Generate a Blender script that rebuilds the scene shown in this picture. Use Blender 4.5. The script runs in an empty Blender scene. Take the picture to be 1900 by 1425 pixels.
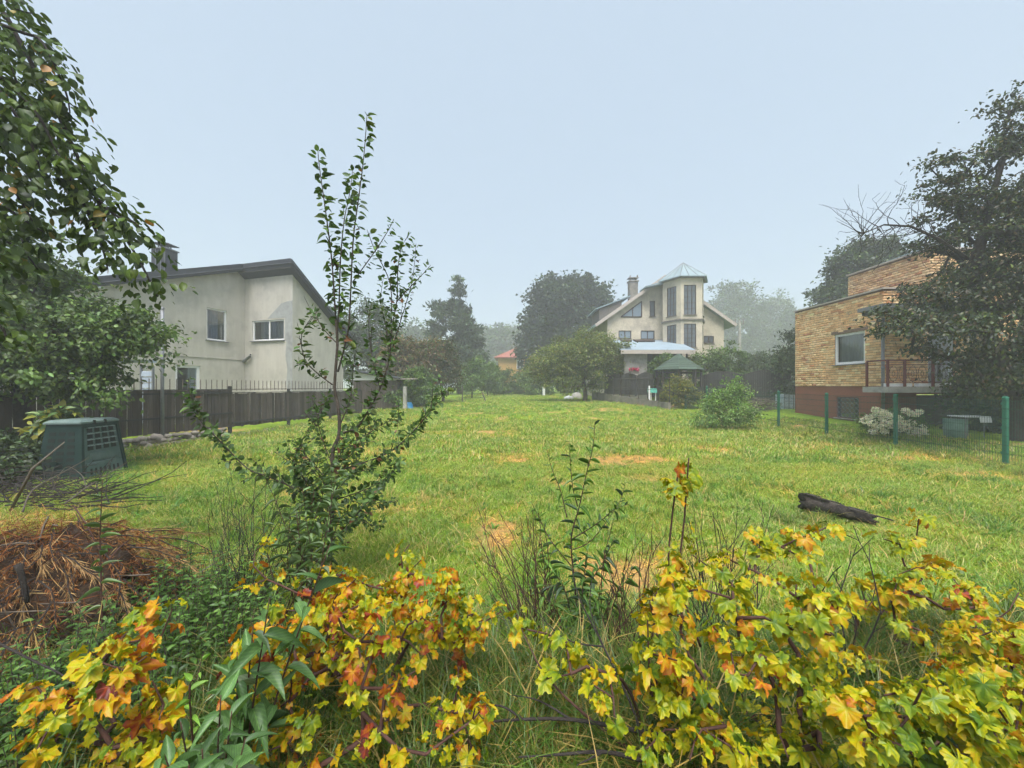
import bpy, math, random
import numpy as np
from mathutils import Vector, Matrix

scene = bpy.context.scene
C = scene.collection
R = math.radians

# ---------------------------------------------------------------- camera
EYE = 1.75
FPX = 713.0                       # focal length in photo pixels (1900 wide)
cam_d = bpy.data.cameras.new('camera')
cam = bpy.data.objects.new('camera', cam_d)
C.objects.link(cam)
cam.location = (0, 0, EYE)
cam.rotation_euler = (R(90), 0, 0)
cam_d.sensor_width = 36.0
cam_d.lens = 36.0 * FPX / 1900.0
cam_d.shift_y = 4.5 / 1900.0
cam_d.clip_start = 0.05
cam_d.clip_end = 2000
scene.camera = cam

# ---------------------------------------------------------------- sky, sun, exposure
SUN_EL, SUN_AZ = R(66), R(180)    # azimuth clockwise from +Y (north): high behind the camera, behind cloud
world = bpy.data.worlds.new('World')
scene.world = world
world.use_nodes = True
wn = world.node_tree.nodes
wl = world.node_tree.links
wn.clear()
w_out = wn.new('ShaderNodeOutputWorld')
w_bg = wn.new('ShaderNodeBackground')
w_sky = wn.new('ShaderNodeTexSky')
w_sky.sky_type = 'NISHITA'
w_sky.sun_disc = False
w_sky.sun_elevation = SUN_EL
w_sky.sun_rotation = SUN_AZ
w_sky.air_density = 1.0
w_sky.dust_density = 3.0
w_mix = wn.new('ShaderNodeMix')   # an even sheet of fog cloud veils the blue
w_mix.data_type = 'RGBA'
w_mix.inputs['Factor'].default_value = 0.90
w_mix.inputs['B'].default_value = (1.17, 1.43, 1.68, 1)
wl.new(w_sky.outputs['Color'], w_mix.inputs['A'])
wl.new(w_mix.outputs['Result'], w_bg.inputs['Color'])
w_bg.inputs['Strength'].default_value = 0.10
wl.new(w_bg.outputs['Background'], w_out.inputs['Surface'])

sun_d = bpy.data.lights.new('sun', 'SUN')
sun_d.energy = 1.5
sun_d.angle = R(42)
sun_d.color = (1.0, 0.96, 0.90)
sun = bpy.data.objects.new('sun', sun_d)
C.objects.link(sun)
to_sun = Vector((math.sin(SUN_AZ) * math.cos(SUN_EL), math.cos(SUN_AZ) * math.cos(SUN_EL), math.sin(SUN_EL)))
sun.rotation_euler = to_sun.to_track_quat('Z', 'Y').to_euler()
sun.location = to_sun * 60

scene.view_settings.view_transform = 'Standard'
scene.view_settings.look = 'None'
scene.view_settings.exposure = 2.2
scene.view_settings.gamma = 1.0
scene.view_settings.use_curve_mapping = False
cy = scene.cycles
cy.use_denoising = True
cy.max_bounces = 4
cy.diffuse_bounces = 2
cy.glossy_bounces = 1
cy.transmission_bounces = 2
cy.use_adaptive_sampling = True
cy.adaptive_threshold = .035
cy.adaptive_min_samples = 16
cy.use_light_tree = False
world.cycles.sampling_method = 'NONE'
cy.transparent_max_bounces = 6
cy.volume_bounces = 1
cy.caustics_reflective = False
cy.caustics_refractive = False
cy.sample_clamp_indirect = 4.0

# ---------------------------------------------------------------- helpers
def P(px, py, d):
    """world point seen at photo pixel (px, py) at depth d"""
    return ((px - 950.0) / FPX * d, d, EYE + (717.0 - py) / FPX * d)

def sstep(a, b, v):
    t = np.clip((np.asarray(v, float) - a) / (b - a), 0, 1)
    return t * t * (3 - 2 * t)

_lat = np.random.default_rng(99).random((256, 256))
def vnoise(x, y, s):
    x = np.asarray(x, float) / s + 100.3
    y = np.asarray(y, float) / s + 57.7
    xi = np.floor(x).astype(int); yi = np.floor(y).astype(int)
    fx = x - xi; fy = y - yi
    fx = fx * fx * (3 - 2 * fx); fy = fy * fy * (3 - 2 * fy)
    a = _lat[xi % 256, yi % 256]; b = _lat[(xi + 1) % 256, yi % 256]
    c = _lat[xi % 256, (yi + 1) % 256]; d = _lat[(xi + 1) % 256, (yi + 1) % 256]
    return (a * (1 - fx) + b * fx) * (1 - fy) + (c * (1 - fx) + d * fx) * fy

def zg(x, y):
    x = np.asarray(x, float); y = np.asarray(y, float)
    z = 0.62 * sstep(12, 31, y) + 0.30 * sstep(28, 50, y)
    z = z + 0.30 * sstep(11.2, 13.6, x) * (1 - sstep(20, 28, y)) * sstep(2, 8, y)
    z = z + 0.5 * sstep(8, 12, x) * sstep(22, 30, y)
    z = z + 0.06 * (vnoise(x, y, 2.3) - 0.5) + 0.10 * (vnoise(x, y, 6.0) - 0.5) * sstep(3, 8, y)
    return z - 0.04

def G(x, y):
    return float(zg(x, y))

# hay left lying after mowing: (x, y, rx, ry, strength)
HAY = [(*P(1160, 0, 9.0)[:2], 1.05, .7, 1.3), (*P(958, 0, 9.2)[:2], .55, .5, 1.0), (*P(1055, 0, 6.9)[:2], .42, .28, 1.0),
       (*P(920, 0, 4.6)[:2], .38, .75, .8), (*P(830, 0, 14.5)[:2], 1.3, .7, .7), (*P(940, 0, 16)[:2], 1.0, .5, .6),
       (*P(1000, 0, 13)[:2], 1.1, .4, .5), (*P(810, 0, 6.1)[:2], .5, .22, .8), (*P(1130, 0, 3.5)[:2], .35, .4, .5),
       (*P(1240, 0, 24)[:2], 1.6, .5, .5), (*P(1440, 0, 6.3)[:2], .6, .3, .5), (*P(1690, 0, 9.4)[:2], 2.0, .5, .6),
       (*P(1560, 0, 11.5)[:2], 1.6, .4, .6), (*P(1800, 0, 7.6)[:2], 1.3, .3, .6), (*P(470, 0, 8.6)[:2], .8, .4, .4),
       (*P(1120, 0, 12)[:2], .9, .3, .5), (*P(700, 0, 5.5)[:2], .6, .3, .4), (*P(1720, 0, 5.0)[:2], .8, .3, .5)]
def hay(x, y):
    x = np.asarray(x, float); y = np.asarray(y, float)
    h = 0.75 * sstep(.62, .88, vnoise(x, y * 1.7, 1.5)) * (.4 + .6 * vnoise(x, y, .45))
    for a, b, rx, ry, s in HAY:
        q = ((x - a) / rx) ** 2 + ((y - b) / ry) ** 2
        h = h + s * np.exp(-q * 1.1) * (.55 + .9 * vnoise(x, y, .3))
    return np.clip(h, 0, 1)

def set_kind(o, kind):
    o['kind'] = kind
    return o

def tag(o, label, cat, group=None):
    o['label'] = label
    o['category'] = cat
    if group:
        o['group'] = group
    return o

def thing(name, loc, label, cat, group=None):
    o = bpy.data.objects.new(name, None)
    o.empty_display_size = 0.2
    o.location = loc
    C.objects.link(o)
    return tag(o, label, cat, group)

def attach(o, parent):
    if parent is not None:
        root = parent
        off = Vector((0, 0, 0))
        while root is not None:
            off += Vector(root.location)
            root = root.parent
        o.parent = parent
        o.matrix_parent_inverse = Matrix.Translation(-off) if parent.parent is None else Matrix.Identity(4)
    return o

def place(name, me, parent=None, M=None, color=None):
    """link an object (world coordinates kept when it has a parent)"""
    o = bpy.data.objects.new(name, me)
    C.objects.link(o)
    if M is not None:
        o.matrix_basis = M
    if parent is not None:
        o.parent = parent
        w = parent.get('_w')
        r = parent
        if r.type == 'EMPTY':
            o.matrix_parent_inverse = Matrix.Translation(-Vector(r.location))
        else:
            o.matrix_parent_inverse = parent_world(parent).inverted()
    if color is not None:
        o.color = color
    return o

def parent_world(o):
    m = o.matrix_basis.copy()
    if o.parent is not None:
        m = parent_world(o.parent) @ o.matrix_parent_inverse @ m
    return m

def np_mesh(name, V, F, mat=None, smooth=False, col=None, mats=None, midx=None):
    """V (n,3); F (m,k) one polygon size, or a list of such arrays"""
    V = np.ascontiguousarray(V, np.float32)
    Fs = F if isinstance(F, list) else [F]
    Fs = [np.asarray(f, np.int32) for f in Fs if len(f)]
    me = bpy.data.meshes.new(name)
    me.vertices.add(len(V))
    me.vertices.foreach_set('co', V.ravel())
    nl = sum(f.size for f in Fs); npol = sum(len(f) for f in Fs)
    me.loops.add(nl)
    me.polygons.add(npol)
    me.loops.foreach_set('vertex_index', np.concatenate([f.ravel() for f in Fs]))
    tot = np.concatenate([np.full(len(f), f.shape[1], np.int32) for f in Fs])
    st = np.concatenate([[0], np.cumsum(tot)[:-1]]).astype(np.int32)
    me.polygons.foreach_set('loop_start', st)
    me.polygons.foreach_set('loop_total', tot)
    if smooth:
        me.polygons.foreach_set('use_smooth', np.ones(npol, bool))
    for m in (mats or ([mat] if mat else [])):
        me.materials.append(m)
    if midx is not None:
        me.polygons.foreach_set('material_index', np.asarray(midx, np.int32))
    if col is not None:
        a = me.color_attributes.new('col', 'FLOAT_COLOR', 'POINT')
        cc = np.ones((len(V), 4), np.float32)
        cc[:, :3] = col
        a.data.foreach_set('color', cc.ravel())
    me.update(calc_edges=True)
    return me

class MB:
    """collects boxes, tubes, polygons into one mesh"""
    def __init__(s):
        s.v = []; s.f = []; s.m = []
    def poly(s, pts, m=0):
        b = len(s.v)
        s.v += [tuple(p) for p in pts]
        s.f.append(list(range(b, b + len(pts)))); s.m.append(m)
    def hexa(s, c, m=0):
        """8 corners: bottom ring 0-3, top ring 4-7"""
        b = len(s.v)
        s.v += [tuple(p) for p in c]
        for q in ((3, 2, 1, 0), (4, 5, 6, 7), (0, 1, 5, 4), (1, 2, 6, 5), (2, 3, 7, 6), (3, 0, 4, 7)):
            s.f.append([b + i for i in q]); s.m.append(m)
    def box(s, x0, x1, y0, y1, z0, z1, m=0):
        s.hexa([(x0, y0, z0), (x1, y0, z0), (x1, y1, z0), (x0, y1, z0), (x0, y0, z1), (x1, y0, z1), (x1, y1, z1), (x0, y1, z1)], m)
    def obox(s, o, u, v, w, m=0):
        """corner o and three edge vectors"""
        o, u, v, w = (Vector(a) for a in (o, u, v, w))
        s.hexa([o, o + u, o + u + v, o + v, o + w, o + u + w, o + u + v + w, o + v + w], m)
    def tube(s, pts, r, k=6, m=0, cap=True):
        pts = [Vector(p) for p in pts]
        n = len(pts)
        rr = r if hasattr(r, '__len__') else [r] * n
        b = len(s.v)
        for i, p in enumerate(pts):
            t = (pts[min(i + 1, n - 1)] - pts[max(i - 1, 0)]).normalized()
            a = Vector((0, 0, 1)) if abs(t.z) < .9 else Vector((1, 0, 0))
            e1 = t.cross(a).normalized(); e2 = t.cross(e1)
            for j in range(k):
                an = 2 * math.pi * j / k
                s.v.append(tuple(p + (e1 * math.cos(an) + e2 * math.sin(an)) * rr[i]))
        for i in range(n - 1):
            for j in range(k):
                a0 = b + i * k + j; a1 = b + i * k + (j + 1) % k
                s.f.append([a0, a1, a1 + k, a0 + k]); s.m.append(m)
        if cap:
            s.f.append([b + j for j in range(k)][::-1]); s.m.append(m)
            s.f.append([b + (n - 1) * k + j for j in range(k)]); s.m.append(m)
    def lathe(s, c, prof, k=16, m=0):
        b = len(s.v)
        for r, z in prof:
            for j in range(k):
                an = 2 * math.pi * j / k
                s.v.append((c[0] + r * math.cos(an), c[1] + r * math.sin(an), c[2] + z))
        for i in range(len(prof) - 1):
            for j in range(k):
                a0 = b + i * k + j; a1 = b + i * k + (j + 1) % k
                s.f.append([a0, a1, a1 + k, a0 + k]); s.m.append(m)
        s.f.append([b + (len(prof) - 1) * k + j for j in range(k)]); s.m.append(m)
    def mesh(s, name, mats, smooth=False):
        me = bpy.data.meshes.new(name)
        me.from_pydata(s.v, [], s.f)
        for m in (mats if isinstance(mats, (list, tuple)) else [mats]):
            me.materials.append(m)
        if any(s.m):
            me.polygons.foreach_set('material_index', s.m)
        if smooth:
            me.polygons.foreach_set('use_smooth', [True] * len(s.f))
        me.update()
        return me
    def build(s, name, mats, parent=None, smooth=False):
        return place(name, s.mesh(name, mats, smooth), parent)

# ---------------------------------------------------------------- materials
def mat_new(name):
    m = bpy.data.materials.new(name)
    m.use_nodes = True
    nt = m.node_tree
    nt.nodes.clear()
    out = nt.nodes.new('ShaderNodeOutputMaterial')
    return m, nt, out

def nmath(nt, op, a, b=None, clamp=False):
    n = nt.nodes.new('ShaderNodeMath'); n.operation = op; n.use_clamp = clamp
    for i, v in enumerate((a, b)):
        if v is None: continue
        if isinstance(v, (int, float)): n.inputs[i].default_value = v
        else: nt.links.new(v, n.inputs[i])
    return n.outputs[0]

def nmix(nt, f, a, b, mode='MIX'):
    n = nt.nodes.new('ShaderNodeMix'); n.data_type = 'RGBA'; n.blend_type = mode
    for k, v in (('Factor', f), ('A', a), ('B', b)):
        if isinstance(v, (int, float)): n.inputs[k].default_value = v
        elif isinstance(v, tuple): n.inputs[k].default_value = (*v[:3], 1)
        else: nt.links.new(v, n.inputs[k])
    return n.outputs['Result']

def nnoise(nt, scale, detail=4, rough=.6, coord=None, stretch=None):
    t = nt.nodes.new('ShaderNodeTexNoise')
    t.inputs['Scale'].default_value = scale
    t.inputs['Detail'].default_value = detail
    t.inputs['Roughness'].default_value = rough
    if coord is None:
        g = nt.nodes.new('ShaderNodeNewGeometry'); coord = g.outputs['Position']
    if stretch:
        mp = nt.nodes.new('ShaderNodeMapping'); mp.inputs['Scale'].default_value = stretch
        nt.links.new(coord, mp.inputs['Vector']); coord = mp.outputs['Vector']
    nt.links.new(coord, t.inputs['Vector'])
    return t.outputs['Fac']

def nramp(nt, f, stops):
    n = nt.nodes.new('ShaderNodeValToRGB')
    cr = n.color_ramp
    while len(cr.elements) < len(stops): cr.elements.new(.5)
    for e, (p, c) in zip(cr.elements, stops):
        e.position = p; e.color = (*c, 1) if len(c) == 3 else c
    nt.links.new(f, n.inputs['Fac'])
    return n.outputs['Color']

def surf(name, c1, c2=None, scale=6, rough=.8, bump=0, bscale=40, stretch=None, metal=0, stain=None, rnd=0, spec=.3, obj=False, attr=False, wet=0):
    """a solid surface: two tones mixed by noise, optional stains (color, scale, amount), per-object brightness, bump"""
    m, nt, out = mat_new(name)
    b = nt.nodes.new('ShaderNodeBsdfPrincipled')
    coord = None
    if obj:
        tc = nt.nodes.new('ShaderNodeTexCoord'); coord = tc.outputs['Object']
    col = None
    if attr:
        if attr == 'obj':
            a = nt.nodes.new('ShaderNodeObjectInfo')
        else:
            a = nt.nodes.new('ShaderNodeAttribute'); a.attribute_name = 'col'
        col = a.outputs['Color']
        n = nnoise(nt, scale, coord=coord, stretch=stretch)
        col = nmix(nt, 1.0, col, nramp(nt, n, [(.25, (.72, .72, .72)), (.75, (1.2, 1.2, 1.2))]), 'MULTIPLY')
    elif c2 is not None:
        n = nnoise(nt, scale, coord=coord, stretch=stretch)
        col = nmix(nt, nramp(nt, n, [(.3, (0, 0, 0)), (.7, (1, 1, 1))]), c1, c2)
    else:
        r = nt.nodes.new('ShaderNodeRGB'); r.outputs[0].default_value = (*c1, 1); col = r.outputs[0]
    if stain:
        sc, ss, am = stain
        n = nnoise(nt, ss, 6, .65, coord=coord)
        col = nmix(nt, nmath(nt, 'MULTIPLY', nramp(nt, n, [(.48, (0, 0, 0)), (.68, (1, 1, 1))]), am), col, sc)
    if rnd:
        oi = nt.nodes.new('ShaderNodeObjectInfo')
        f = nmath(nt, 'ADD', nmath(nt, 'MULTIPLY', oi.outputs['Random'], 2 * rnd), 1 - rnd)
        hs = nt.nodes.new('ShaderNodeHueSaturation')
        nt.links.new(col, hs.inputs['Color']); nt.links.new(f, hs.inputs['Value'])
        col = hs.outputs['Color']
    nt.links.new(col, b.inputs['Base Color'])
    b.inputs['Roughness'].default_value = rough
    b.inputs['Metallic'].default_value = metal
    b.inputs['Specular IOR Level'].default_value = spec
    if bump:
        n = nnoise(nt, bscale, 5, .6, coord=coord, stretch=stretch)
        bp = nt.nodes.new('ShaderNodeBump')
        bp.inputs['Strength'].default_value = bump
        bp.inputs['Distance'].default_value = .02
        nt.links.new(n, bp.inputs['Height'])
        nt.links.new(bp.outputs['Normal'], b.inputs['Normal'])
    nt.links.new(b.outputs[0], out.inputs['Surface'])
    return m

def leafy(nt, out, col, trans=.35, rough=.5, gloss=.06, tcol=None):
    d = nt.nodes.new('ShaderNodeBsdfDiffuse')
    t = nt.nodes.new('ShaderNodeBsdfTranslucent')
    g = nt.nodes.new('ShaderNodeBsdfGlossy')
    g.inputs['Roughness'].default_value = rough
    g.inputs['Color'].default_value = (.9, .95, 1, 1)
    nt.links.new(col, d.inputs['Color'])
    nt.links.new(tcol if tcol is not None else nmix(nt, 1.0, col, (1.25, 1.25, .7), 'MULTIPLY'), t.inputs['Color'])
    m1 = nt.nodes.new('ShaderNodeMixShader'); m1.inputs[0].default_value = trans
    m2 = nt.nodes.new('ShaderNodeMixShader'); m2.inputs[0].default_value = gloss
    nt.links.new(d.outputs[0], m1.inputs[1]); nt.links.new(t.outputs[0], m1.inputs[2])
    nt.links.new(m1.outputs[0], m2.inputs[1]); nt.links.new(g.outputs[0], m2.inputs[2])
    nt.links.new(m2.outputs[0], out.inputs['Surface'])

def leaf_mat(name, src='attr', trans=.25, gloss=.022, rough=.4):
    """leaf whose own colour is stored per leaf (mesh attribute or object colour)"""
    m, nt, out = mat_new(name)
    if src == 'attr':
        a = nt.nodes.new('ShaderNodeAttribute'); a.attribute_name = 'col'; col = a.outputs['Color']
    else:
        a = nt.nodes.new('ShaderNodeObjectInfo')
        tc = nt.nodes.new('ShaderNodeTexCoord')
        sx = nt.nodes.new('ShaderNodeSeparateXYZ'); nt.links.new(tc.outputs['Object'], sx.inputs[0])
        ay = nmath(nt, 'ABSOLUTE', sx.outputs[1])
        rib = nramp(nt, ay, [(.0, (1.55, 1.5, 1.4)), (.05, (.95, .95, .95))])                     # pale midrib
        ph = nmath(nt, 'SUBTRACT', nmath(nt, 'MULTIPLY', sx.outputs[0], 52.0), nmath(nt, 'MULTIPLY', ay, 48.0))
        vn = nramp(nt, nmath(nt, 'ADD', nmath(nt, 'MULTIPLY', nmath(nt, 'SINE', ph), .5), .5), [(.0, (.88, .88, .88)), (.8, (1.0, 1.0, 1.0)), (1.0, (1.22, 1.2, 1.12))])
        co = nt.nodes.new('ShaderNodeVectorMath'); co.operation = 'ADD'
        cb = nt.nodes.new('ShaderNodeCombineXYZ'); nt.links.new(nmath(nt, 'MULTIPLY', a.outputs['Random'], 90.0), cb.inputs[0])
        nt.links.new(tc.outputs['Object'], co.inputs[0]); nt.links.new(cb.outputs[0], co.inputs[1])
        nz = nnoise(nt, 2.6, 4, .65, co.outputs[0])
        col = nmix(nt, 1.0, a.outputs['Color'], rib, 'MULTIPLY'); col = nmix(nt, 1.0, col, vn, 'MULTIPLY')
        col = nmix(nt, 1.0, col, nramp(nt, nz, [(.25, (.62, .66, .6)), (.75, (1.3, 1.24, 1.1))]), 'MULTIPLY')
        col = nmix(nt, nmath(nt, 'MULTIPLY', nramp(nt, nnoise(nt, 7, 3, .6, co.outputs[0]), [(.66, (0, 0, 0)), (.74, (1, 1, 1))]), .5), col, (.06, .04, .02))
    leafy(nt, out, col, trans, rough, gloss)
    return m

def currant_mat(name, src):
    """autumn leaf: green by the veins, then yellow, orange and red towards an ageing rim; 'age' from object colour or mesh"""
    m, nt, out = mat_new(name)
    a = nt.nodes.new('ShaderNodeAttribute'); a.attribute_name = 'leaf'      # r: distance from stalk, g: vein, b: age (merged leaves), a: seed
    sep = nt.nodes.new('ShaderNodeSeparateColor'); nt.links.new(a.outputs['Color'], sep.inputs[0])
    if src == 'obj':
        oi = nt.nodes.new('ShaderNodeObjectInfo')
        so = nt.nodes.new('ShaderNodeSeparateColor'); nt.links.new(oi.outputs['Color'], so.inputs[0])
        age = so.outputs[0]
        tc = nt.nodes.new('ShaderNodeTexCoord')
        co = nt.nodes.new('ShaderNodeVectorMath'); co.operation = 'ADD'
        nt.links.new(tc.outputs['Object'], co.inputs[0])
        cb = nt.nodes.new('ShaderNodeCombineXYZ')
        nt.links.new(nmath(nt, 'MULTIPLY', oi.outputs['Random'], 50.0), cb.inputs[0])
        nt.links.new(nmath(nt, 'MULTIPLY', oi.outputs['Random'], 173.0), cb.inputs[1])
        nt.links.new(cb.outputs[0], co.inputs[1])
        n1 = nnoise(nt, 1.9, 5, .65, co.outputs[0]); n2 = nnoise(nt, 4.5, 4, .7, co.outputs[0])
    else:
        age = sep.outputs[2]
        n1 = nnoise(nt, 30, 4, .6); n2 = nnoise(nt, 90, 4, .7)
    f = nmath(nt, 'ADD', age, nmath(nt, 'MULTIPLY', nmath(nt, 'SUBTRACT', sep.outputs[0], .55), .14))
    f = nmath(nt, 'SUBTRACT', f, nmath(nt, 'MULTIPLY', sep.outputs[1], .10))
    f = nmath(nt, 'ADD', f, nmath(nt, 'MULTIPLY', nmath(nt, 'SUBTRACT', n1, .5), .62), clamp=True)
    col = nramp(nt, f, [(.0, (.075, .15, .012)), (.20, (.20, .27, .010)), (.38, (.43, .40, .008)), (.60, (.50, .25, .009)),
                        (.74, (.40, .115, .010)), (.88, (.26, .04, .024)), (1.0, (.12, .03, .02))])
    spots = nramp(nt, n2, [(.62, (0, 0, 0)), (.70, (1, 1, 1))])
    col = nmix(nt, nmath(nt, 'MULTIPLY', spots, .55), col, (.14, .055, .018))
    leafy(nt, out, col, .30, .40, .018, nmix(nt, 1.0, col, (1.2, 1.1, .6), 'MULTIPLY'))
    return m

def glass_mat(name, tint=(.75, .82, .85)):
    m, nt, out = mat_new(name)
    t = nt.nodes.new('ShaderNodeBsdfTransparent'); t.inputs[0].default_value = (*tint, 1)
    g = nt.nodes.new('ShaderNodeBsdfGlossy'); g.inputs['Roughness'].default_value = .03
    fr = nt.nodes.new('ShaderNodeFresnel'); fr.inputs[0].default_value = 1.55
    mx = nt.nodes.new('ShaderNodeMixShader')
    nt.links.new(nmath(nt, 'ADD', fr.outputs[0], .06), mx.inputs[0])
    nt.links.new(t.outputs[0], mx.inputs[1]); nt.links.new(g.outputs[0], mx.inputs[2])
    nt.links.new(mx.outputs[0], out.inputs['Surface'])
    return m

M = {}
M['stucco'] = surf('stucco', (.455, .43, .38), (.535, .51, .46), 1.6, .95, .5, 60, stretch=(2.5, 2.5, .45), stain=((.30, .29, .265), 1.2, .5))
M['stucco_patch'] = surf('grey_cement_patch', (.30, .31, .305), (.36, .37, .365), 5, .95, .3, 60, stain=((.2, .2, .2), 3, .6))
M['stucco_soft'] = surf('weathered_cream_render', (.50, .44, .34), (.58, .52, .41), 1.3, .95, .3, 50, stain=((.30, .27, .225), .9, .75))
M['dark_metal'] = surf('dark_grey_sheet_metal', (.030, .034, .042), (.042, .047, .056), 4, .55, 0, spec=.3)
M['soffit'] = surf('grey_soffit', (.055, .055, .062), (.075, .072, .078), 4, .8)
M['tin'] = surf('pale_tin_roof', (.20, .265, .29), (.26, .33, .36), 1.5, .5, metal=.15, stain=((.20, .26, .28), 1.4, .4))
M['tin_bright'] = surf('pale_blue_roof_sheet', (.22, .29, .35), (.28, .35, .41), 1.2, .5, metal=.05, stain=((.28, .38, .48), 1.0, .5))
M['white'] = surf('white_plastic', (.78, .79, .80), (.70, .71, .72), 8, .45)
M['dark'] = surf('unlit_room_backing', (.012, .013, .015))  # near-black, the darkness of an unlit interior as colour
M['curtain'] = surf('pale_curtain', (.50, .52, .54), (.36, .38, .40), 5, .9, stretch=(6, 6, .4))
M['curtain_blue'] = surf('blue_grey_curtain', (.16, .20, .26), (.10, .13, .18), 5, .9, stretch=(6, 6, .4))
M['glass'] = glass_mat('window_glass')
M['brown_frame'] = surf('dark_brown_frame', (.045, .03, .024), (.06, .04, .03), 9, .6)
M['board'] = surf('weathered_fence_board', (.055, .043, .036), (.095, .077, .065), 3.0, .9, .5, 60, stretch=(9, 9, .6), rnd=.35, stain=((.10, .09, .085), 2.0, .4))
M['old_wood'] = surf('grey_old_wood', (.10, .085, .075), (.16, .14, .125), 4, .9, .4, 40, stretch=(8, 8, .6))
M['spike'] = surf('brown_iron', (.11, .09, .08), (.16, .135, .12), 12, .7)
M['pole_metal'] = surf('galvanised_pipe', (.16, .17, .185), (.21, .22, .235), 9, .5, metal=.3)
M['stone'] = surf('field_stone', (.22, .19, .165), (.34, .30, .27), 7, .9, .7, 30, rnd=.35, obj=True, stain=((.15, .14, .10), 6, .5))
M['green_plastic'] = surf('shaded_green_plastic', (.009, .025, .022), (.014, .034, .03), 5, .6, .15, 30, stain=((.045, .07, .062), 3, .35), spec=.15)  # near-black body; tree shade on its left face is put into the colour
M['green_lid'] = surf('faded_green_lid', (.10, .15, .145), (.15, .20, .19), 4, .45)
M['bin_face_lit'] = surf('lit_dusty_green_plastic', (.05, .088, .08), (.07, .11, .10), 5, .6, .15, 30, stain=((.11, .14, .13), 4, .5), spec=.15)  # dirty front in a paler tone, with the light on that face painted in
M['dark_hole'] = surf('dark_opening', (.01, .014, .012))
M['green_paint'] = surf('green_powder_coat', (.012, .12, .072), (.016, .15, .09), 8, .45, spec=.4)
M['green_wire'] = surf('dark_green_wire', (.01, .05, .034), (.012, .065, .045), 8, .6)
M['brick'] = surf('yellow_brick', (1, 1, 1), None, 8, .9, .5, 60, attr='obj')
M['brick_mass'] = surf('yellow_brick_far', (1, 1, 1), None, 8, .9, .5, 60, attr=True)
M['mortar'] = surf('brown_mortar', (.15, .10, .07), (.20, .14, .10), 12, .95)
M['plinth'] = surf('red_brown_render', (.22, .078, .046), (.27, .098, .058), 4, .95, .3, 50, stain=((.14, .06, .045), 2, .5))
M['concrete'] = surf('concrete', (.30, .29, .27), (.40, .385, .36), 5, .95, .5, 35, stain=((.15, .15, .13), 2.2, .7))
M['old_concrete'] = surf('stained_concrete', (.17, .155, .135), (.26, .235, .205), 3, .95, .5, 25, stain=((.09, .085, .07), 1.6, .8))
M['maroon'] = surf('maroon_paint', (.11, .028, .024), (.14, .036, .03), 10, .6)
M['coping'] = surf('pale_coping', (.38, .33, .30), (.46, .41, .37), 6, .7)
M['asphalt_green'] = surf('green_shingle', (.042, .068, .052), (.062, .09, .07), 14, .95, .6, 50, rnd=.25)
M['fence_dark'] = surf('dark_grey_fence_panel', (.038, .036, .036), (.055, .052, .052), 4, .85, .3, 40, stretch=(9, 9, .6), rnd=.22)
M['lattice'] = surf('dark_lattice_wood', (.035, .03, .03), (.055, .048, .045), 7, .9)
M['bark'] = surf('grey_brown_bark', (.055, .043, .034), (.10, .082, .066), 14, .95, .8, 60)
M['bark_red'] = surf('red_brown_bark', (.055, .026, .020), (.095, .046, .034), 30, .8, .4, 120)
M['bark_dark'] = surf('dark_bark', (.022, .018, .016), (.045, .038, .033), 18, .95, .6, 80)
M['rot'] = surf('rotten_log_bark', (.018, .015, .014), (.055, .046, .04), 14, .95, 1.0, 45, stretch=(1, 1, 1), stain=((.10, .09, .07), 9, .5))
M['dead_twig'] = surf('dead_twig', (.10, .082, .066), (.16, .135, .11), 25, .9)
M['leaf'] = leaf_mat('leaf_attr', 'attr')
M['leaf_obj'] = leaf_mat('leaf_object', 'obj')
M['leaf_dry'] = leaf_mat('dry_needles', 'attr', .12, .01)
M['currant_obj'] = currant_mat('currant_leaf', 'obj')
M['currant_mass'] = currant_mat('currant_leaf_mass', 'attr')
M['blue_plastic'] = surf('blue_plastic', (.02, .17, .36), (.028, .21, .42), 6, .4)
M['barrel'] = surf('faded_green_barrel', (.10, .19, .15), (.15, .25, .20), 6, .55, stain=((.25, .30, .27), 5, .4))
M['petal'] = leaf_mat('petal', 'attr', .3, .02)
M['yellow_wall'] = surf('ochre_render', (.46, .26, .08), (.52, .31, .10), 3, .95)
M['red_roof'] = surf('red_tile_roof', (.24, .085, .065), (.30, .115, .09), 5, .8, .5, 8)
M['blue_grey'] = surf('pale_blue_grey_paint', (.30, .36, .44), (.38, .44, .52), 6, .6)
M['turquoise'] = surf('turquoise_plastic', (.10, .46, .38), (.14, .52, .43), 6, .45)
M['red_flower'] = leaf_mat('red_petal', 'attr')
# ---------------------------------------------------------------- ground
def axis(lo, hi, fine, far):
    a = list(np.arange(lo, hi + 1e-6, fine))
    s = fine
    while a[-1] < far:
        s *= 1.35; a.append(a[-1] + s)
    s = fine
    while a[0] > -far:
        s *= 1.35; a.insert(0, a[0] - s)
    a[0], a[-1] = -far, far
    return np.array(a)
gx = axis(-13, 16, .22, 300); gy = axis(0, 34, .22, 300)
GX, GY = np.meshgrid(gx, gy)
GZ = zg(GX, GY)
nx, ny = len(gx), len(gy)
ii = np.arange(nx * ny).reshape(ny, nx)
gF = np.stack([ii[:-1, :-1], ii[:-1, 1:], ii[1:, 1:], ii[1:, :-1]], -1).reshape(-1, 4)
gV = np.stack([GX, GY, GZ], -1).reshape(-1, 3)
hv = hay(gV[:, 0], gV[:, 1])
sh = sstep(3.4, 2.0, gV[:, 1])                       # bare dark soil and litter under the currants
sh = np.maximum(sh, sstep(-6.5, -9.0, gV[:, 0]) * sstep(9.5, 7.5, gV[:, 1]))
gcol = np.stack([hv, sh, np.zeros_like(hv)], -1)
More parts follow.
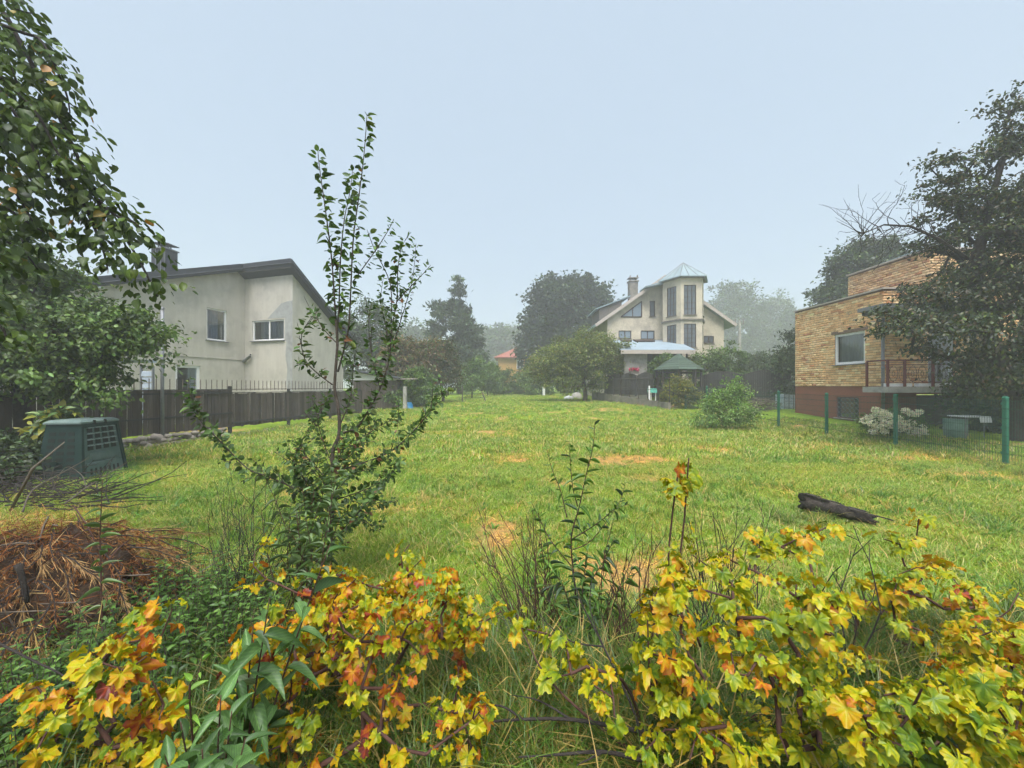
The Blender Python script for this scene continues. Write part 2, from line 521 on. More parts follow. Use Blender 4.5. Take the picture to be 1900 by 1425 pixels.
m, nt, out = mat_new('meadow_ground')
b = nt.nodes.new('ShaderNodeBsdfPrincipled')
a = nt.nodes.new('ShaderNodeAttribute'); a.attribute_name = 'col'
sp = nt.nodes.new('ShaderNodeSeparateColor'); nt.links.new(a.outputs['Color'], sp.inputs[0])
n1 = nnoise(nt, .9, 6, .65); n2 = nnoise(nt, 16, 5, .7); n3 = nnoise(nt, .25, 3, .5)
g1 = nmix(nt, nramp(nt, n1, [(.35, (0, 0, 0)), (.65, (1, 1, 1))]), (.095, .175, .014), (.19, .26, .022))
g1 = nmix(nt, nramp(nt, n3, [(.4, (0, 0, 0)), (.6, (1, 1, 1))]), g1, nmix(nt, .5, g1, (.15, .26, .016)))
g1 = nmix(nt, 1.0, g1, nramp(nt, n2, [(.25, (.55, .55, .55)), (.75, (1.4, 1.4, 1.4))]), 'MULTIPLY')
hf = nmath(nt, 'MULTIPLY', nmath(nt, 'SUBTRACT', nmath(nt, 'ADD', nmath(nt, 'MULTIPLY', sp.outputs[0], 1.5), n2), 1.06), 2.6, clamp=True)
g1 = nmix(nt, hf, g1, nmix(nt, nramp(nt, n2, [(.3, (0, 0, 0)), (.7, (1, 1, 1))]), (.28, .17, .06), (.46, .31, .12)))
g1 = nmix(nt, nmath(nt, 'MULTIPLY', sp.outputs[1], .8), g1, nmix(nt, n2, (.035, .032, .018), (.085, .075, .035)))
nt.links.new(g1, b.inputs['Base Color'])
b.inputs['Roughness'].default_value = .95
b.inputs['Specular IOR Level'].default_value = .1
bp = nt.nodes.new('ShaderNodeBump'); bp.inputs['Strength'].default_value = .7; bp.inputs['Distance'].default_value = .06
nt.links.new(n2, bp.inputs['Height']); nt.links.new(bp.outputs['Normal'], b.inputs['Normal'])
nt.links.new(b.outputs[0], out.inputs['Surface'])
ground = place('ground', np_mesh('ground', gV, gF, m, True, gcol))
ground['kind'] = 'structure'

# ---------------------------------------------------------------- plant tools
def unit(a):
    return a / np.maximum(np.linalg.norm(a, axis=-1, keepdims=True), 1e-9)

RH = (np.array([[0, 0, 0], [.45, .5, .10], [1, 0, -.06], [.45, -.5, .10]]), [np.array([[0, 2, 1], [0, 3, 2]])])
OV = (np.array([[0, 0, 0], [.28, .42, .08], [.68, .40, .05], [1, 0, -.14], [.68, -.40, .05], [.28, -.42, .08], [.5, 0, -.02]]),
      [np.array([[0, 6, 2, 1], [0, 5, 4, 6]]), np.array([[6, 3, 2], [6, 4, 3]])])
LA = (np.array([[0, 0, 0], [.3, .5, .10], [.3, -.5, .10], [.3, 0, 0.03], [.65, .36, .02], [.65, -.36, .02], [.65, 0, -.05], [1, 0, -.25]]),
      [np.array([[0, 3, 1], [0, 2, 3], [4, 6, 7], [6, 5, 7]]), np.array([[3, 6, 4, 1], [2, 5, 6, 3]])])

def scatter_template(T, Pn, D, N, L, Wd):
    """place a leaf template at many points: D along the leaf, N its upper side"""
    tv, tf = T
    D = unit(D); S = unit(np.cross(N, D)); N2 = np.cross(D, S)
    V = Pn[:, None, :] + (tv[None, :, 0:1] * L[:, None, None]) * D[:, None, :] + (tv[None, :, 1:2] * Wd[:, None, None]) * S[:, None, :] \
        + (tv[None, :, 2:3] * L[:, None, None]) * N2[:, None, :]
    k = len(tv); off = (np.arange(len(Pn)) * k)
    Fs = [(f[None] + off[:, None, None]).reshape(-1, f.shape[1]) for f in tf]
    return V.reshape(-1, 3), Fs, k

def tints(rng, n, pal, jit=.22):
    """n leaf colours drawn from a palette [(weight, (r,g,b)), ...]"""
    w = np.array([p[0] for p in pal], float); w /= w.sum()
    c = np.array([p[1] for p in pal], float)
    i = rng.choice(len(pal), n, p=w)
    return c[i] * (1 + jit * rng.standard_normal((n, 1))).clip(.45, 1.8) * (1 + .06 * rng.standard_normal((n, 3)))

def skeleton(trunk, tips, rng, seg=.4, wob=.12, up=.35, r_tip=.004, ex=.46):
    """grow branches from a trunk polyline to every tip; returns edges (p0, p1, r0, r1)"""
    nodes = [np.array(p, float) for p in trunk]; par = [-1] + list(range(len(trunk) - 1))
    tips = np.asarray(tips, float)
    axis_d = np.min(np.linalg.norm(tips[:, None] - np.array(trunk)[None], axis=2), 1)
    ends = []
    for t in tips[np.argsort(axis_d)]:
        A = np.array(nodes)
        d = np.linalg.norm(A - t, axis=1)
        pen = d + up * np.maximum(0, A[:, 2] - t[2]) * 3
        pen[0] += .5
        j = int(np.argmin(pen))
        L = d[j]; k = max(1, int(round(L / seg)))
        p0 = A[j]; last = j
        side = rng.standard_normal(3) * wob * L * .5
        side[2] += .12 * L * (0 if up < 0 else 1)
        for q in range(1, k + 1):
            f = q / k
            p = p0 + (t - p0) * f + side * math.sin(math.pi * f) + (rng.standard_normal(3) * .03 * L / k if q < k else 0)
            nodes.append(p); par.append(last); last = len(nodes) - 1
        ends.append(last)
    n = len(nodes)
    cnt = np.zeros(n)
    for e in ends: cnt[e] += 1
    for i in range(n - 1, 0, -1):
        cnt[par[i]] += cnt[i]
    cnt = np.maximum(cnt, .6)
    rad = r_tip * cnt ** ex
    return np.array(nodes), np.array(par), rad, ends

def branches_mesh(nodes, par, rad, k=5, rmin=0, flare=None, sel=None):
    idx = np.array([i for i in range(len(par)) if par[i] >= 0 and rad[i] >= rmin and (sel is None or sel(i))])
    p0 = nodes[par[idx]]; p1 = nodes[idx]
    r1 = rad[idx]; r0 = np.minimum(rad[par[idx]], r1 * 1.35)
    t = unit(p1 - p0)
    a = np.where(np.abs(t[:, 2:3]) < .9, np.array([[0, 0, 1.]]), np.array([[1., 0, 0]]))
    e1 = unit(np.cross(t, a)); e2 = np.cross(t, e1)
    an = np.arange(k) * 2 * math.pi / k
    ring = np.cos(an)[None, :, None] * e1[:, None] + np.sin(an)[None, :, None] * e2[:, None]
    p1 = p1 + t * (r1 * .3)[:, None]
    V = np.concatenate([p0[:, None] + ring * r0[:, None, None], p1[:, None] + ring * r1[:, None, None]], 1)
    base = np.stack([np.array([j, (j + 1) % k, k + (j + 1) % k, k + j]) for j in range(k)])
    F = (base[None] + (np.arange(len(idx)) * 2 * k)[:, None, None]).reshape(-1, 4)
    return V.reshape(-1, 3), F

def sample_tips(lobes, n, rng, shell=.55):
    vol = np.array([l[3] * l[4] * l[5] for l in lobes]) ** .8
    i = rng.choice(len(lobes), n, p=vol / vol.sum())
    Lb = np.array(lobes)[i]
    d = unit(rng.standard_normal((n, 3)))
    r = (shell + (1 - shell) * rng.random((n, 1)) ** .6)
    r = r * (1 + .10 * rng.standard_normal((n, 1)))
    return Lb[:, :3] + d * r * Lb[:, 3:6]

def crown_leaves(tips, ctr, rng, per, clump, L, W, pal, T=RH, droop=.3, flat=.6, jit=.22):
    tips = np.asarray(tips)
    n = len(tips) * per
    b = np.repeat(tips, per, 0)
    cl = (clump * (0.6 + .8 * rng.random(len(tips)))).repeat(per)[:, None]
    g = rng.standard_normal((n, 3)) * cl * np.array([1, 1, flat])
    p = b + g
    out = unit(p - ctr) + .9 * rng.standard_normal((n, 3))
    out[:, 2] -= droop * 2
    N = rng.standard_normal((n, 3)) * .75 + np.array([0, 0, .9]) + .3 * unit(p - ctr)
    Ls = L * (.65 + .7 * rng.random(n)); Ws = W * (.7 + .6 * rng.random(n))
    V, F, k = scatter_template(T, p, out, N, Ls, Ws)
    tone = (1 + .22 * rng.standard_normal(len(tips))).clip(.5, 1.6).repeat(per)[:, None]   # sprays differ in tint, as new and old growth do
    col = np.repeat((tints(rng, n, pal, jit) * tone).clip(.004, .9), k, 0)
    return V, F, col

def tree(name, label, base, lobes, tips_n, per, clump, L, W, pal, trunk_r, group=None, seed=1, trunk=None, T=RH, droop=.3, seg=.5, wob=.14,
         shell=.5, bark='bark', rmin=.004, cat='tree', flat=.6, bare=None, up=.35, jit=.22, fat=1.45):
    rng = np.random.default_rng(seed)
    L *= fat; W *= fat * 1.05; per = int(per * 1.25)
    bx, by = base; bz = G(bx, by) - .05
    lobes = [(bx + l[0], by + l[1], bz + l[2], l[3], l[4], l[5]) for l in lobes]
    zc = np.average([l[2] for l in lobes]); top = max(l[2] + .3 * l[5] for l in lobes)
    ctr = np.average(np.array(lobes)[:, :3], axis=0, weights=[l[3] * l[5] for l in lobes])
    if trunk is None:
        k = 7
        trunk = [(bx + (ctr[0] - bx) * (i / k) ** 1.3 + (.05 * trunk_r * 8 * rng.standard_normal() if i else 0),
                  by + (ctr[1] - by) * (i / k) ** 1.3 + (.05 * trunk_r * 8 * rng.standard_normal() if i else 0),
                  bz + (top - bz) * i / k) for i in range(k + 1)]
    else:
        trunk = [(bx + p[0], by + p[1], bz + p[2]) for p in trunk]
    tips = sample_tips(lobes, tips_n, rng, shell)
    nodes, par, rad, ends = skeleton(trunk, tips, rng, seg, wob, up)
    rad = rad * (trunk_r / rad[1])
    rad = np.maximum(rad, rmin)
    root = thing(name, (bx, by, bz), label, cat, group)
    V, F = branches_mesh(nodes, par, rad, 6)
    fl = np.exp(-((V[:, 2] - bz) / max(.2, trunk_r * 2.5)) ** 2)[:, None] * .35
    V[:, :2] += (V[:, :2] - np.array([bx, by])) * np.where(np.linalg.norm(V[:, :2] - np.array([bx, by]), axis=1, keepdims=True) < trunk_r * 2, fl, 0)
    place('trunk', np_mesh('trunk', V, F, M[bark], True), root)
    V, F, col = crown_leaves(tips, ctr, rng, per, clump, L, W, pal, T, droop, flat, jit)
    c = place('crown', np_mesh('crown', V, F, M['leaf'], False, col), root)
    c['kind'] = 'stuff'
    if bare:
        bare(root, nodes, rng)
    return root

GREEN_MID = [(3, (.066, .125, .024)), (2, (.092, .158, .030)), (1, (.125, .185, .038))]
GREEN_DARK = [(3, (.036, .062, .024)), (2, (.050, .082, .028)), (1, (.072, .105, .034))]
GREEN_GREY = [(3, (.055, .085, .042)), (2, (.075, .11, .052)), (1, (.098, .13, .06))]
BROWNISH = [(2, (.12, .10, .04)), (2, (.165, .11, .05)), (2, (.075, .115, .032)), (1, (.20, .135, .065))]

# ---------------------------------------------------------------- grass
GRASS_COLL = bpy.data.collections.new('grass_tufts')
def blade_tuft(name, n, rad, h, wid, pal, seed, lean=.5):
    rng = np.random.default_rng(seed)
    Vs, Fq, Ft, cs = [], [], [], []
    for i in range(n):
        a = rng.random() * 6.283; r = rad * math.sqrt(rng.random())
        p = np.array([r * math.cos(a), r * math.sin(a), -.01])
        hh = h * (.5 + .8 * rng.random()); w = wid * (.6 + .8 * rng.random())
        az = rng.random() * 6.283; d = np.array([math.cos(az), math.sin(az), 0])
        ln = lean * (.2 + 1.3 * rng.random()) * hh
        s = np.array([-d[1], d[0], 0]) * w
        b = len(Vs)
        for f, wf in ((0, 1), (.45, .8), (.8, .5)):
            c = p + d * ln * f ** 1.8 + np.array([0, 0, hh * (f - .18 * lean * f * f)])
            Vs += [c - s * wf, c + s * wf]
        Vs.append(p + d * ln + np.array([0, 0, hh * (1 - .25 * lean)]))
        Fq += [[b, b + 1, b + 3, b + 2], [b + 2, b + 3, b + 5, b + 4]]
        Ft.append([b + 4, b + 5, b + 6])
        cs += [tints(rng, 1, pal, .2)[0]] * 7
    o = bpy.data.objects.new(name, np_mesh(name, np.array(Vs), [np.array(Fq), np.array(Ft)], M['grass'], True, np.array(cs)))
    GRASS_COLL.objects.link(o)
    return o

def grass_material():
    m, nt, out = mat_new('grass_blades')
    a = nt.nodes.new('ShaderNodeAttribute'); a.attribute_name = 'col'
    oi = nt.nodes.new('ShaderNodeObjectInfo')
    hs = nt.nodes.new('ShaderNodeHueSaturation')
    nt.links.new(a.outputs['Color'], hs.inputs['Color'])
    nt.links.new(nmath(nt, 'ADD', nmath(nt, 'MULTIPLY', oi.outputs['Random'], .5), .75), hs.inputs['Value'])
    n = nnoise(nt, .7, 4, .6)
    col = nmix(nt, nramp(nt, n, [(.38, (0, 0, 0)), (.66, (1, 1, 1))]), hs.outputs['Color'], nmix(nt, 1.0, hs.outputs['Color'], (1.35, 1.08, .8), 'MULTIPLY'))
    leafy(nt, out, col, .35, .4, .02)
    return m
M['grass'] = grass_material()

GP = [(4, (.150, .275, .034)), (3, (.205, .335, .042)), (2, (.28, .36, .062)), (1.2, (.47, .43, .20))]
GL = [(4, (.10, .24, .034)), (3, (.14, .29, .042)), (1, (.22, .32, .06))]
HP = [(4, (.58, .36, .11)), (3, (.70, .48, .18)), (2, (.44, .26, .085)), (1, (.30, .32, .05))]
TP = [(4, (.055, .125, .018)), (3, (.085, .165, .024)), (2, (.15, .19, .04)), (.9, (.30, .25, .09))]
BP = [(3, (.22, .135, .06)), (2, (.30, .19, .085)), (2, (.14, .085, .04))]
for i in range(4): blade_tuft('a_turf%d' % i, 30, .085, .068, .0032, GP, 10 + i, .9)          # 0-3 mown turf
for i in range(3): blade_tuft('b_lush%d' % i, 28, .09, .13, .0036, GL, 20 + i, .7)           # 4-6 greener clumps
for i in range(3): blade_tuft('c_hay%d' % i, 26, .12, .05, .0028, HP, 30 + i, 2.6)           # 7-9 flattened hay
for i in range(3): blade_tuft('d_tall%d' % i, 26, .07, .34, .0034, TP, 40 + i, .9)           # 10-12 unmown grass
for i in range(2): blade_tuft('e_litter%d' % i, 22, .13, .05, .003, BP, 50 + i, 3.0)         # 13-14 brown litter
for i in range(2): blade_tuft('g_wisp%d' % i, 9, .12, .17, .0022, [(3, (.46, .40, .16)), (2, (.30, .32, .08)), (1, (.52, .36, .15))], 70 + i, 1.3)   # 18-19 pale seed stalks
for i in range(2): blade_tuft('h_weed%d' % i, 9, .03, .075, .012, [(3, (.08, .19, .03)), (1, (.13, .24, .05))], 80 + i, 1.6)   # 20-21 broad-leaved weeds
for i in range(3): blade_tuft('f_far%d' % i, 26, .16, .11, .0075, GP, 60 + i, .7)            # 15-17 coarse tufts for the distance

def instancer(name, label, cat, pts, rot, scl, pick):
    me = bpy.data.meshes.new(name)
    n = len(pts)
    me.vertices.add(n)
    me.vertices.foreach_set('co', np.ascontiguousarray(pts, np.float32).ravel())
    a = me.attributes.new('rot', 'FLOAT_VECTOR', 'POINT'); a.data.foreach_set('vector', np.ascontiguousarray(rot, np.float32).ravel())
    a = me.attributes.new('scl', 'FLOAT', 'POINT'); a.data.foreach_set('value', np.ascontiguousarray(scl, np.float32))
    a = me.attributes.new('pick', 'INT', 'POINT'); a.data.foreach_set('value', np.ascontiguousarray(pick, np.int32))
    o = place(name, me)
    ng = bpy.data.node_groups.get('scatter_tufts')
    if ng is None:
        ng = bpy.data.node_groups.new('scatter_tufts', 'GeometryNodeTree')
        ng.interface.new_socket('Geometry', in_out='INPUT', socket_type='NodeSocketGeometry')
        ng.interface.new_socket('Geometry', in_out='OUTPUT', socket_type='NodeSocketGeometry')
        N = ng.nodes.new; Lk = ng.links.new
        gi = N('NodeGroupInput'); go = N('NodeGroupOutput')
        ci = N('GeometryNodeCollectionInfo')
        ci.inputs['Collection'].default_value = GRASS_COLL
        ci.inputs['Separate Children'].default_value = True
        ci.inputs['Reset Children'].default_value = True
        ip = N('GeometryNodeInstanceOnPoints'); ip.inputs['Pick Instance'].default_value = True
        def na(nm, t):
            x = N('GeometryNodeInputNamedAttribute'); x.data_type = t; x.inputs['Name'].default_value = nm
            return x.outputs['Attribute']
        er = N('FunctionNodeEulerToRotation')
        Lk(na('rot', 'FLOAT_VECTOR'), er.inputs[0])
        Lk(gi.outputs[0], ip.inputs['Points']); Lk(ci.outputs[0], ip.inputs['Instance'])
        Lk(na('pick', 'INT'), ip.inputs['Instance Index'])
        Lk(er.outputs[0], ip.inputs['Rotation']); Lk(na('scl', 'FLOAT'), ip.inputs['Scale'])
        Lk(ip.outputs[0], go.inputs[0])
    md = o.modifiers.new('scatter', 'NODES'); md.node_group = ng
    tag(o, label, cat)
    o['kind'] = 'stuff'
    return o

def lot_half(y):
    """left and right limits of the mown meadow"""
    return -10.9 + .2 * (y - 9.5), 10.7 - .12 * np.maximum(0, y - 17)

def meadow():
    rng = np.random.default_rng(5)
    P_, R_, S_, K_ = [], [], [], []
    def add(n, d0, d1, picks, s0, s1, keep=None, power=1.0):
        # even over the ground seen between depths d0 and d1
        d = np.sqrt(rng.random(n) * (d1 * d1 - d0 * d0) + d0 * d0)
        x = (rng.random(n) * 2 - 1) * (1.36 * d + 2.2)
        lo, hi = lot_half(d)
        ok = (x > lo) & (x < hi + 2.2 * (d < 18))
        h = hay(x, d)
        if keep is not None: ok &= keep(x, d, h, rng)
        x, d = x[ok], d[ok]
        k = len(x)
        P_.append(np.stack([x, d, zg(x, d)], 1)); R_.append(np.stack([rng.normal(0, .12, k), rng.normal(0, .12, k), rng.random(k) * 6.283], 1))
        S_.append(s0 + (s1 - s0) * rng.random(k)); K_.append(rng.choice(picks, k))
    low = lambda x, d, h, r: r.random(len(x)) > h * 1.1
    hi_ = lambda x, d, h, r: r.random(len(x)) < h * 1.3
    lush = lambda x, d, h, r: (vnoise(x, d, 1.1) > .56) & (h < .3)
    add(34000, 1.6, 9, [0, 1, 2, 3], .7, 1.25, low)
    add(34000, 9, 18, [0, 1, 2, 3, 15, 16], .8, 1.4, low)
    add(26000, 16, 46, [15, 16, 17], .8, 1.35, low)
    add(7000, 2.8, 12, [4, 5, 6], .6, 1.2, lush)
    add(8000, 11, 26, [4, 5, 6], .8, 1.3, lush)
    add(26000, 2.8, 14, [7, 8, 9], .7, 1.2, hi_)
    add(9000, 14, 30, [7, 8, 9], 1.0, 1.6, hi_)
    add(3500, 2.8, 13, [18, 19], .6, 1.2)
    add(2500, 12, 26, [18, 19], .9, 1.5)
    add(2600, 2.8, 12, [20, 21], .7, 1.4, lush)
    add(900, 2.8, 12, [20, 21], .7, 1.3)
    add(2500, 2.8, 16, [7, 8, 9], .4, .8)
    return instancer('meadow_grass', 'mown yellow-green meadow grass with strewn hay covering the long lot', 'grass',
                     np.concatenate(P_), np.concatenate(R_), np.concatenate(S_), np.concatenate(K_))
meadow()

def rough_grass():
    rng = np.random.default_rng(15)
    P_, K_, S_ = [], [], []
    def ell(n, cx, cy, rx, ry, picks, s0, s1):
        a = rng.random(n) * 6.283; r = np.sqrt(rng.random(n))
        x = cx + rx * r * np.cos(a); y = cy + ry * r * np.sin(a)
        P_.append(np.stack([x, y, zg(x, y)], 1)); K_.append(rng.choice(picks, n)); S_.append(s0 + (s1 - s0) * rng.random(n))
    ell(420, .15, 1.75, .8, .55, [10, 11, 12], .7, 1.25)       # long grass between the currants
    ell(260, 1.5, 1.9, 1.0, .6, [10, 11, 12], .6, 1.1)
    ell(240, -.9, 2.0, .9, .6, [10, 11, 12], .6, 1.1)
    ell(300, -1.9, 2.0, .8, .7, [10, 11, 12, 4], .6, 1.0)
    ell(200, 2.7, 2.3, .9, .6, [10, 11, 12], .5, 1.0)
    ell(300, .3, 2.5, 1.6, .45, [13, 14, 10, 4], .6, 1.1)
    ell(220, -.3, 1.5, 2.6, .5, [13, 14], .8, 1.3)
    ell(360, 4.2, 2.0, 1.6, 1.0, [10, 11, 12, 4, 5], .5, 1.0); ell(300, -3.6, 1.6, 1.2, .9, [10, 11, 12, 4, 5], .5, 1.0)   # beyond the bushes on both sides
    ell(40, *P(1500, 0, 5.0)[:2], .4, .2, [10, 11, 7], .35, .6) # round the log
    for k in range(46):                                        # uncut strip along the green mesh fence
        y = 7 + k * .28
        ell(14, 10.35 + .25 * rng.standard_normal(), y, .35, .25, [13, 14, 10, 11, 7, 4], .4, .85)
    for k in range(50):                                        # strip along the board fence
        y = 9 + k * .28
        ell(8, -10.55 + .211 * (y - 10.3) + .35, y, .25, .2, [4, 5, 10, 11], .4, .8)
    P_ = np.concatenate(P_); n = len(P_)
    return instancer('rough_grass', 'long uncut grass and brown litter under the currant bushes and along the fences', 'grass', P_,
                     np.stack([rng.normal(0, .2, n), rng.normal(0, .2, n), rng.random(n) * 6.283], 1), np.concatenate(S_), np.concatenate(K_))
rough_grass()
# ---------------------------------------------------------------- building tools
UP = Vector((0, 0, 1))
M['pane_dark'] = surf('dark_window_pane', (.035, .042, .05), (.05, .06, .07), 2, .08, spec=.6)
M['pane_mid'] = surf('grey_window_pane', (.085, .10, .115), (.11, .13, .15), 2, .1, spec=.6)
M['pane_sky'] = surf('sky_painted_pane', (.16, .21, .26), (.20, .25, .30), 1.5, .08, spec=.6)  # sky reflection painted in as a pale blue base colour

def wall(mb, o, u, length, z0, top, holes, depth=.16, n=None, m=0, splits=()):
    """vertical wall face from o along u; top is a height or a function of t; holes (t0, t1, z0, z1) get reveals"""
    o = Vector(o); u = Vector(u).normalized()
    n = Vector(n) if n is not None else Vector((u.y, -u.x, 0))
    tf = top if callable(top) else (lambda t: top)
    fine = [length * i / 40 for i in range(41)] if callable(top) else []
    ts = sorted({0, length, *fine, *splits, *[h[0] for h in holes], *[h[1] for h in holes]})
    zs = sorted({z0, *[h[2] for h in holes], *[h[3] for h in holes]})
    pt = lambda t, z, k=0: (o.x + u.x * t - n.x * k, o.y + u.y * t - n.y * k, z)
    for a, b in zip(ts, ts[1:]):
        tm = (a + b) / 2
        for i, c in enumerate(zs):
            d = zs[i + 1] if i + 1 < len(zs) else None
            zm = (c + d) / 2 if d else c + .01
            if any(h[0] < tm < h[1] and h[2] < zm < h[3] for h in holes): continue
            da = min(d if d else 1e9, max(c, tf(a))); db = min(d if d else 1e9, max(c, tf(b)))
            if max(da, db) <= c + 1e-4: continue
            mb.poly([pt(a, c), pt(b, c), pt(b, db), pt(a, da)], m)
    for a, b, c, d in holes:
        for q in (((a, c), (b, c)), ((b, c), (b, d)), ((b, d), (a, d)), ((a, d), (a, c))):
            (t0, y0), (t1, y1) = q
            mb.poly([pt(t0, y0), pt(t1, y1), pt(t1, y1, depth), pt(t0, y0, depth)], m)

def bar(mb, a, b, n, w, t, m=0):
    """flat bar from a to b, width w across, thickness t along n (centred on the line)"""
    a = Vector(a); b = Vector(b); n = Vector(n).normalized()
    d = (b - a).normalized(); s = n.cross(d).normalized()
    mb.obox(a - s * w / 2 - n * t / 2, b - a, s * w, n * t, m)

def window(parent, o, u, n, w, h, fm='white', mull=(), trans=(), sill='pole_metal', curtain=None, ft=.085, inset=.09, pane='glass', dark_backing=True, name='window'):
    """o: lower corner in the wall plane. frame is the part; pane, sill, curtain and the room behind are its pieces"""
    o = Vector(o); u = Vector(u).normalized(); n = Vector(n).normalized()
    c = o - n * inset
    mb = MB()
    e = .012
    for z in (ft / 2 - e, h - ft / 2 + e): bar(mb, c + UP * z - u * e, c + u * (w + e) + UP * z, n, ft, .07)
    for t in (ft / 2 - e, w - ft / 2 + e): bar(mb, c + u * t + UP * (ft - e), c + u * t + UP * (h - ft + e), n, ft, .066)
    for f in mull: bar(mb, c + u * (w * f) + UP * (ft - e), c + u * (w * f) + UP * (h - ft + e), n, ft * .9, .06)
    for f in trans: bar(mb, c + u * (ft - e) + UP * (h * f), c + u * (w - ft + e) + UP * (h * f), n, ft * .6, .054)
    fr = mb.build(name, M[fm], parent)
    mb = MB()
    mb.poly([c + u * ft, c + u * (w - ft), c + u * (w - ft) + UP * h, c + u * ft + UP * h])
    mb.build('pane', M[pane], fr)
    if sill:
        mb = MB()
        mb.obox(o - u * .06 - n * .04 - UP * .045, u * (w + .12), n * .13, UP * .035)
        mb.build('sill', M[sill], fr)
    if curtain:
        mat_c, t0, t1 = curtain
        k = 26
        mb = MB()
        for i in range(k):
            a0 = t0 + (t1 - t0) * i / k; a1 = t0 + (t1 - t0) * (i + 1) / k
            q = lambda a, j: c + u * (w * a) - n * (.13 + .035 * math.sin(j * 1.9) + .02 * math.sin(j * .7))
            mb.poly([q(a0, i) + UP * .03, q(a1, i + 1) + UP * .03, q(a1, i + 1) + UP * (h - .03), q(a0, i) + UP * (h - .03)])
        mb.build('curtain', M[mat_c], fr, True)
    if dark_backing:
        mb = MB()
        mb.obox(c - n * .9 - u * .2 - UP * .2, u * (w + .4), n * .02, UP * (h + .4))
        mb.build('dark_backing', M['dark'], fr)  # flat dark sheet standing in for the unlit interior
    return fr

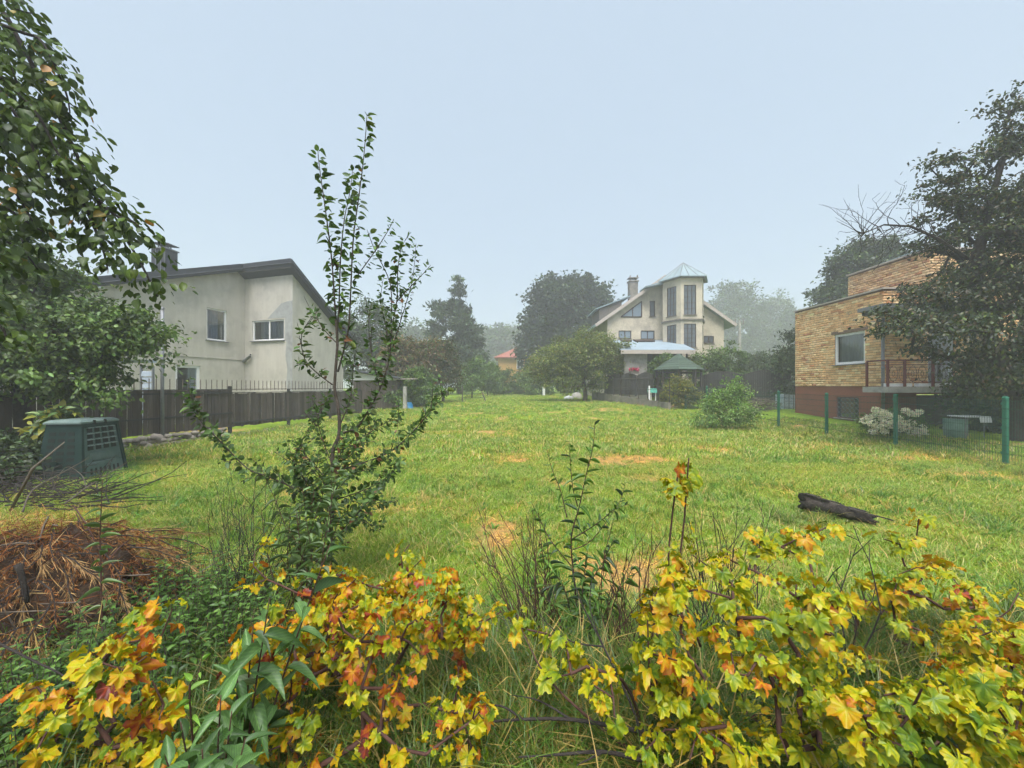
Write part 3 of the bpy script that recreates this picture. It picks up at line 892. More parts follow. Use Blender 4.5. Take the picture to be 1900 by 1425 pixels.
# ---------------------------------------------------------------- grey stucco house beyond the board fence
def stucco_house():
    h = thing('stucco_house', (-13.9, 20, .2), 'grey stucco two-storey house with sloping dark metal roof behind the board fence', 'house')
    k = math.hypot(1, .2917)
    u = Vector((-.2917, -1, 0)) / k; n = Vector((1, -.2917, 0)) / k      # u along the facade towards the street, n out to the meadow
    O = Vector((-13.9, 20, 0))
    Q = lambda s, t, z: O + u * s + n * t + UP * z
    ridge, sr, s1, s2, W2 = 7.94, .4, .39, .74, 3.1
    zr = lambda s: ridge - (s1 * (s - sr) if s > sr else s2 * (sr - s))
    mb = MB()
    wall(mb, O, u, 12.5, -.3, lambda s: zr(s) - .34, [(.94, 1.91, 3.97, 5.5), (2.19, 3.23, 1.0, 2.70)], n=n, splits=(sr,))
    wall(mb, O, n, W2, -.3, 7.58, [(.49, 2.56, 4.09, 5.13)], n=u)
    wall(mb, Q(0, W2, 0), -u, 3.6, -.3, lambda s: zr(-s) - .34, [], n=n)
    mb.poly([Q(-3.6, W2, -.3), Q(-3.6, -8, -.3), Q(-3.6, -8, 4.6), Q(-3.6, W2, 4.6)])
    mb.build('wall', M['stucco'], h)
    mb = MB(); mb.obox(Q(.0, .003, 3.10), u * 12, n * .03, UP * .05); mb.build('string_course', M['stucco'], h)
    mb = MB()                                            # grey cement repair spreading from the corner above the small window
    pr = [(1.5, 5.20), (1.8, 5.45), (2.1, 5.68), (2.4, 5.93), (2.75, 6.0), (W2 - .005, 6.03), (W2 - .005, .9), (2.85, 1.0), (2.7, 1.9), (2.78, 2.6), (2.66, 3.3), (2.72, 4.0), (2.63, 4.08), (2.63, 5.20)]
    mb.poly([Q(.006, t, z) for t, z in pr][::-1])
    mb.build('cement_patch', M['stucco_patch'], h)
    def slab(mb, s0, s1_, t0, t1, th, lift=0):
        ring = [Q(s1_, t0, zr(s1_) + lift), Q(s1_, t1, zr(s1_) + lift), Q(s0, t1, zr(s0) + lift), Q(s0, t0, zr(s0) + lift)]
        mb.hexa([p - UP * th for p in ring] + ring)
    mb = MB()
    slab(mb, sr, 13, -10, .38, .33); slab(mb, -4.0, sr, -10, W2 + .38, .33)
    rf = mb.build('roof', M['dark_metal'], h)
    mb = MB()
    slab(mb, sr + .01, 12.9, -10, .28, .05, .054); slab(mb, -3.9, sr - .01, -10, W2 + .28, .05, .054)
    mb.build('roof_sheet', M['dark_metal'], rf)
    mb = MB()                                           # drip edge along the verges
    mb.tube([Q(13, .41, zr(13) - .2), Q(sr, .41, ridge - .2)], .035, 6)
    mb.tube([Q(sr, W2 + .41, ridge - .2), Q(-4.0, W2 + .41, zr(-4.0) - .2)], .035, 6)
    mb.tube([Q(sr + .03, .41, ridge - .2), Q(sr + .03, W2 + .41, ridge - .2)], .035, 6)
    mb.build('verge_trim', M['dark_metal'], rf)
    mb = MB(); mb.obox(Q(.004, 0, 7.54), n * (W2 + .3), u * .38, UP * .04); mb.build('soffit', M['soffit'], rf)
    c = Q(2.9, -1.2, 0); cx, cy = c.x, c.y
    mb = MB(); mb.box(cx - .33, cx + .33, cy - .3, cy + .3, 6.0, 7.95)
    ch = mb.build('chimney', M['dark_metal'], h)
    mb = MB()
    for q in (-.15, .08, .25): mb.box(cx + q, cx + q + .02, cy - .315, cy - .303, 6.2, 7.95)
    mb.box(cx - .38, cx + .38, cy - .35, cy + .35, 7.953, 8.0)
    mb.build('chimney_cladding', M['pole_metal'], ch)
    mb = MB(); mb.box(cx - .1, cx + .1, cy - .1, cy + .1, 8.002, 8.17)
    for q in (-.28, .28): mb.box(cx + q - .015, cx + q + .015, cy - .02, cy + .02, 8.002, 8.2)
    mb.obox((cx - .42, cy - .3, 8.23), (.84, 0, -.06), (0, .6, 0), (0, 0, .03)); mb.box(cx - .06, cx + .06, cy - .06, cy + .06, 8.24, 8.33)
    mb.build('chimney_cap', M['dark_metal'], ch)
    window(h, Q(.94, 0, 3.97), u, n, .97, 1.53, curtain=('curtain_blue', .3, .98))
    window(h, Q(2.19, 0, 1.0), u, n, 1.04, 1.70, ft=.12, curtain=('curtain', .05, .4))
    window(h, Q(0, .49, 4.09), n, u, 2.07, 1.04, mull=(.52,), curtain=('curtain', .16, .97))
    mb = MB(); mb.tube([Q(.0, .05, 3.05), Q(.12, .06, 3.05), Q(.13, .2, 3.12), Q(.13, .5, 3.28), Q(.13, .54, 3.40)], .07, 10)   # stub of an elbowed pipe at the inner corner
    mb.build('pipe_stub', M['pole_metal'], h, True)
    return h
stucco_house()

# ---------------------------------------------------------------- board fence along the lot
def fence_xy(y):
    return -10.55 + .211 * (y - 11.3)
def board_fence():
    f = thing('board_fence', (fence_xy(11.3), 11.3, G(fence_xy(11.3), 11.3)), 'weathered dark board fence with iron spikes along the stucco house', 'fence')
    rng = random.Random(3)
    dr = Vector((.211, 1, 0)).normalized(); nn = Vector((dr.y, -dr.x, 0))
    bm = MB(); w = .118
    bm.hexa([(-.01, 0, 0), (.01, 0, 0), (.01, w, 0), (-.01, w, 0), (-.01, 0, 1), (.01, 0, 1), (.01, w, 1), (-.01, w, 1)])
    me = bm.mesh('board', M['board'])
    ang = math.atan2(dr.y, dr.x) - math.pi / 2
    y = 6.6
    step_y = 13.75
    def topz(y):
        return 1.62 if y < step_y else 1.50
    def botz(y):
        return .34 - .10 * min(1, max(0, (y - 11) / 7)) if y < step_y else .30
    n = 0
    while y < 21.5:
        x = fence_xy(y)
        zt = topz(y) + rng.uniform(-.012, .012); zb = botz(y) + rng.uniform(-.03, .02)
        Mx = Matrix.Translation((x + nn.x * rng.uniform(-.008, .008), y, zb)) @ Matrix.Rotation(ang, 4, 'Z') @ Matrix.Rotation(rng.uniform(-.006, .006), 4, 'X') @ Matrix.Diagonal((1, rng.uniform(.93, 1.0), zt - zb, 1))
        place('board', me, f, Mx)
        y += .126 * dr.y; n += 1
    pm = MB(); pm.box(-.045, .045, -.045, .045, 0, 1); pme = pm.mesh('post', M['fence_dark'])
    for y in (7.2, 9.6, 11.7, step_y, 16.4, 19.0, 21.4):
        x = fence_xy(y) - nn.x * .075; yy = y - nn.y * .075
        top = topz(y - .1) + (.14 if y >= step_y else -.05)
        place('post', pme, f, Matrix.Translation((x, yy, -.15)) @ Matrix.Rotation(ang, 4, 'Z') @ Matrix.Diagonal((1, 1, top + .15, 1)))
    for a, b, z in ((6.6, step_y, .78), (step_y, 21.5, .42), (6.6, step_y, 1.50)):
        mb = MB(); p = Vector((fence_xy(a), a, z)) + nn * .014
        mb.obox(p, Vector((fence_xy(b) - fence_xy(a), b - a, 0)), nn * .035, UP * .05)
        mb.build('rail', M['fence_dark'], f)
    for a, b in ((6.6, step_y), (step_y, 21.5)):
        mb = MB(); p = Vector((fence_xy(a), a, topz(a + .1) + .012)) - nn * .03
        mb.obox(p, Vector((fence_xy(b) - fence_xy(a), b - a, 0)), nn * .06, UP * .025)
        mb.build('cap_rail', M['fence_dark'], f)
    sm = MB(); sm.tube([(0, 0, 0), (0, 0, .38)], .013, 5); sme = sm.mesh('spike', M['spike'])
    y = 10.9
    while y < 21.2:
        x = fence_xy(y) - nn.x * .09
        place('spike', sme, f, Matrix.Translation((x, y, topz(y) - .02 + (.0 if y < step_y else .12))))
        y += .185
    for a, b, z in ((10.8, step_y, 1.60), (step_y, 21.3, 1.63)):
        mb = MB(); mb.obox(Vector((fence_xy(a), a, z)) - nn * .105, Vector((fence_xy(b) - fence_xy(a), b - a, 0)), nn * .02, UP * .03)
        mb.build('spike_rail', M['spike'], f)
    return f
board_fence()

def stone_footing():
    f = thing('stone_footing', (fence_xy(11) + .15, 11, .1), 'low footing of rounded field stones under the dark board fence', 'stone wall')
    rng = random.Random(8)
    meshes = []
    for k in range(7):
        r2 = np.random.default_rng(60 + k)
        mb = MB(); rings = 5; seg = 7
        vs = []
        for i in range(1, rings):
            for j in range(seg):
                a = math.pi * i / rings; b = 2 * math.pi * j / seg
                q = 1 + .18 * r2.standard_normal()
                vs.append((math.sin(a) * math.cos(b) * .5 * q, math.sin(a) * math.sin(b) * .5 * q, math.cos(a) * .5 * (1 + .1 * r2.standard_normal())))
        vs += [(0, 0, .48), (0, 0, -.48)]
        mb.v = vs
        for i in range(rings - 2):
            for j in range(seg):
                mb.f.append([i * seg + j, (i + 1) * seg + j, (i + 1) * seg + (j + 1) % seg, i * seg + (j + 1) % seg])
        t, b = len(vs) - 2, len(vs) - 1
        for j in range(seg):
            mb.f.append([t, j, (j + 1) % seg]); mb.f.append([b, (rings - 2) * seg + (j + 1) % seg, (rings - 2) * seg + j])
        mb.m = [0] * len(mb.f)
        meshes.append(mb.mesh('stone', M['stone'], True))
    y = 8.6
    while y < 15.5:
        s = rng.uniform(.15, .30)
        fade = 1 if y < 13.4 else .6
        for row in range(3 if y < 13.4 else 1):
            x = fence_xy(y) + .05 + rng.uniform(-.03, .10) + (.10 if row == 0 else 0)
            yy = y + rng.uniform(-.06, .06)
            z = G(x, yy) + .03 + row * .11 + rng.uniform(-.02, .02)
            Mx = Matrix.Translation((x, yy, z)) @ Matrix.Rotation(rng.uniform(0, 6.28), 4, 'Z') @ Matrix.Rotation(rng.uniform(-.4, .4), 4, 'X') @ Matrix.Diagonal((s * rng.uniform(.8, 1.2) * fade, s * rng.uniform(.9, 1.3) * fade, s * rng.uniform(.55, .8) * fade, 1))
            place('stone', meshes[rng.randrange(7)], f, Mx)
        y += s * rng.uniform(.62, .8)
    return f
stone_footing()

def metal_pole():
    y = 11.45; x = fence_xy(y) + .10
    mb = MB(); mb.tube([(x, y, -.1), (x, y, 4.05)], .045, 10)
    o = thing('metal_pole', (x, y, 0), 'slim grey steel pole standing at the board fence in front of the stucco house', 'pole')
    mb.build('shaft', M['pole_metal'], o, True)
    mb = MB(); mb.lathe((x, y, 4.05), [(.055, 0), (.055, .03), (.03, .06), (.0, .07)], 10); mb.build('cap', M['pole_metal'], o, True)
metal_pole()

def folding_rack():
    y = 13.2; x0, x1 = P(262, 0, y)[0], P(284, 0, y)[0]
    o = thing('slatted_rack', (x0, y, 1.0), 'pale blue-grey slatted metal rack standing upright behind the board fence', 'rack')
    mb = MB()
    for x in (x0, x1): mb.box(x - .025, x + .025, y - .03, y + .03, .3, 2.45)
    mb.box(x0, x1, y - .028, y + .028, 2.40, 2.448)
    mb.build('frame', M['pole_metal'], o)
    z = .5
    while z < 2.3:
        mb = MB(); mb.obox((x0 + .027, y - .035, z), (x1 - x0 - .054, 0, 0), (0, .02, .02), (0, .02, .15)); mb.build('slat', M['blue_grey'], o)
        z += .2
    c = thing('yard_canopy', (x0 - .5, y + .6, 0), 'light tubular canopy frame beside the slatted rack near the stucco wall', 'canopy')
    mb = MB()
    for x in (x0 - 1.1, x0 - .35): mb.box(x - .02, x + .02, y + .5, y + .54, .1, 2.6)
    mb.build('post', M['white'], c)
    mb = MB(); mb.box(x0 - 1.25, x0 - .1, y + .4, y + .7, 2.6, 2.68); mb.build('beam', M['blue_grey'], c)
    mb = MB(); mb.box(x0 - 1.25, x0 - .1, y - .1, y + 1.4, 2.69, 2.71); mb.build('cover', M['white'], c)
folding_rack()

# ---------------------------------------------------------------- compost bin
def compost_bin():
    K = Vector((P(150, 0, 7.15)[0], 7.15, 0)); K.z = G(K.x, K.y) - .02
    o = thing('compost_bin', tuple(K), 'dark green plastic compost bin with rows of vent holes by the board fence', 'compost bin')
    ph = R(97); e1 = Vector((math.cos(ph), math.sin(ph), 0)); e2 = Vector((-math.sin(ph), math.cos(ph), 0))
    a, b, H, sl = .98, .78, 1.08, .11
    def pt(s, t, z, off=0):
        # s along e1 (0..1), t along e2, z 0..1 ; tapered body
        q = sl * z
        return K + e1 * (a * (q / a + s * (1 - 2 * q / a))) + e2 * (b * (q / b + t * (1 - 2 * q / b))) + UP * (H * z)
    mb = MB()
    mb.hexa([pt(0, 0, 0), pt(1, 0, 0), pt(1, 1, 0), pt(0, 1, 0), pt(0, 0, 1), pt(1, 0, 1), pt(1, 1, 1), pt(0, 1, 1)])
    mb.build('body', M['green_plastic'], o)
    n1 = (e1.cross(UP)).normalized()
    if n1.dot(-e2) < 0: n1 = -n1
    n2 = -e1
    def on1(s, z, d): return pt(s, 0, z) + n1 * d
    def on2(t, z, d): return pt(0, t, z) + n2 * d
    def plate(fn, s0, s1, z0, z1, d0, d1, nm, mt):
        mb = MB(); mb.hexa([fn(s0, z0, d0), fn(s1, z0, d0), fn(s1, z0, d1), fn(s0, z0, d1), fn(s0, z1, d0), fn(s1, z1, d0), fn(s1, z1, d1), fn(s0, z1, d1)])
        return mb.build(nm, M[mt], o)
    plate(on1, -.01, .05, .0, 1, .0, .03, 'corner_rib', 'green_plastic')
    plate(on1, .95, 1.01, .0, 1, .0, .03, 'corner_rib', 'green_plastic')
    plate(on1, .05, .95, .93, .99, .0, .025, 'top_band', 'green_plastic')
    plate(on1, .10, .90, .06, .30, .0, .03, 'hatch', 'bin_face_lit')
    plate(on1, .055, .945, .02, .925, .0, .0008, 'lit_face_sheet', 'bin_face_lit')  # thin sheet over the face, painted paler to look lit
    plate(on1, .22, .80, .34, .46, .0, .015, 'name_plate', 'bin_face_lit')
    for r in range(4):
        for c in range(4):
            s = .16 + c * .19; z = .52 + r * .105
            plate(on1, s, s + .13, z, z + .07, .001, .006, 'vent_hole', 'dark_hole')
            plate(on1, s - .005, s + .135, z + .074, z + .09, .0, .04, 'vent_lip', 'green_lid')
    for c in range(7):
        plate(on1, .16 + c * .1, .20 + c * .1, .10, .20, .031, .036, 'vent_slot', 'dark_hole')
    for r in range(6):
        for c in range(3):
            plate(on2, .15 + c * .26, .33 + c * .26, .25 + r * .11, .31 + r * .11, .001, .006, 'vent_hole', 'dark_hole')
    mb = MB()
    z0 = pt(0, 0, 1).z
    c = [pt(0, 0, 1) - e1 * .03 - e2 * .03, pt(1, 0, 1) + e1 * .03 - e2 * .03, pt(1, 1, 1) + e1 * .03 + e2 * .03, pt(0, 1, 1) - e1 * .03 + e2 * .03]
    mid = sum(c, Vector()) / 4
    c1 = [p + UP * .03 for p in c]; c2 = [p + (mid - p) * .18 + UP * .075 for p in c]
    mb.hexa(c + c1); mb.hexa([p + UP * .001 for p in c1] + c2)
    mb.build('lid', M['green_lid'], o)
    for s in (.3, .6): plate(lambda q, z, d: on1(q, z, d), s, s + .04, .97, 1.05, .02, .05, 'lid_latch', 'dark_hole')
compost_bin()

# ---------------------------------------------------------------- lean-to shed at the end of the board fence
def shed():
    y = 23.5
    x0, x1 = P(655, 0, y)[0], P(738, 0, y)[0]
    o = thing('garden_shed', (x0, y, G(x0, y)), 'low dark garden shed with pale gable at the end of the board fence', 'shed')
    mb = MB(); mb.box(x0, x1, y + .05, y + 3, -.1, 2.15); mb.build('wall', M['fence_dark'], o)
    bw = .16; x = x0
    while x < x1 - .02:
        mb = MB(); mb.box(x, x + bw - .012, y + .02, y + .048, .05, 2.12); mb.build('board', M['board'], o); x += bw
    mb = MB(); mb.obox((x0 - .3, y - .3, 2.72), (x1 - x0 + .55, 0, -.52), (0, 3.4, 0), (0, 0, .07)); rf = mb.build('roof', M['dark_metal'], o)
    mb = MB(); mb.poly([(x0, y + .01, 2.13), (x1 - .1, y + .01, 2.13), (x0, y + .01, 2.66)]); mb.build('gable', M['white'], o)
    mb = MB(); mb.box(x1 + .35, x1 + .55, y - .1, y + .1, -.1, 1.75); mb.build('corner_post', M['concrete'], o)
    mb = MB(); mb.obox((x1 - .4, y - .25, 2.17), (1.6, 0, .02), (0, .3, 0), (0, 0, .045)); mb.build('eave_board', M['coping'], o)
    c = thing('yard_clutter_board', (x0 + .15, y - .4, G(x0, y)), 'reddish pallet leaning on the dark shed beside the sapling', 'pallet')
    for k in range(6):
        mb = MB(); mb.obox((x0 - .30 + k * .13, y - .45, .25), (.10, 0, 0), (0, .02, 0), (0, .3, .95)); mb.build('slat', M['coping'], c)
    mb = MB(); mb.obox((x0 - .33, y - .34, .5), (.83, 0, 0), (0, .03, 0), (0, .0, .07)); mb.build('cross_bar', M['old_wood'], c)
shed()

def blue_tub():
    x, y, _ = P(757, 755, 26); y = 24.0; x = P(757, 0, y)[0]
    z = G(x, y)
    o = thing('blue_tub', (x, y, z), 'upturned blue plastic tub lying in the grass by the shed', 'tub')
    mb = MB(); mb.lathe((x, y, z), [(.34, .0), (.34, .05), (.315, .06), (.29, .22), (.22, .37), (.14, .40), (.0, .40)], 18)
    mb.build('bowl', M['blue_plastic'], o, True)
    mb = MB(); mb.lathe((x, y, z), [(.37, -.01), (.37, .035), (.345, .045)], 18); mb.build('rim', M['blue_plastic'], o, True)
blue_tub()
# ---------------------------------------------------------------- cream house with hexagonal tower
def tower_house():
    g0 = G(13, 33)
    h = thing('tower_house', (13.0, 33, g0), 'cream gabled house with hexagonal glazed tower and pale tin roof', 'house')
    cx, yw, x0, x1 = 13.05, 33.0, 8.2, 18.2
    apex, sl = 11.2, .70
    rz = lambda x: apex - sl * abs(x - cx)
    mb = MB()
    holes = [(8.95 - x0 + .2, 10.05 - x0 + .2, 5.85, 6.55), (11.05 - x0, 12.25 - x0, 5.80, 6.55), (11.82 - x0, 12.30 - x0, 7.75, 9.1), (16.45 - x0, 17.35 - x0, 5.5, 6.1)]
    wall(mb, (x0, yw, 0), (1, 0, 0), x1 - x0, g0 - .5, lambda t: rz(x0 + t) - .22, holes, n=(0, -1, 0), splits=(cx - x0,), depth=.12)
    wall(mb, (x0, yw + 10, 0), (0, -1, 0), 10, g0 - .5, rz(x0) - .22, [], n=(-1, 0, 0))
    mb.build('wall', M['stucco_soft'], h)
    for a, b, c, d in holes:
        window(h, (x0 + a, yw, c), (1, 0, 0), (0, -1, 0), b - a, d - c, 'brown_frame', mull=(.5,) if b - a > .6 else (), sill='old_wood', ft=.08, inset=.06, pane='pane_sky' if a < 3 and c < 6 else 'pane_dark', dark_backing=False)
    # triangular window under the rake
    mb = MB()
    T = [Vector((9.35, yw - .02, 7.72)), Vector((11.12, yw - .02, 7.72)), Vector((11.12, yw - .02, 9.05))]
    for a, b in ((0, 1), (1, 2), (2, 0)): bar(mb, T[a], T[b], (0, -1, 0), .09, .06)
    bar(mb, (10.35, yw - .02, 7.72), (10.35, yw - .02, 8.46), (0, -1, 0), .08, .05)
    t = mb.build('gable_window', M['brown_frame'], h)
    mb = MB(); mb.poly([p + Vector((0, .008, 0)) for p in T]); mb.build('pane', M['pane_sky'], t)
    # roof slopes with raised seams
    mb = MB()
    for s in (-1, 1):
        xe = cx + s * 5.95; ze = rz(xe)
        a, b = (xe, ze), (cx, apex)
        ring = [(a[0], 32.55, a[1]), (b[0], 32.55, b[1]), (b[0], 43.5, b[1]), (a[0], 43.5, a[1])]
        if s > 0: ring = ring[::-1]
        mb.hexa([(x, y, z - .2) for x, y, z in ring] + ring)
    rf = mb.build('roof', M['tin'], h)
    for k in range(18):
        y = 32.75 + k * .62
        mb = MB(); xe = cx - 5.95
        mb.obox((xe, y, rz(xe) + .002), (5.9, 0, 5.9 * sl), (0, .03, 0), (-.02, 0, .03)); mb.build('roof_seam', M['tin'], rf)
    mb = MB()
    for s in (-1, 1):
        xe = cx + s * 5.97
        bar(mb, (xe, 32.53, rz(xe) - .1), (cx, 32.53, apex - .08), (0, -1, 0), .26, .035)
    mb.build('barge_board', M['coping'], rf)
    # lifted verge that turns to meet the tower eave
    mb = MB(); mb.hexa([(11.15, 31.9, 10.0), (12.8, 31.9, 10.35), (12.8, 33.6, 10.45), (11.15, 33.6, 10.0), (11.15, 31.9, 10.10), (12.8, 31.9, 10.55), (12.8, 33.6, 10.60), (11.15, 33.6, 10.12)])
    mb.build('linking_roof', M['tin'], rf)
    # shed dormer on the long slope
    mb = MB(); mb.hexa([(8.3, 36.5, 7.5), (10.4, 36.5, 7.5), (10.4, 40, 7.5), (8.3, 40, 7.5), (8.3, 36.5, 9.15), (10.4, 36.5, 9.95), (10.4, 40, 9.95), (8.3, 40, 9.15)])
    dm = mb.build('dormer', M['old_wood'], h)
    mb = MB(); mb.obox((7.9, 36.3, 9.02), (3.3, 0, 1.25), (0, 3.9, 0), (0, 0, .10)); mb.build('dormer_roof', M['tin'], dm)
    # chimney
    mb = MB(); mb.box(11.5, 12.3, 37.5, 38.2, 9.6, 12.0); ch = mb.build('chimney', M['old_concrete'], h)
    mb = MB(); mb.box(11.42, 12.38, 37.42, 38.28, 12.0, 12.1); mb.box(11.6, 11.68, 37.6, 38.1, 12.1, 12.35); mb.box(12.12, 12.2, 37.6, 38.1, 12.1, 12.35); mb.box(11.42, 12.38, 37.5, 38.2, 12.35, 12.42)
    mb.box(11.5, 11.6, 37.5, 37.6, 12.42, 12.6); mb.box(12.2, 12.3, 37.5, 37.6, 12.42, 12.64); mb.build('chimney_cap', M['old_concrete'], ch)
    # hexagonal tower
    hx = [(13.4, 30.5), (15.1, 30.5), (15.95, 32.0), (15.1, 33.5), (13.4, 33.5), (12.55, 32.0)]
    mb = MB(); wins = []
    for i in range(6):
        a = Vector((*hx[i], 0)); b = Vector((*hx[(i + 1) % 6], 0))
        L = (b - a).length; u = (b - a) / L; n = Vector((u.y, -u.x, 0))
        hs = [] if i in (2, 3) else [(.24 * L, .76 * L, 7.45, 9.82), (.24 * L, .76 * L, 4.85, 6.74)]
        if i == 0: hs = [(.14 * L, .72 * L, 7.45, 9.82), (.14 * L, .72 * L, 4.85, 6.74)]
        wall(mb, a, u, L, g0 - .5, 10.36, hs, n=n, depth=.12)
        wins += [(a, u, n, q) for q in hs]
    tw = mb.build('tower', M['stucco_soft'], h)
    for a, u, n, q in wins:
        window(h, a + u * q[0] + UP * q[2], u, n, q[1] - q[0], q[3] - q[2], 'brown_frame', mull=(.33, .67), trans=(.2, .4, .6, .8), sill='old_concrete', ft=.05, inset=.06, pane='pane_mid', dark_backing=False)
    c = Vector((14.25, 32, 0))
    def ring(z, k): return [c + (Vector((x, y, 0)) - c) * k + UP * z for x, y in hx]
    mb = MB()
    for z, k, t in ((6.98, 1.06, .14), (10.36, 1.1, .10)):
        lo = ring(z, k); hi = ring(z + t, k + .02)
        for i in range(6): mb.poly([lo[i], lo[(i + 1) % 6], hi[(i + 1) % 6], hi[i]])
        mb.poly(lo[::-1]); mb.poly(hi)
    mb.build('cornice', M['old_concrete'], tw)
    mb = MB(); lo = ring(10.47, 1.22); ap = c + UP * 12.05
    for i in range(6): mb.poly([lo[i], lo[(i + 1) % 6], ap])
    mb.poly(lo[::-1]); lo2 = ring(10.40, 1.22)
    for i in range(6): mb.poly([lo2[i], lo2[(i + 1) % 6], lo[(i + 1) % 6], lo[i]])
    trf = mb.build('tower_roof', M['tin'], tw)
    for i in range(6):
        for f in (0, .33, .67):
            p = lo[i] + (lo[(i + 1) % 6] - lo[i]) * f
            mb = MB(); q = p + (ap - p) * (1 if f == 0 else .93)
            mb.tube([p + UP * .01, q + UP * .01], .022, 4); mb.build('roof_seam', M['pole_metal'], trf)
    # porch with pale blue roof
    mb = MB(); mb.hexa([(7.9, 27.9, 4.30), (13.3, 27.9, 4.30), (14.0, 32.96, 5.62), (8.25, 32.96, 5.62), (7.9, 27.9, 4.42), (13.3, 27.9, 4.42), (14.0, 32.96, 5.74), (8.25, 32.96, 5.74)])
    pr = mb.build('porch_roof', M['tin_bright'], h)
    mb = MB(); mb.box(7.9, 13.3, 27.86, 27.895, 4.12, 4.40); mb.build('fascia', M['coping'], pr)
    for x in (9.1, 10.2, 11.0):
        mb = MB(); mb.obox((x, 31.6, 5.42), (.75, 0, 0), (0, .8, .21), (0, -.03, .1)); mb.build('skylight', M['brown_frame'], pr)
    mb = MB(); mb.box(8.3, 10.0, 28.4, 28.55, g0 - .3, 4.28); mb.box(12.9, 13.05, 28.4, 28.55, g0 - .3, 4.28); mb.build('porch_wall', M['concrete'], h)
    mb = MB(); mb.box(10.0, 12.9, 29.2, 29.3, g0 - .3, 4.28); mb.build('porch_glazing', M['pane_dark'], h)
    mb = MB()
    for x in (10.05, 10.75, 11.45, 12.15, 12.85): mb.box(x - .04, x + .04, 29.12, 29.19, g0, 4.27)
    mb.box(10, 12.9, 29.13, 29.185, 3.3, 3.38); mb.build('porch_frame', M['brown_frame'], h)
    mb = MB(); mb.box(8.6, 12.9, 28.0, 28.38, 2.2, 2.45); mb.build('balcony_rail', M['coping'], h)
    return h
tower_house()

def flower_box():
    x0, x1 = P(1168, 0, 27.8)[0], P(1184, 0, 27.8)[0]
    z = P(0, 687, 27.8)[2]
    o = thing('flower_box', (x0, 27.8, z - .25), 'box of bright pink flowers on the porch rail of the tower house', 'flower box')
    mb = MB(); mb.box(x0, x1, 27.62, 27.95, z - .25, z - .02); mb.build('trough', M['old_wood'], o)
    rng = np.random.default_rng(4); n = 420
    p = np.stack([rng.uniform(x0, x1, n), rng.uniform(27.55, 27.95, n), z + .20 * rng.random(n) - .05], 1)
    V, F, k = scatter_template(RH, p, rng.standard_normal((n, 3)), rng.standard_normal((n, 3)), np.full(n, .09), np.full(n, .09))
    col = np.repeat(tints(rng, n, [(5, (.62, .06, .16)), (2, (.05, .10, .03))]), k, 0)
    c = place('flowers', np_mesh('flowers', V, F, M['petal'], False, col), o); c['kind'] = 'stuff'
flower_box()

# ---------------------------------------------------------------- gazebo, dark fences, retaining wall, railing
def gazebo():
    cx, cy = 11.35, 26.2; z0 = G(cx, cy)
    o = thing('gazebo', (cx, cy, z0), 'small dark gazebo with green shingled pyramid roof before the tower house', 'gazebo')
    r = 1.62; ez, az = 2.86, 4.0
    ring = lambda k, z: [Vector((cx + k * r * math.cos(a), cy + k * r * math.sin(a), z)) for a in [R(22.5 + 45 * i) for i in range(8)]]
    e = ring(1.0, ez)
    ap = Vector((cx, cy, az))
    mb = MB()
    for i in range(8): mb.poly([e[i], e[(i + 1) % 8], ap])
    mb.poly(e[::-1]); rf = mb.build('roof', M['asphalt_green'], o)
    for i in range(8):
        for k in range(7):                              # shingle courses, each lapping the one below
            f0, f1 = k / 7.3, (k + 1) / 7.3
            a, b = e[i], e[(i + 1) % 8]
            q = lambda p, f, l: p + (ap - p) * f + UP * l
            mb = MB(); mb.poly([q(a, f0, .03), q(b, f0, .03), q(b, f1, .012), q(a, f1, .012)]); mb.poly([q(a, f0, .0), q(b, f0, .0), q(b, f0, .03), q(a, f0, .03)])
            mb.build('shingle_course', M['asphalt_green'], rf)
    for i, p in enumerate(ring(.86, 0)):
        mb = MB(); mb.box(p.x - .06, p.x + .06, p.y - .06, p.y + .06, z0 - .1, ez); mb.build('post', M['lattice'], o)
    pts = ring(.86, 0)
    for i in range(8):
        a, b = pts[i], pts[(i + 1) % 8]
        d = (b - a).normalized(); n = Vector((d.y, -d.x, 0))
        mb = MB(); L = (b - a).length
        for z in (z0 + .1, z0 + .95, z0 + 1.95): bar(mb, a + UP * z, b + UP * z, n, .08, .05)
        k = 0; s = .12
        while s < L:
            bar(mb, a + d * s + UP * (z0 + .1), a + d * s + UP * (z0 + .95), n, .05, .03); s += .13
        mb.build('side_panel', M['lattice'], o)
    return o
gazebo()

def arched_fence(name, a, b, z0, h, rise, arcs, label, bw=.12):
    a = Vector((*a, 0)); b = Vector((*b, 0)); L = (b - a).length; d = (b - a) / L; n = Vector((d.y, -d.x, 0))
    o = thing(name, (a.x, a.y, z0), label, 'fence', 'dark fences by the gazebo')
    bm = MB(); bm.box(0, bw - .008, -.012, .012, 0, 1); me = bm.mesh('board', M['fence_dark'])
    ang = math.atan2(d.y, d.x); s = 0
    while s < L - .02:
        t = (s / L * arcs) % 1
        top = h + rise * math.sin(math.pi * t)
        p = a + d * s
        place('board', me, o, Matrix.Translation((p.x, p.y, z0)) @ Matrix.Rotation(ang, 4, 'Z') @ Matrix.Diagonal((1, 1, top, 1)))
        s += bw
    for k in range(arcs + 1):
        p = a + d * (L * k / arcs) + n * .06
        mb = MB(); mb.obox(p - d * .05 - n * .05 + UP * (z0 - .1), d * .1, n * .1, UP * (h + .15)); mb.build('post', M['fence_dark'], o)
    for z in (.25, h - .3):
        mb = MB(); mb.obox(a + n * .0135 + UP * (z0 + z), d * L, n * .03, UP * .07); mb.build('rail', M['fence_dark'], o)
    return o
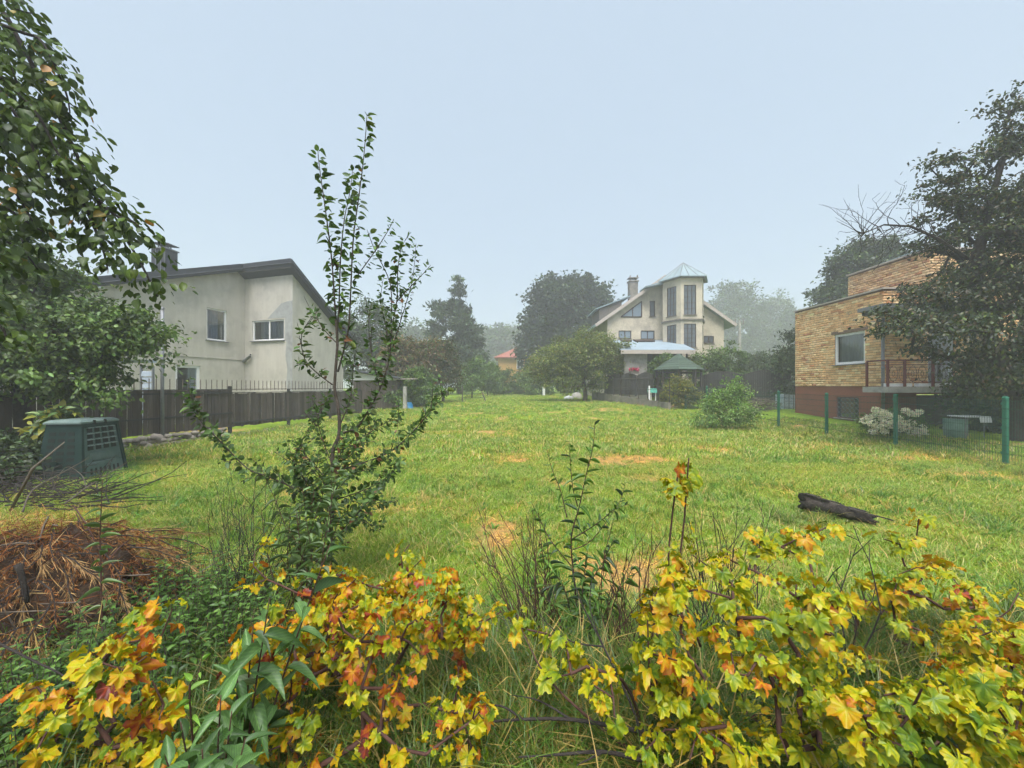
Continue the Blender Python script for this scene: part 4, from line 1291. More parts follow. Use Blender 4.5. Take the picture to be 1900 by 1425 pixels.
arched_fence('arched_fence', P(1124, 0, 29.6)[:2], P(1212, 0, 26.6)[:2], 1.15, 1.38, .22, 3, 'short dark arched fence panel on the concrete wall by the porch')
arched_fence('arched_fence', P(1302, 0, 26.0)[:2], P(1462, 0, 22.5)[:2], .85, 1.62, .28, 2, 'long dark arched board fence between the gazebo and the brick house')

def retaining_wall():
    a = Vector((*P(1098, 0, 31)[:2], 0)); b = Vector((*P(1240, 0, 22.8)[:2], 0)); L = (b - a).length; d = (b - a) / L; n = Vector((d.y, -d.x, 0))
    o = thing('retaining_wall', (b.x, b.y, G(b.x, b.y)), 'low stained concrete retaining wall of upright slabs below the dark fence', 'wall')
    k = 9
    for i in range(k):
        p = a + d * (L * i / k)
        f = i / (k - 1)
        z1 = 1.30 - .50 * f
        mb = MB(); mb.obox(p + n * (.02 * (i % 2)) + UP * (G(p.x, p.y) - .5), d * (L / k - .02), -n * .2, UP * (z1 - G(p.x, p.y) + .5)); mb.build('slab', M['old_concrete'], o)
    r = thing('iron_railing', (a.x, a.y, 1.2), 'thin dark iron railing running along the top of the concrete wall', 'railing')
    for i in range(k + 1):
        p = a + d * (L * i / k) - n * .1
        z1 = 1.30 - .50 * i / k
        mb = MB(); mb.tube([(p.x, p.y, z1), (p.x, p.y, 2.35 - .05 * i / k)], .022, 5); mb.build('post', M['lattice'], r)
    e = Vector((*P(1300, 0, 22.0)[:2], 0))
    mb = MB(); mb.tube([a - n * .1 + UP * 2.32, b - n * .1 + UP * 2.26, e + UP * 2.24], .022, 5); mb.tube([a - n * .1 + UP * 1.8, b - n * .1 + UP * 1.5], .015, 5); mb.build('rail', M['lattice'], r)
retaining_wall()

def toy_slide():
    y = 25.5; x = P(1212, 0, y)[0]; z = .8
    o = thing('play_table', (x, y, z), 'small turquoise and white garden toy behind the concrete retaining wall', 'toy')
    mb = MB(); mb.obox((x - .25, y, z + .55), (.5, 0, -.03), (0, .4, 0), (0, 0, .28)); mb.build('tray', M['turquoise'], o)
    mb = MB(); mb.obox((x - .30, y - .02, z + .05), (.10, 0, 0), (0, .06, 0), (-.02, 0, .95)); mb.build('upright', M['white'], o)
    mb = MB()
    for q in (-.1, .2): mb.box(x + q, x + q + .05, y + .15, y + .2, z - .2, z + .54)
    mb.build('leg', M['white'], o)
toy_slide()

def oddments():
    x, y = P(1055, 0, 33)[:2]; z = G(x, y)
    o = thing('white_sack', (x, y, z), 'white rounded sack lying on the far grass beside the apple tree', 'sack')
    mb = MB(); mb.lathe((x, y, z - .02), [(.40, 0), (.44, .1), (.38, .22), (.22, .30), (.06, .335), (.0, .34)], 14); mb.build('bag', M['white'], o, True)
    mb = MB(); mb.tube([(x - .02, y, z + .30), (x + .06, y, z + .38)], [.05, .03], 7); mb.build('knot', M['white'], o, True)
    x, y = P(1009, 0, 40)[:2]; z = G(x, y)
    o = thing('marker_post', (x, y, z), 'short white marker post at the far end of the meadow', 'post')
    mb = MB(); mb.tube([(x, y, z - .1), (x, y, z + .85)], .14, 8); mb.build('shaft', M['white'], o)
    mb = MB(); mb.lathe((x, y, z + .85), [(.15, 0), (.15, .06), (.0, .12)], 8); mb.build('cap', M['white'], o)
    x, y = P(1066, 0, 35)[:2]; z = G(x, y)
    o = thing('boulder', (x + .2, y, z), 'grey boulder in the grass behind the white sack', 'boulder')
    mb = MB(); mb.lathe((x + .2, y, z - .1), [(.5, 0), (.52, .2), (.40, .5), (.15, .62), (0, .63)], 9); mb.build('stone', M['concrete'], o, True)
    x, y = P(902, 0, 31)[:2]; z = G(x, y)
    o = thing('leaning_stake', (x, y, z), 'pale leaning wooden stake before the small fruit tree', 'stake')
    mb = MB(); mb.tube([(x, y, z - .1), (x - .35, y, z + .75)], .05, 6); mb.build('shaft', M['old_wood'], o)
    x, y = P(858, 0, 30)[:2]; z = G(x, y)
    o = thing('fence_stake', (x, y, z), 'upright pale stake among the brown shrubs', 'stake')
    mb = MB(); mb.tube([(x, y, z - .1), (x, y, z + 1.3)], .045, 6); mb.build('shaft', M['old_wood'], o)
    # concrete utility pole behind the tower house
    x, y = P(1372, 0, 40)[:2]; z = G(x, y)
    o = thing('utility_pole', (x, y, z), 'concrete utility pole with a short cross head beside the tower house', 'utility pole')
    mb = MB(); mb.tube([(x, y, z - .2), (x, y, 8.6)], [.20, .14], 8); mb.build('shaft', M['concrete'], o)
    mb = MB(); mb.box(x - .45, x + .45, y - .05, y + .05, 8.2, 8.3)
    for q in (-.4, 0, .4): mb.tube([(x + q, y, 8.3), (x + q, y, 8.75)], .05, 6)
    mb.build('cross_head', M['old_concrete'], o)
    # pale blue container by the brick house
    x, y = P(1455, 0, 21)[:2]; z = G(x, y)
    o = thing('water_container', (x, y, z), 'pale blue-grey water container beside the corner of the brick house', 'container')
    mb = MB(); mb.box(x, x + .75, y, y + .7, z, z + .8); t = mb.build('tank', M['blue_grey'], o)
    mb = MB()
    for q in (.0, .25, .5, .74): mb.box(x + q - .015, x + q + .015, y - .03, y - .002, z, z + .82)
    for q in (.1, .42, .78): mb.box(x - .02, x + .77, y - .045, y - .031, z + q, z + q + .03)
    mb.build('cage', M['pole_metal'], o)
oddments()

# ---------------------------------------------------------------- yellow brick house
def brick_house():
    h = thing('brick_house', (14, 14.5, .2), 'flat-roofed yellow brick house with red-brown plinth and corner balcony', 'house')
    XA, YA, YB, XR = 14.0, 14.5, 19.0, 20.0
    zp, zt, g = 1.75, 5.42, -.2
    rng = random.Random(12)
    mbm = MB(); mbp = MB()
    wA = (YB - 16.7, YB - 15.25, 2.68, 3.98)             # upper window, t measured from the far corner towards the camera
    wB = (YB - 16.62, YB - 15.55, .42, 1.30)             # cellar window
    wall(mbm, (XA + .03, YB, 0), (0, -1, 0), YB - YA, zp, zt, [wA], n=(-1, 0, 0), depth=.14)
    wall(mbm, (XA, YA + .03, 0), (1, 0, 0), XR - XA, zp, zt, [(1.7, 2.7, 1.8, 3.9)], n=(0, -1, 0), depth=.14)
    mbm.poly([(XA, YB, zp), (XR, YB, zp), (XR, YB, zt), (XA, YB, zt)])
    mbm.poly([(XA, YA, zt), (XR, YA, zt), (XR, YB, zt), (XA, YB, zt)])
    core = mbm.build('wall', M['mortar'], h)
    wall(mbp, (XA + .035, YB, 0), (0, -1, 0), YB - YA, g, zp, [wB], n=(-1, 0, 0), depth=.16)
    wall(mbp, (XA, YA + .035, 0), (1, 0, 0), XR - XA, g, zp, [(1.3, 4.5, g, 1.45)], n=(0, -1, 0), depth=.3)
    mbp.poly([(XA, YB, g), (XR, YB, g), (XR, YB, zp), (XA, YB, zp)])
    mbp.build('plinth', M['plinth'], h)
    # upper storey, set back
    UX, UY, UB, uz = 16.0, 14.7, 18.3, 7.0
    mb = MB(); mb.box(UX + .03, XR, UY + .03, UB, zt, uz); mb.build('upper_wall', M['mortar'], h)
    # bricks
    bl, bh, j = .25, .086, .014
    bm = MB(); bm.box(0, 1, 0, .035, 0, 1); bme = bm.mesh('brick', M['brick'])
    spots = []
    def face(o, u, n, L, z0, z1, holes, tag_):
        rows = int((z1 - z0) / (bh + j))
        for r in range(rows):
            z = z0 + r * (bh + j) + .006
            t = -(bl / 2 if r % 2 else 0)
            while t < L:
                a, b = max(0, t), min(L, t + bl)
                t += bl + j
                segs = [(a, b)]
                for q in holes:
                    if z + bh > q[2] and z < q[3]:
                        ns = []
                        for c, d in segs:
                            if d <= q[0] or c >= q[1]: ns.append((c, d)); continue
                            if c < q[0]: ns.append((c, q[0]))
                            if d > q[1]: ns.append((q[1], d))
                        segs = ns
                for c, d in segs:
                    if d - c > .03: spots.append((Vector(o) + Vector(u) * c + UP * z, Vector(u), Vector(n), d - c, tag_))
    face((XA, YB, 0), (0, -1, 0), (-1, 0, 0), YB - YA, zp + .01, zt, [wA], 0)
    face((XA, YA, 0), (1, 0, 0), (0, -1, 0), XR - XA, zp + .01, zt, [(1.7, 2.7, 1.8, 3.9)], 1)
    face((UX, UB, 0), (0, -1, 0), (-1, 0, 0), UB - UY, zt + .02, uz, [], 2)
    face((UX, UY, 0), (1, 0, 0), (0, -1, 0), XR - UX, zt + .02, uz, [], 3)
    spots.sort(key=lambda s: (s[4] != 0, (s[0] - Vector((0, 0, EYE))).length))
    r2 = np.random.default_rng(5)
    Vs, cs = [], []; F = []
    for i, (p, u, n, w, tg) in enumerate(spots):
        q = rng.uniform(-.006, .006)
        base = np.array([[.74, .46, .23], [.80, .56, .31], [.64, .36, .17], [.54, .25, .12]][int(r2.choice(4, p=[.46, .34, .14, .06]))])
        if tg >= 2: base = base * .8 + .04
        base = (base * (1 + .11 * r2.standard_normal())).clip(.05, .85)
        if i < 300:
            Mx = Matrix.Identity(4)
            Mx.col[0] = (*(u * w), 0); Mx.col[1] = (*(-n), 0); Mx.col[2] = (0, 0, bh, 0); Mx.col[3] = (*(p + n * q), 1)
            place('brick', bme, h, Mx, (*base, 1))
        else:
            b = len(Vs); o = p + n * q
            Vs += [o, o + u * w, o + u * w - n * .03, o - n * .03, o + UP * bh, o + u * w + UP * bh, o + u * w - n * .03 + UP * bh, o - n * .03 + UP * bh]
            F += [[b, b + 1, b + 5, b + 4], [b + 1, b + 2, b + 6, b + 5], [b + 4, b + 5, b + 6, b + 7], [b + 3, b, b + 4, b + 7], [b, b + 3, b + 2, b + 1]]
            cs += [base] * 8
    br = place('bricks', np_mesh('bricks', np.array([tuple(v) for v in Vs]), np.array(F), M['brick_mass'], False, np.array(cs)), h)
    br['kind'] = 'stuff'
    # copings
    mb = MB(); mb.box(XA - .05, XA + .25, YA - .05, YB + .05, zt + .003, zt + .06); mb.box(XA + .25, XR, YA - .05, YA + .25, zt + .003, zt + .06)
    mb.box(UX - .05, UX + .25, UY - .05, UB + .05, uz + .003, uz + .06); mb.box(UX + .25, XR, UY - .05, UY + .25, uz + .003, uz + .06)
    mb.build('coping', M['coping'], h)
    # windows
    window(h, (XA, YB - wA[0], wA[2]), (0, -1, 0), (-1, 0, 0), wA[1] - wA[0], wA[3] - wA[2], ft=.11, curtain=('curtain', .02, .98), sill='pole_metal')
    cw = window(h, (XA + .03, YB - wB[0], wB[2]), (0, -1, 0), (-1, 0, 0), wB[1] - wB[0], wB[3] - wB[2], 'brown_frame', sill='concrete', ft=.05, inset=.12)
    mb = MB()
    for k in range(5):
        for l in range(4):
            yc = YB - wB[0] - .11 - k * .21; zc = wB[2] + .12 + l * .21
            mb.tube([(XA + .05, yc + .09 * math.cos(a), zc + .09 * math.sin(a)) for a in [R(30 * q) for q in range(13)]], .009, 4)
    mb.build('grille', M['pole_metal'], cw)
    window(h, (15.7, YA, 1.8), (1, 0, 0), (0, -1, 0), 1.0, 2.1, 'white', ft=.08, curtain=('curtain', .02, .98), sill=None, name='balcony_door')
    mb = MB()
    for k in range(4): mb.box(15.32 + k * .8, 15.32 + k * .8 + .78, YA + .18, YA + .22, .1, 1.42)
    mb.build('garage_door', M['brown_frame'], h)
    # lintel, downpipe
    mb = MB(); mb.box(XA - .004, XA + .02, YB - wA[1] - .15, YB - wA[0] + .15, wA[3] + .005, wA[3] + .14); mb.build('lintel', M['mortar'], h)
    mb = MB(); mb.tube([(XA - .09, YA - .09, .3), (XA - .09, YA - .09, 4.5)], .05, 8)
    for z in (1.2, 2.4, 3.6): mb.tube([(XA - .09, YA - .09, z), (XA - .09, YA - .09, z + .08)], .06, 8)
    mb.build('downpipe', M['pole_metal'], h, True)
    # canopy
    mb = MB(); mb.box(13.0, 18.5, 13.45, 14.46, 4.52, 4.66); cn = mb.build('canopy', M['pole_metal'], h)
    mb = MB(); mb.box(13.15, 18.3, 13.6, 14.44, 4.40, 4.517); mb.build('canopy_soffit', M['soffit'], cn)
    # balcony
    mb = MB(); mb.box(13.2, 18.2, 13.5, 14.47, 1.53, 1.74); bal = mb.build('balcony', M['concrete'], h)
    rail = [(13.3, 14.4), (13.3, 13.6), (18.1, 13.6)]
    for x, y in [(13.3, 14.4), (13.3, 13.6), (13.9, 13.6), (14.9, 13.6), (16.1, 13.6), (17.3, 13.6)]:
        mb = MB(); mb.box(x - .03, x + .03, y - .03, y + .03, 1.742, 2.66); mb.build('baluster_post', M['maroon'], bal)
    mb = MB()
    for a, b in zip(rail, rail[1:]):
        mb.tube([(*a, 2.68), (*b, 2.68)], .03, 6); mb.tube([(*a, 1.9), (*b, 1.9)], .012, 5); mb.tube([(*a, 2.52), (*b, 2.52)], .012, 5)
    mb.build('hand_rail', M['maroon'], bal)
    for k in range(14):                                     # wrought hoops between the posts
        x = 13.5 + k * .34
        mb = MB(); mb.tube([(x + .15 * math.cos(a), 13.6, 2.2 + .28 * math.sin(a)) for a in [R(30 * q) for q in range(13)]], .008, 4)
        mb.tube([(x + .05 * math.cos(a), 13.6, 2.2 + .10 * math.sin(a)) for a in [R(45 * q) for q in range(9)]], .007, 4); mb.build('scroll', M['lattice'], bal)
    for x in (13.4, 14.5):
        mb = MB(); mb.box(x, x + .85, 13.68, 13.86, 1.745, 1.86); mb.build('planter', M['white'], bal)
    # tilted panel on the upper roof
    mb = MB(); mb.obox((16.5, 15.0, 7.25), (0, 2.2, -.10), (1.5, 0, .45), (0, 0, .10)); sp = mb.build('roof_panel', M['tin'], h)
    mb = MB()
    for y in (15.2, 16.9): mb.box(16.7, 16.76, y, y + .06, 7.0, 7.25); mb.box(17.7, 17.76, y, y + .06, 7.0, 7.55)
    mb.build('panel_leg', M['pole_metal'], sp)
    return h
brick_house()

# ---------------------------------------------------------------- green mesh fence on the right
def mesh_fence():
    f = thing('mesh_fence', (10.8, 8.6, G(10.8, 8.6)), 'dark green welded mesh fence on square posts before the brick house', 'fence')
    ys = [3.55, 6.07, 8.6, 11.13, 13.66, 16.19, 18.72, 21.25, 23.4]
    X = lambda y: 10.8 + .028 * y - .12 * max(0, y - 16)
    for y in ys:
        x = X(y); g = G(x, y)
        mb = MB(); mb.box(x - .035, x + .035, y - .035, y + .035, g - .1, g + 1.50); p = mb.build('post', M['green_paint'], f)
        mb = MB(); mb.hexa([(x - .045, y - .045, g + 1.502), (x + .045, y - .045, g + 1.502), (x + .045, y + .045, g + 1.502), (x - .045, y + .045, g + 1.502), (x - .02, y - .02, g + 1.54), (x + .02, y - .02, g + 1.54), (x + .02, y + .02, g + 1.54), (x - .02, y + .02, g + 1.54)]); mb.build('cap', M['green_paint'], p)
        mb = MB()
        for z in (.25, .8, 1.35): mb.box(x - .045, x - .036, y - .05, y + .05, g + z, g + z + .05)
        mb.build('clamp', M['green_paint'], p)
    for a, b in zip(ys, ys[1:]):
        mb = MB(); r = .0032 if a < 14 else .0045
        A = Vector((X(a) - .04, a, G(X(a), a))); B = Vector((X(b) - .04, b, G(X(b), b)))
        k = int((b - a) / .05) if a < 14 else int((b - a) / .08)
        for i in range(1, k):
            p = A + (B - A) * (i / k)
            mb.tube([p + UP * .04, p + UP * 1.46], r, 3, cap=False)
        for z in (.05, .25, .27, .45, .65, .85, 1.05, 1.25, 1.27, 1.44): mb.tube([A + UP * z, B + UP * z], r * 1.2, 3, cap=False)
        mb.build('mesh_panel', M['green_wire'], f)
mesh_fence()

def yard_right():
    x, y = P(1772, 0, 11.3)[:2]; z = G(x, y)
    o = thing('rain_barrel', (x, y, z), 'faded green rain barrel under the balcony of the brick house', 'barrel')
    mb = MB(); mb.lathe((x, y, z), [(.20, 0), (.225, .03), (.245, .25), (.25, .27), (.24, .29), (.25, .48), (.235, .52)], 16); mb.build('drum', M['barrel'], o, True)
    mb = MB(); mb.lathe((x, y, z + .5), [(.25, 0), (.25, .04), (.22, .045)], 16); mb.build('rim', M['barrel'], o, True)
    x0, y0 = P(1792, 0, 11.0)[:2]; z = G(x0, y0)
    o = thing('garden_table', (x0, y0, z), 'small white-topped garden table beside the green rain barrel', 'table')
    mb = MB(); mb.obox((x0, y0, z + .62), (.62, -.05, 0), (.03, .5, 0), (0, 0, .03)); mb.build('top', M['white'], o)
    for a, b in ((.05, .05), (.55, .02), (.55, .42), (.05, .42)):
        mb = MB(); mb.tube([(x0 + a, y0 + b, z), (x0 + a, y0 + b, z + .62)], .014, 5); mb.build('leg', M['pole_metal'], o)
    mb = MB(); mb.obox((x0 + .32, y0 - .09, z + .48), (.30, -.02, 0), (0, .01, 0), (0, .03, .172)); mb.build('cloth', M['white'], o)
yard_right()

# ---------------------------------------------------------------- ochre house at the end of the lot
def ochre_house():
    y = 62; x0, x1 = P(924, 0, y)[0], P(990, 0, y)[0]
    g = G(x0, y); ez = P(0, 663, y)[2]; az = P(0, 640, y)[2]
    o = thing('ochre_house', (x0, y, g), 'small ochre house with red hipped roof in the mist at the lot end', 'house')
    mb = MB(); xm = (x0 * .62 + x1 * .38)
    wall(mb, (x0, y, 0), (1, 0, 0), x1 - x0, g - .3, ez, [(3.0, 4.1, ez - 1.9, ez - .4)], n=(0, -1, 0), depth=.15)
    mb.poly([(x0, y + 7, g - .3), (x0, y, g - .3), (x0, y, ez), (x0, y + 7, ez)]); mb.build('wall', M['yellow_wall'], o)
    window(o, (x0 + 3.0, y, ez - 1.9), (1, 0, 0), (0, -1, 0), 1.1, 1.5, 'white', mull=(.5,), pane='pane_dark', dark_backing=False, ft=.12)
    mb = MB(); mb.box(x0 + .3, x0 + 1.0, y - .08, y - .003, g + 1, g + 3); mb.build('shutter', M['brown_frame'], o)
    mb = MB(); a, b, c, d = (x0 - .6, y - .6), (x1 + .6, y - .6), (x1 + .6, y + 7.6), (x0 - .6, y + 7.6)
    r1, r2 = (x0 + 3.2, y + 3.5), (x1 - 2.5, y + 3.5)
    q = lambda p, z: (*p, z)
    mb.poly([q(a, ez), q(b, ez), q(r2, az), q(r1, az)]); mb.poly([q(d, ez), q(a, ez), q(r1, az)]); mb.poly([q(b, ez), q(c, ez), q(r2, az)]); mb.poly([q(c, ez), q(d, ez), q(r1, az), q(r2, az)])
    mb.poly([q(d, ez - .12), q(c, ez - .12), q(b, ez - .12), q(a, ez - .12)])
    for s, t in ((a, b), (b, c), (c, d), (d, a)): mb.poly([q(s, ez - .12), q(t, ez - .12), q(t, ez), q(s, ez)])
    mb.build('roof', M['red_roof'], o)
ochre_house()
# ---------------------------------------------------------------- trees and shrubs beyond the meadow
def XY(px, d): return P(px, 0, d)[:2]

def conifer(name, label, px, d, top_px, half_px, n, seed, pal, group=None, base_frac=.18, cat='tree', L=.36, lean=None):
    x, y = XY(px, d); g = G(x, y); H = EYE + (717 - top_px) / FPX * d - g; hw = half_px / FPX * d
    rng = random.Random(seed); lobes = []
    k = 11
    for i in range(k):
        f = i / (k - 1); z = H * (base_frac + (1 - base_frac) * f) * .97
        r = hw * (1 - f) ** .75 * (.85 + .3 * rng.random())
        for j in range(3 if i < k - 2 else 1):
            a = rng.random() * 6.28; rr = r * .55
            lobes.append((rr * math.cos(a), rr * math.sin(a), z + rng.uniform(-.3, .3), max(.35, r * .62), max(.35, r * .62), H / k * .55))
    if lean:
        for l in lean: lobes.append(l)
    return tree(name, label, (x, y), lobes, n, 90, .34, L, L * .4, pal, .02 * H, group, seed, trunk=[(0, 0, H * i / 8) for i in range(9)], seg=.8, shell=.35, droop=.1, flat=.5, cat=cat, up=.0)

# hazy row behind the stucco house
tree('birch_tree', 'pale grey-green tree rising behind the stucco house roof', XY(690, 34), [(0, 0, 6.2, 2.4, 2.4, 2.6), (-2.2, .5, 5.4, 1.9, 1.9, 2.1), (1.6, 0, 4.4, 1.9, 1.9, 1.9), (-.5, 0, 3.2, 2.6, 2.4, 1.8), (.6, 0, 8.2, 1.0, 1.0, 1.2), (-3.0, 0, 7.6, .8, .8, 1.2)], 190, 60, .38, .17, .11, GREEN_GREY, .2, seed=11, cat='tree')
tree('hedge_tree', 'tall rusty-brown shrub tree beside the shed', XY(742, 27), [(0, 0, 2.6, 1.5, 1.2, 1.5), (-.3, 0, 4.0, 1.0, 1.0, 1.0), (.5, .3, 3.6, .9, .9, .9)], 110, 60, .26, .11, .07, BROWNISH, .10, 'brown hedge trees', 12)
tree('hedge_tree', 'rusty-brown and green shrub tree over the ivy mound', XY(786, 28), [(0, 0, 2.6, 1.35, 1.2, 1.6), (.4, 0, 3.9, .8, .8, .9), (-.6, .2, 3.4, .9, .9, .8)], 110, 60, .26, .11, .07, BROWNISH, .10, 'brown hedge trees', 13)
tree('hedge_tree', 'green-brown shrub tree at the end of the hedge before the pine', XY(822, 29), [(0, 0, 2.4, 1.3, 1.2, 1.7), (.2, 0, 3.9, .7, .7, .8)], 110, 60, .26, .11, .07, [(2, (.06, .085, .028)), (2, (.085, .09, .035)), (1, (.12, .09, .045))], .10, 'brown hedge trees', 14)
tree('ivy_mound', 'rounded dark green ivy-covered shrub behind the blue tub', XY(773, 25), [(0, 0, 1.35, .95, .9, 1.2), (.15, 0, 1.9, .8, .8, .65)], 90, 80, .16, .09, .075, GREEN_MID, .07, seed=15, cat='shrub')
tree('ivy_clump', 'low ivy clump on the concrete post of the shed', XY(733, 23.9), [(0, 0, 1.0, .55, .5, .8)], 40, 70, .14, .08, .07, GREEN_MID, .05, seed=16, cat='shrub')
conifer('pine_tree', 'tall misty pine standing beyond the brown hedge', 852, 46, 522, 44, 210, 17, [(3, (.050, .080, .045)), (2, (.068, .10, .054)), (1, (.09, .12, .065))], lean=[(-2.4, 0, 8.6, 1.2, 1.2, 1.1), (-2.0, 0, 10.2, .8, .8, .8), (-2.9, 0, 7.2, 1.0, 1.0, .6)])
tree('young_fruit_tree', 'slender young fruit tree before the tall pine', XY(876, 35), [(0, 0, 2.2, 1.0, 1.0, 1.2), (.4, 0, 3.2, .6, .6, .8), (-.3, 0, 1.3, .8, .8, .7)], 70, 50, .22, .11, .06, GREEN_MID, .06, seed=18)
tree('young_fruit_tree', 'bushy young fruit tree between the pine and the ochre house', XY(905, 40), [(0, 0, 1.8, 1.3, 1.2, 1.3), (.3, 0, 2.8, .7, .7, .6)], 80, 50, .25, .12, .07, GREEN_MID, .07, seed=19)
for k, (px, d, tp, hw, lab) in enumerate(((936, 43, 684, 24, 'round green shrub under the ochre house'), (968, 45, 688, 22, 'low green shrub before the big maple'), (1000, 42, 692, 26, 'dark low shrub by the white marker post'), (915, 47, 676, 22, 'dense shrub at the meadow end below the ochre house wall'))):
    x, y = XY(px, d); g = G(x, y); H = EYE + (717 - tp) / FPX * d - g; w = hw / FPX * d
    tree('end_shrub', lab, (x, y), [(0, 0, H * .45, w, w, H * .5), (w * .3, 0, H * .7, w * .6, w * .6, H * .28)], 60, 60, .24, .13, .08, GREEN_MID, .05, 'shrubs across the meadow end', 20 + k, cat='shrub')
# far misty trees
for k, (px, d, tp, hw, lab) in enumerate(((905, 112, 588, 40, 'tall misty grey tree beyond the pine'), (938, 116, 602, 36, 'faint misty tree above the ochre house roof'), (966, 120, 606, 32, 'faint misty tree just behind the big maple'), (880, 105, 612, 34, 'misty tree half hidden behind the pine'), (760, 90, 596, 40, 'faint misty tree top above the brown hedge'))):
    x, y = XY(px, d); g = G(x, y); H = EYE + (717 - tp) / FPX * d - g; w = hw / FPX * d
    tree('misty_tree', lab, (x, y), [(0, 0, H * .5, w, w, H * .38), (w * .3, 0, H * .75, w * .6, w * .6, H * .22), (-w * .5, 0, H * .45, w * .6, w * .6, H * .25)], 150, 44, .9, .55, .38, GREEN_GREY, .3, 'misty trees far behind', 30 + k, seg=1.2)
# big dark maple
x, y = XY(1052, 52)
tree('maple_tree', 'huge dark round-crowned maple left of the tower house'.replace('left of', 'beside'), (x, y), [(0, 0, 9.6, 5.6, 5.0, 5.6), (-3.6, 0, 6.8, 2.9, 3, 3.4), (2.6, 0, 9.8, 3.6, 3.6, 4.6), (-1.5, 0, 12.6, 3.3, 3.3, 3.2), (2.2, 0, 12.6, 3.2, 3.2, 3.1), (4.2, 0, 7.0, 2.6, 2.6, 3.0), (-4.4, -1, 4.0, 2.2, 2.2, 2.6), (0, -2, 3.2, 3.0, 2.2, 2.6)], 520, 62, .55, .30, .24, [(3, (.028, .048, .024)), (2, (.038, .062, .028)), (1, (.054, .078, .034))], .42, seed=41, seg=.9, shell=.6)
# apple tree in the meadow
x, y = XY(1085, 29.5)
tree('apple_tree', 'spreading old apple tree in the meadow before the tower house', (x, y), [(0, 0, 3.3, 2.1, 2.0, 1.5), (-2.2, 0, 3.3, 1.9, 1.5, 1.15), (-3.2, 0, 2.3, 1.3, 1.2, .9), (1.7, 0, 3.6, 1.6, 1.5, 1.2), (.3, 0, 4.6, 1.5, 1.4, .95), (2.0, 0, 2.8, .9, .9, .7), (-1.5, 0, 4.4, 1.0, 1.0, .6), (.6, 0, 1.6, 1.0, .9, .6), (-1.6, -.2, 1.6, 1.6, 1.0, .8)], 420, 70, .26, .10, .06, [(3, (.13, .17, .036)), (2, (.17, .21, .044)), (2, (.09, .13, .03)), (1, (.24, .23, .055))], .16, seed=42,
     trunk=[(0, 0, 0), (.05, 0, .5), (0, 0, 1.0), (-.1, 0, 1.6), (.05, 0, 2.3), (.1, 0, 3.0)], seg=.45, wob=.2)
# trees behind the long fence
for k, (px, d, tp, hw, lab, n) in enumerate(((1364, 98, 520, 52, 'large hazy tree behind the utility pole', 260), (1432, 102, 545, 44, 'hazy tree filling the gap beside the brick house', 200), (1330, 100, 560, 34, 'hazy tree showing over the tower house eave', 120), (1475, 92, 570, 30, 'hazy tree against the corner of the brick house', 110))):
    x, y = XY(px, d); g = G(x, y); H = EYE + (717 - tp) / FPX * d - g; w = hw / FPX * d
    tree('ash_tree', lab, (x, y), [(0, 0, H * .55, w * .9, w * .9, H * .38), (w * .35, 0, H * .78, w * .55, w * .55, H * .2), (-w * .45, 0, H * .74, w * .55, w * .55, H * .22), (-w * .1, 0, H * .3, w * .7, w * .7, H * .2)], n, 46, .75, .42, .28, GREEN_GREY, .35, 'hazy trees beyond the long fence', 50 + k, seg=1.0, shell=.55)
x, y = XY(1600, 27)
tree('linden_tree', 'dense grey-green tree rising behind the flat roof of the brick house', (x, y), [(0, 0, 7.8, 2.4, 2.4, 3.0), (-1.8, 0, 6.2, 1.5, 1.5, 2.0), (1.4, 0, 9.3, 1.5, 1.5, 2.0), (1.8, 0, 7.2, 2.0, 2.0, 2.4), (-.6, 0, 9.6, 1.2, 1.2, 1.5)], 330, 52, .32, .17, .12, GREEN_DARK, .22, seed=61, seg=.7, shell=.6)
# garden shrubs by the gazebo and fence
for k, (px, d, tp, bt, hw, lab, pal) in enumerate(((1310, 28, 650, 700, 30, 'yellow-green garden shrub behind the gazebo', GREEN_MID), (1352, 27, 640, 700, 34, 'tall garden shrub behind the long arched fence', GREEN_MID), (1398, 28, 652, 700, 30, 'rounded garden shrub over the middle of the arched fence', GREEN_GREY), (1436, 29, 658, 700, 26, 'pale shrub at the far end of the arched fence', GREEN_GREY), (1232, 27.6, 655, 720, 22, 'leafy shrub between the porch and the gazebo', GREEN_MID))):
    x, y = XY(px, d); g = G(x, y); H = EYE + (717 - tp) / FPX * d - g; w = hw / FPX * d
    tree('garden_shrub', lab, (x, y), [(0, 0, H * .55, w, w * .8, H * .42), (w * .4, 0, H * .75, w * .5, w * .5, H * .25), (-w * .5, 0, H * .7, w * .5, w * .5, H * .25)], 90, 55, .2, .10, .06, pal, .06, 'garden shrubs behind the arched fence', 70 + k, cat='shrub')
conifer('thuja', 'narrow dark thuja at the corner of the brick house', 1466, 22.5, 628, 10, 60, 76, GREEN_DARK, base_frac=.05, L=.14)
x, y = XY(1258, 23.6)
tree('golden_conifer', 'low spreading yellow-green juniper before the gazebo', (x, y), [(0, 0, 1.0, .95, .6, .9), (-.6, 0, .75, .7, .5, .5), (.5, 0, 1.3, .6, .5, .55), (.9, 0, .7, .5, .5, .5)], 90, 60, .13, .10, .035, [(3, (.20, .20, .03)), (2, (.12, .15, .03)), (1, (.30, .26, .04)), (2, (.06, .09, .03))], .05, seed=77, cat='shrub', droop=.0)
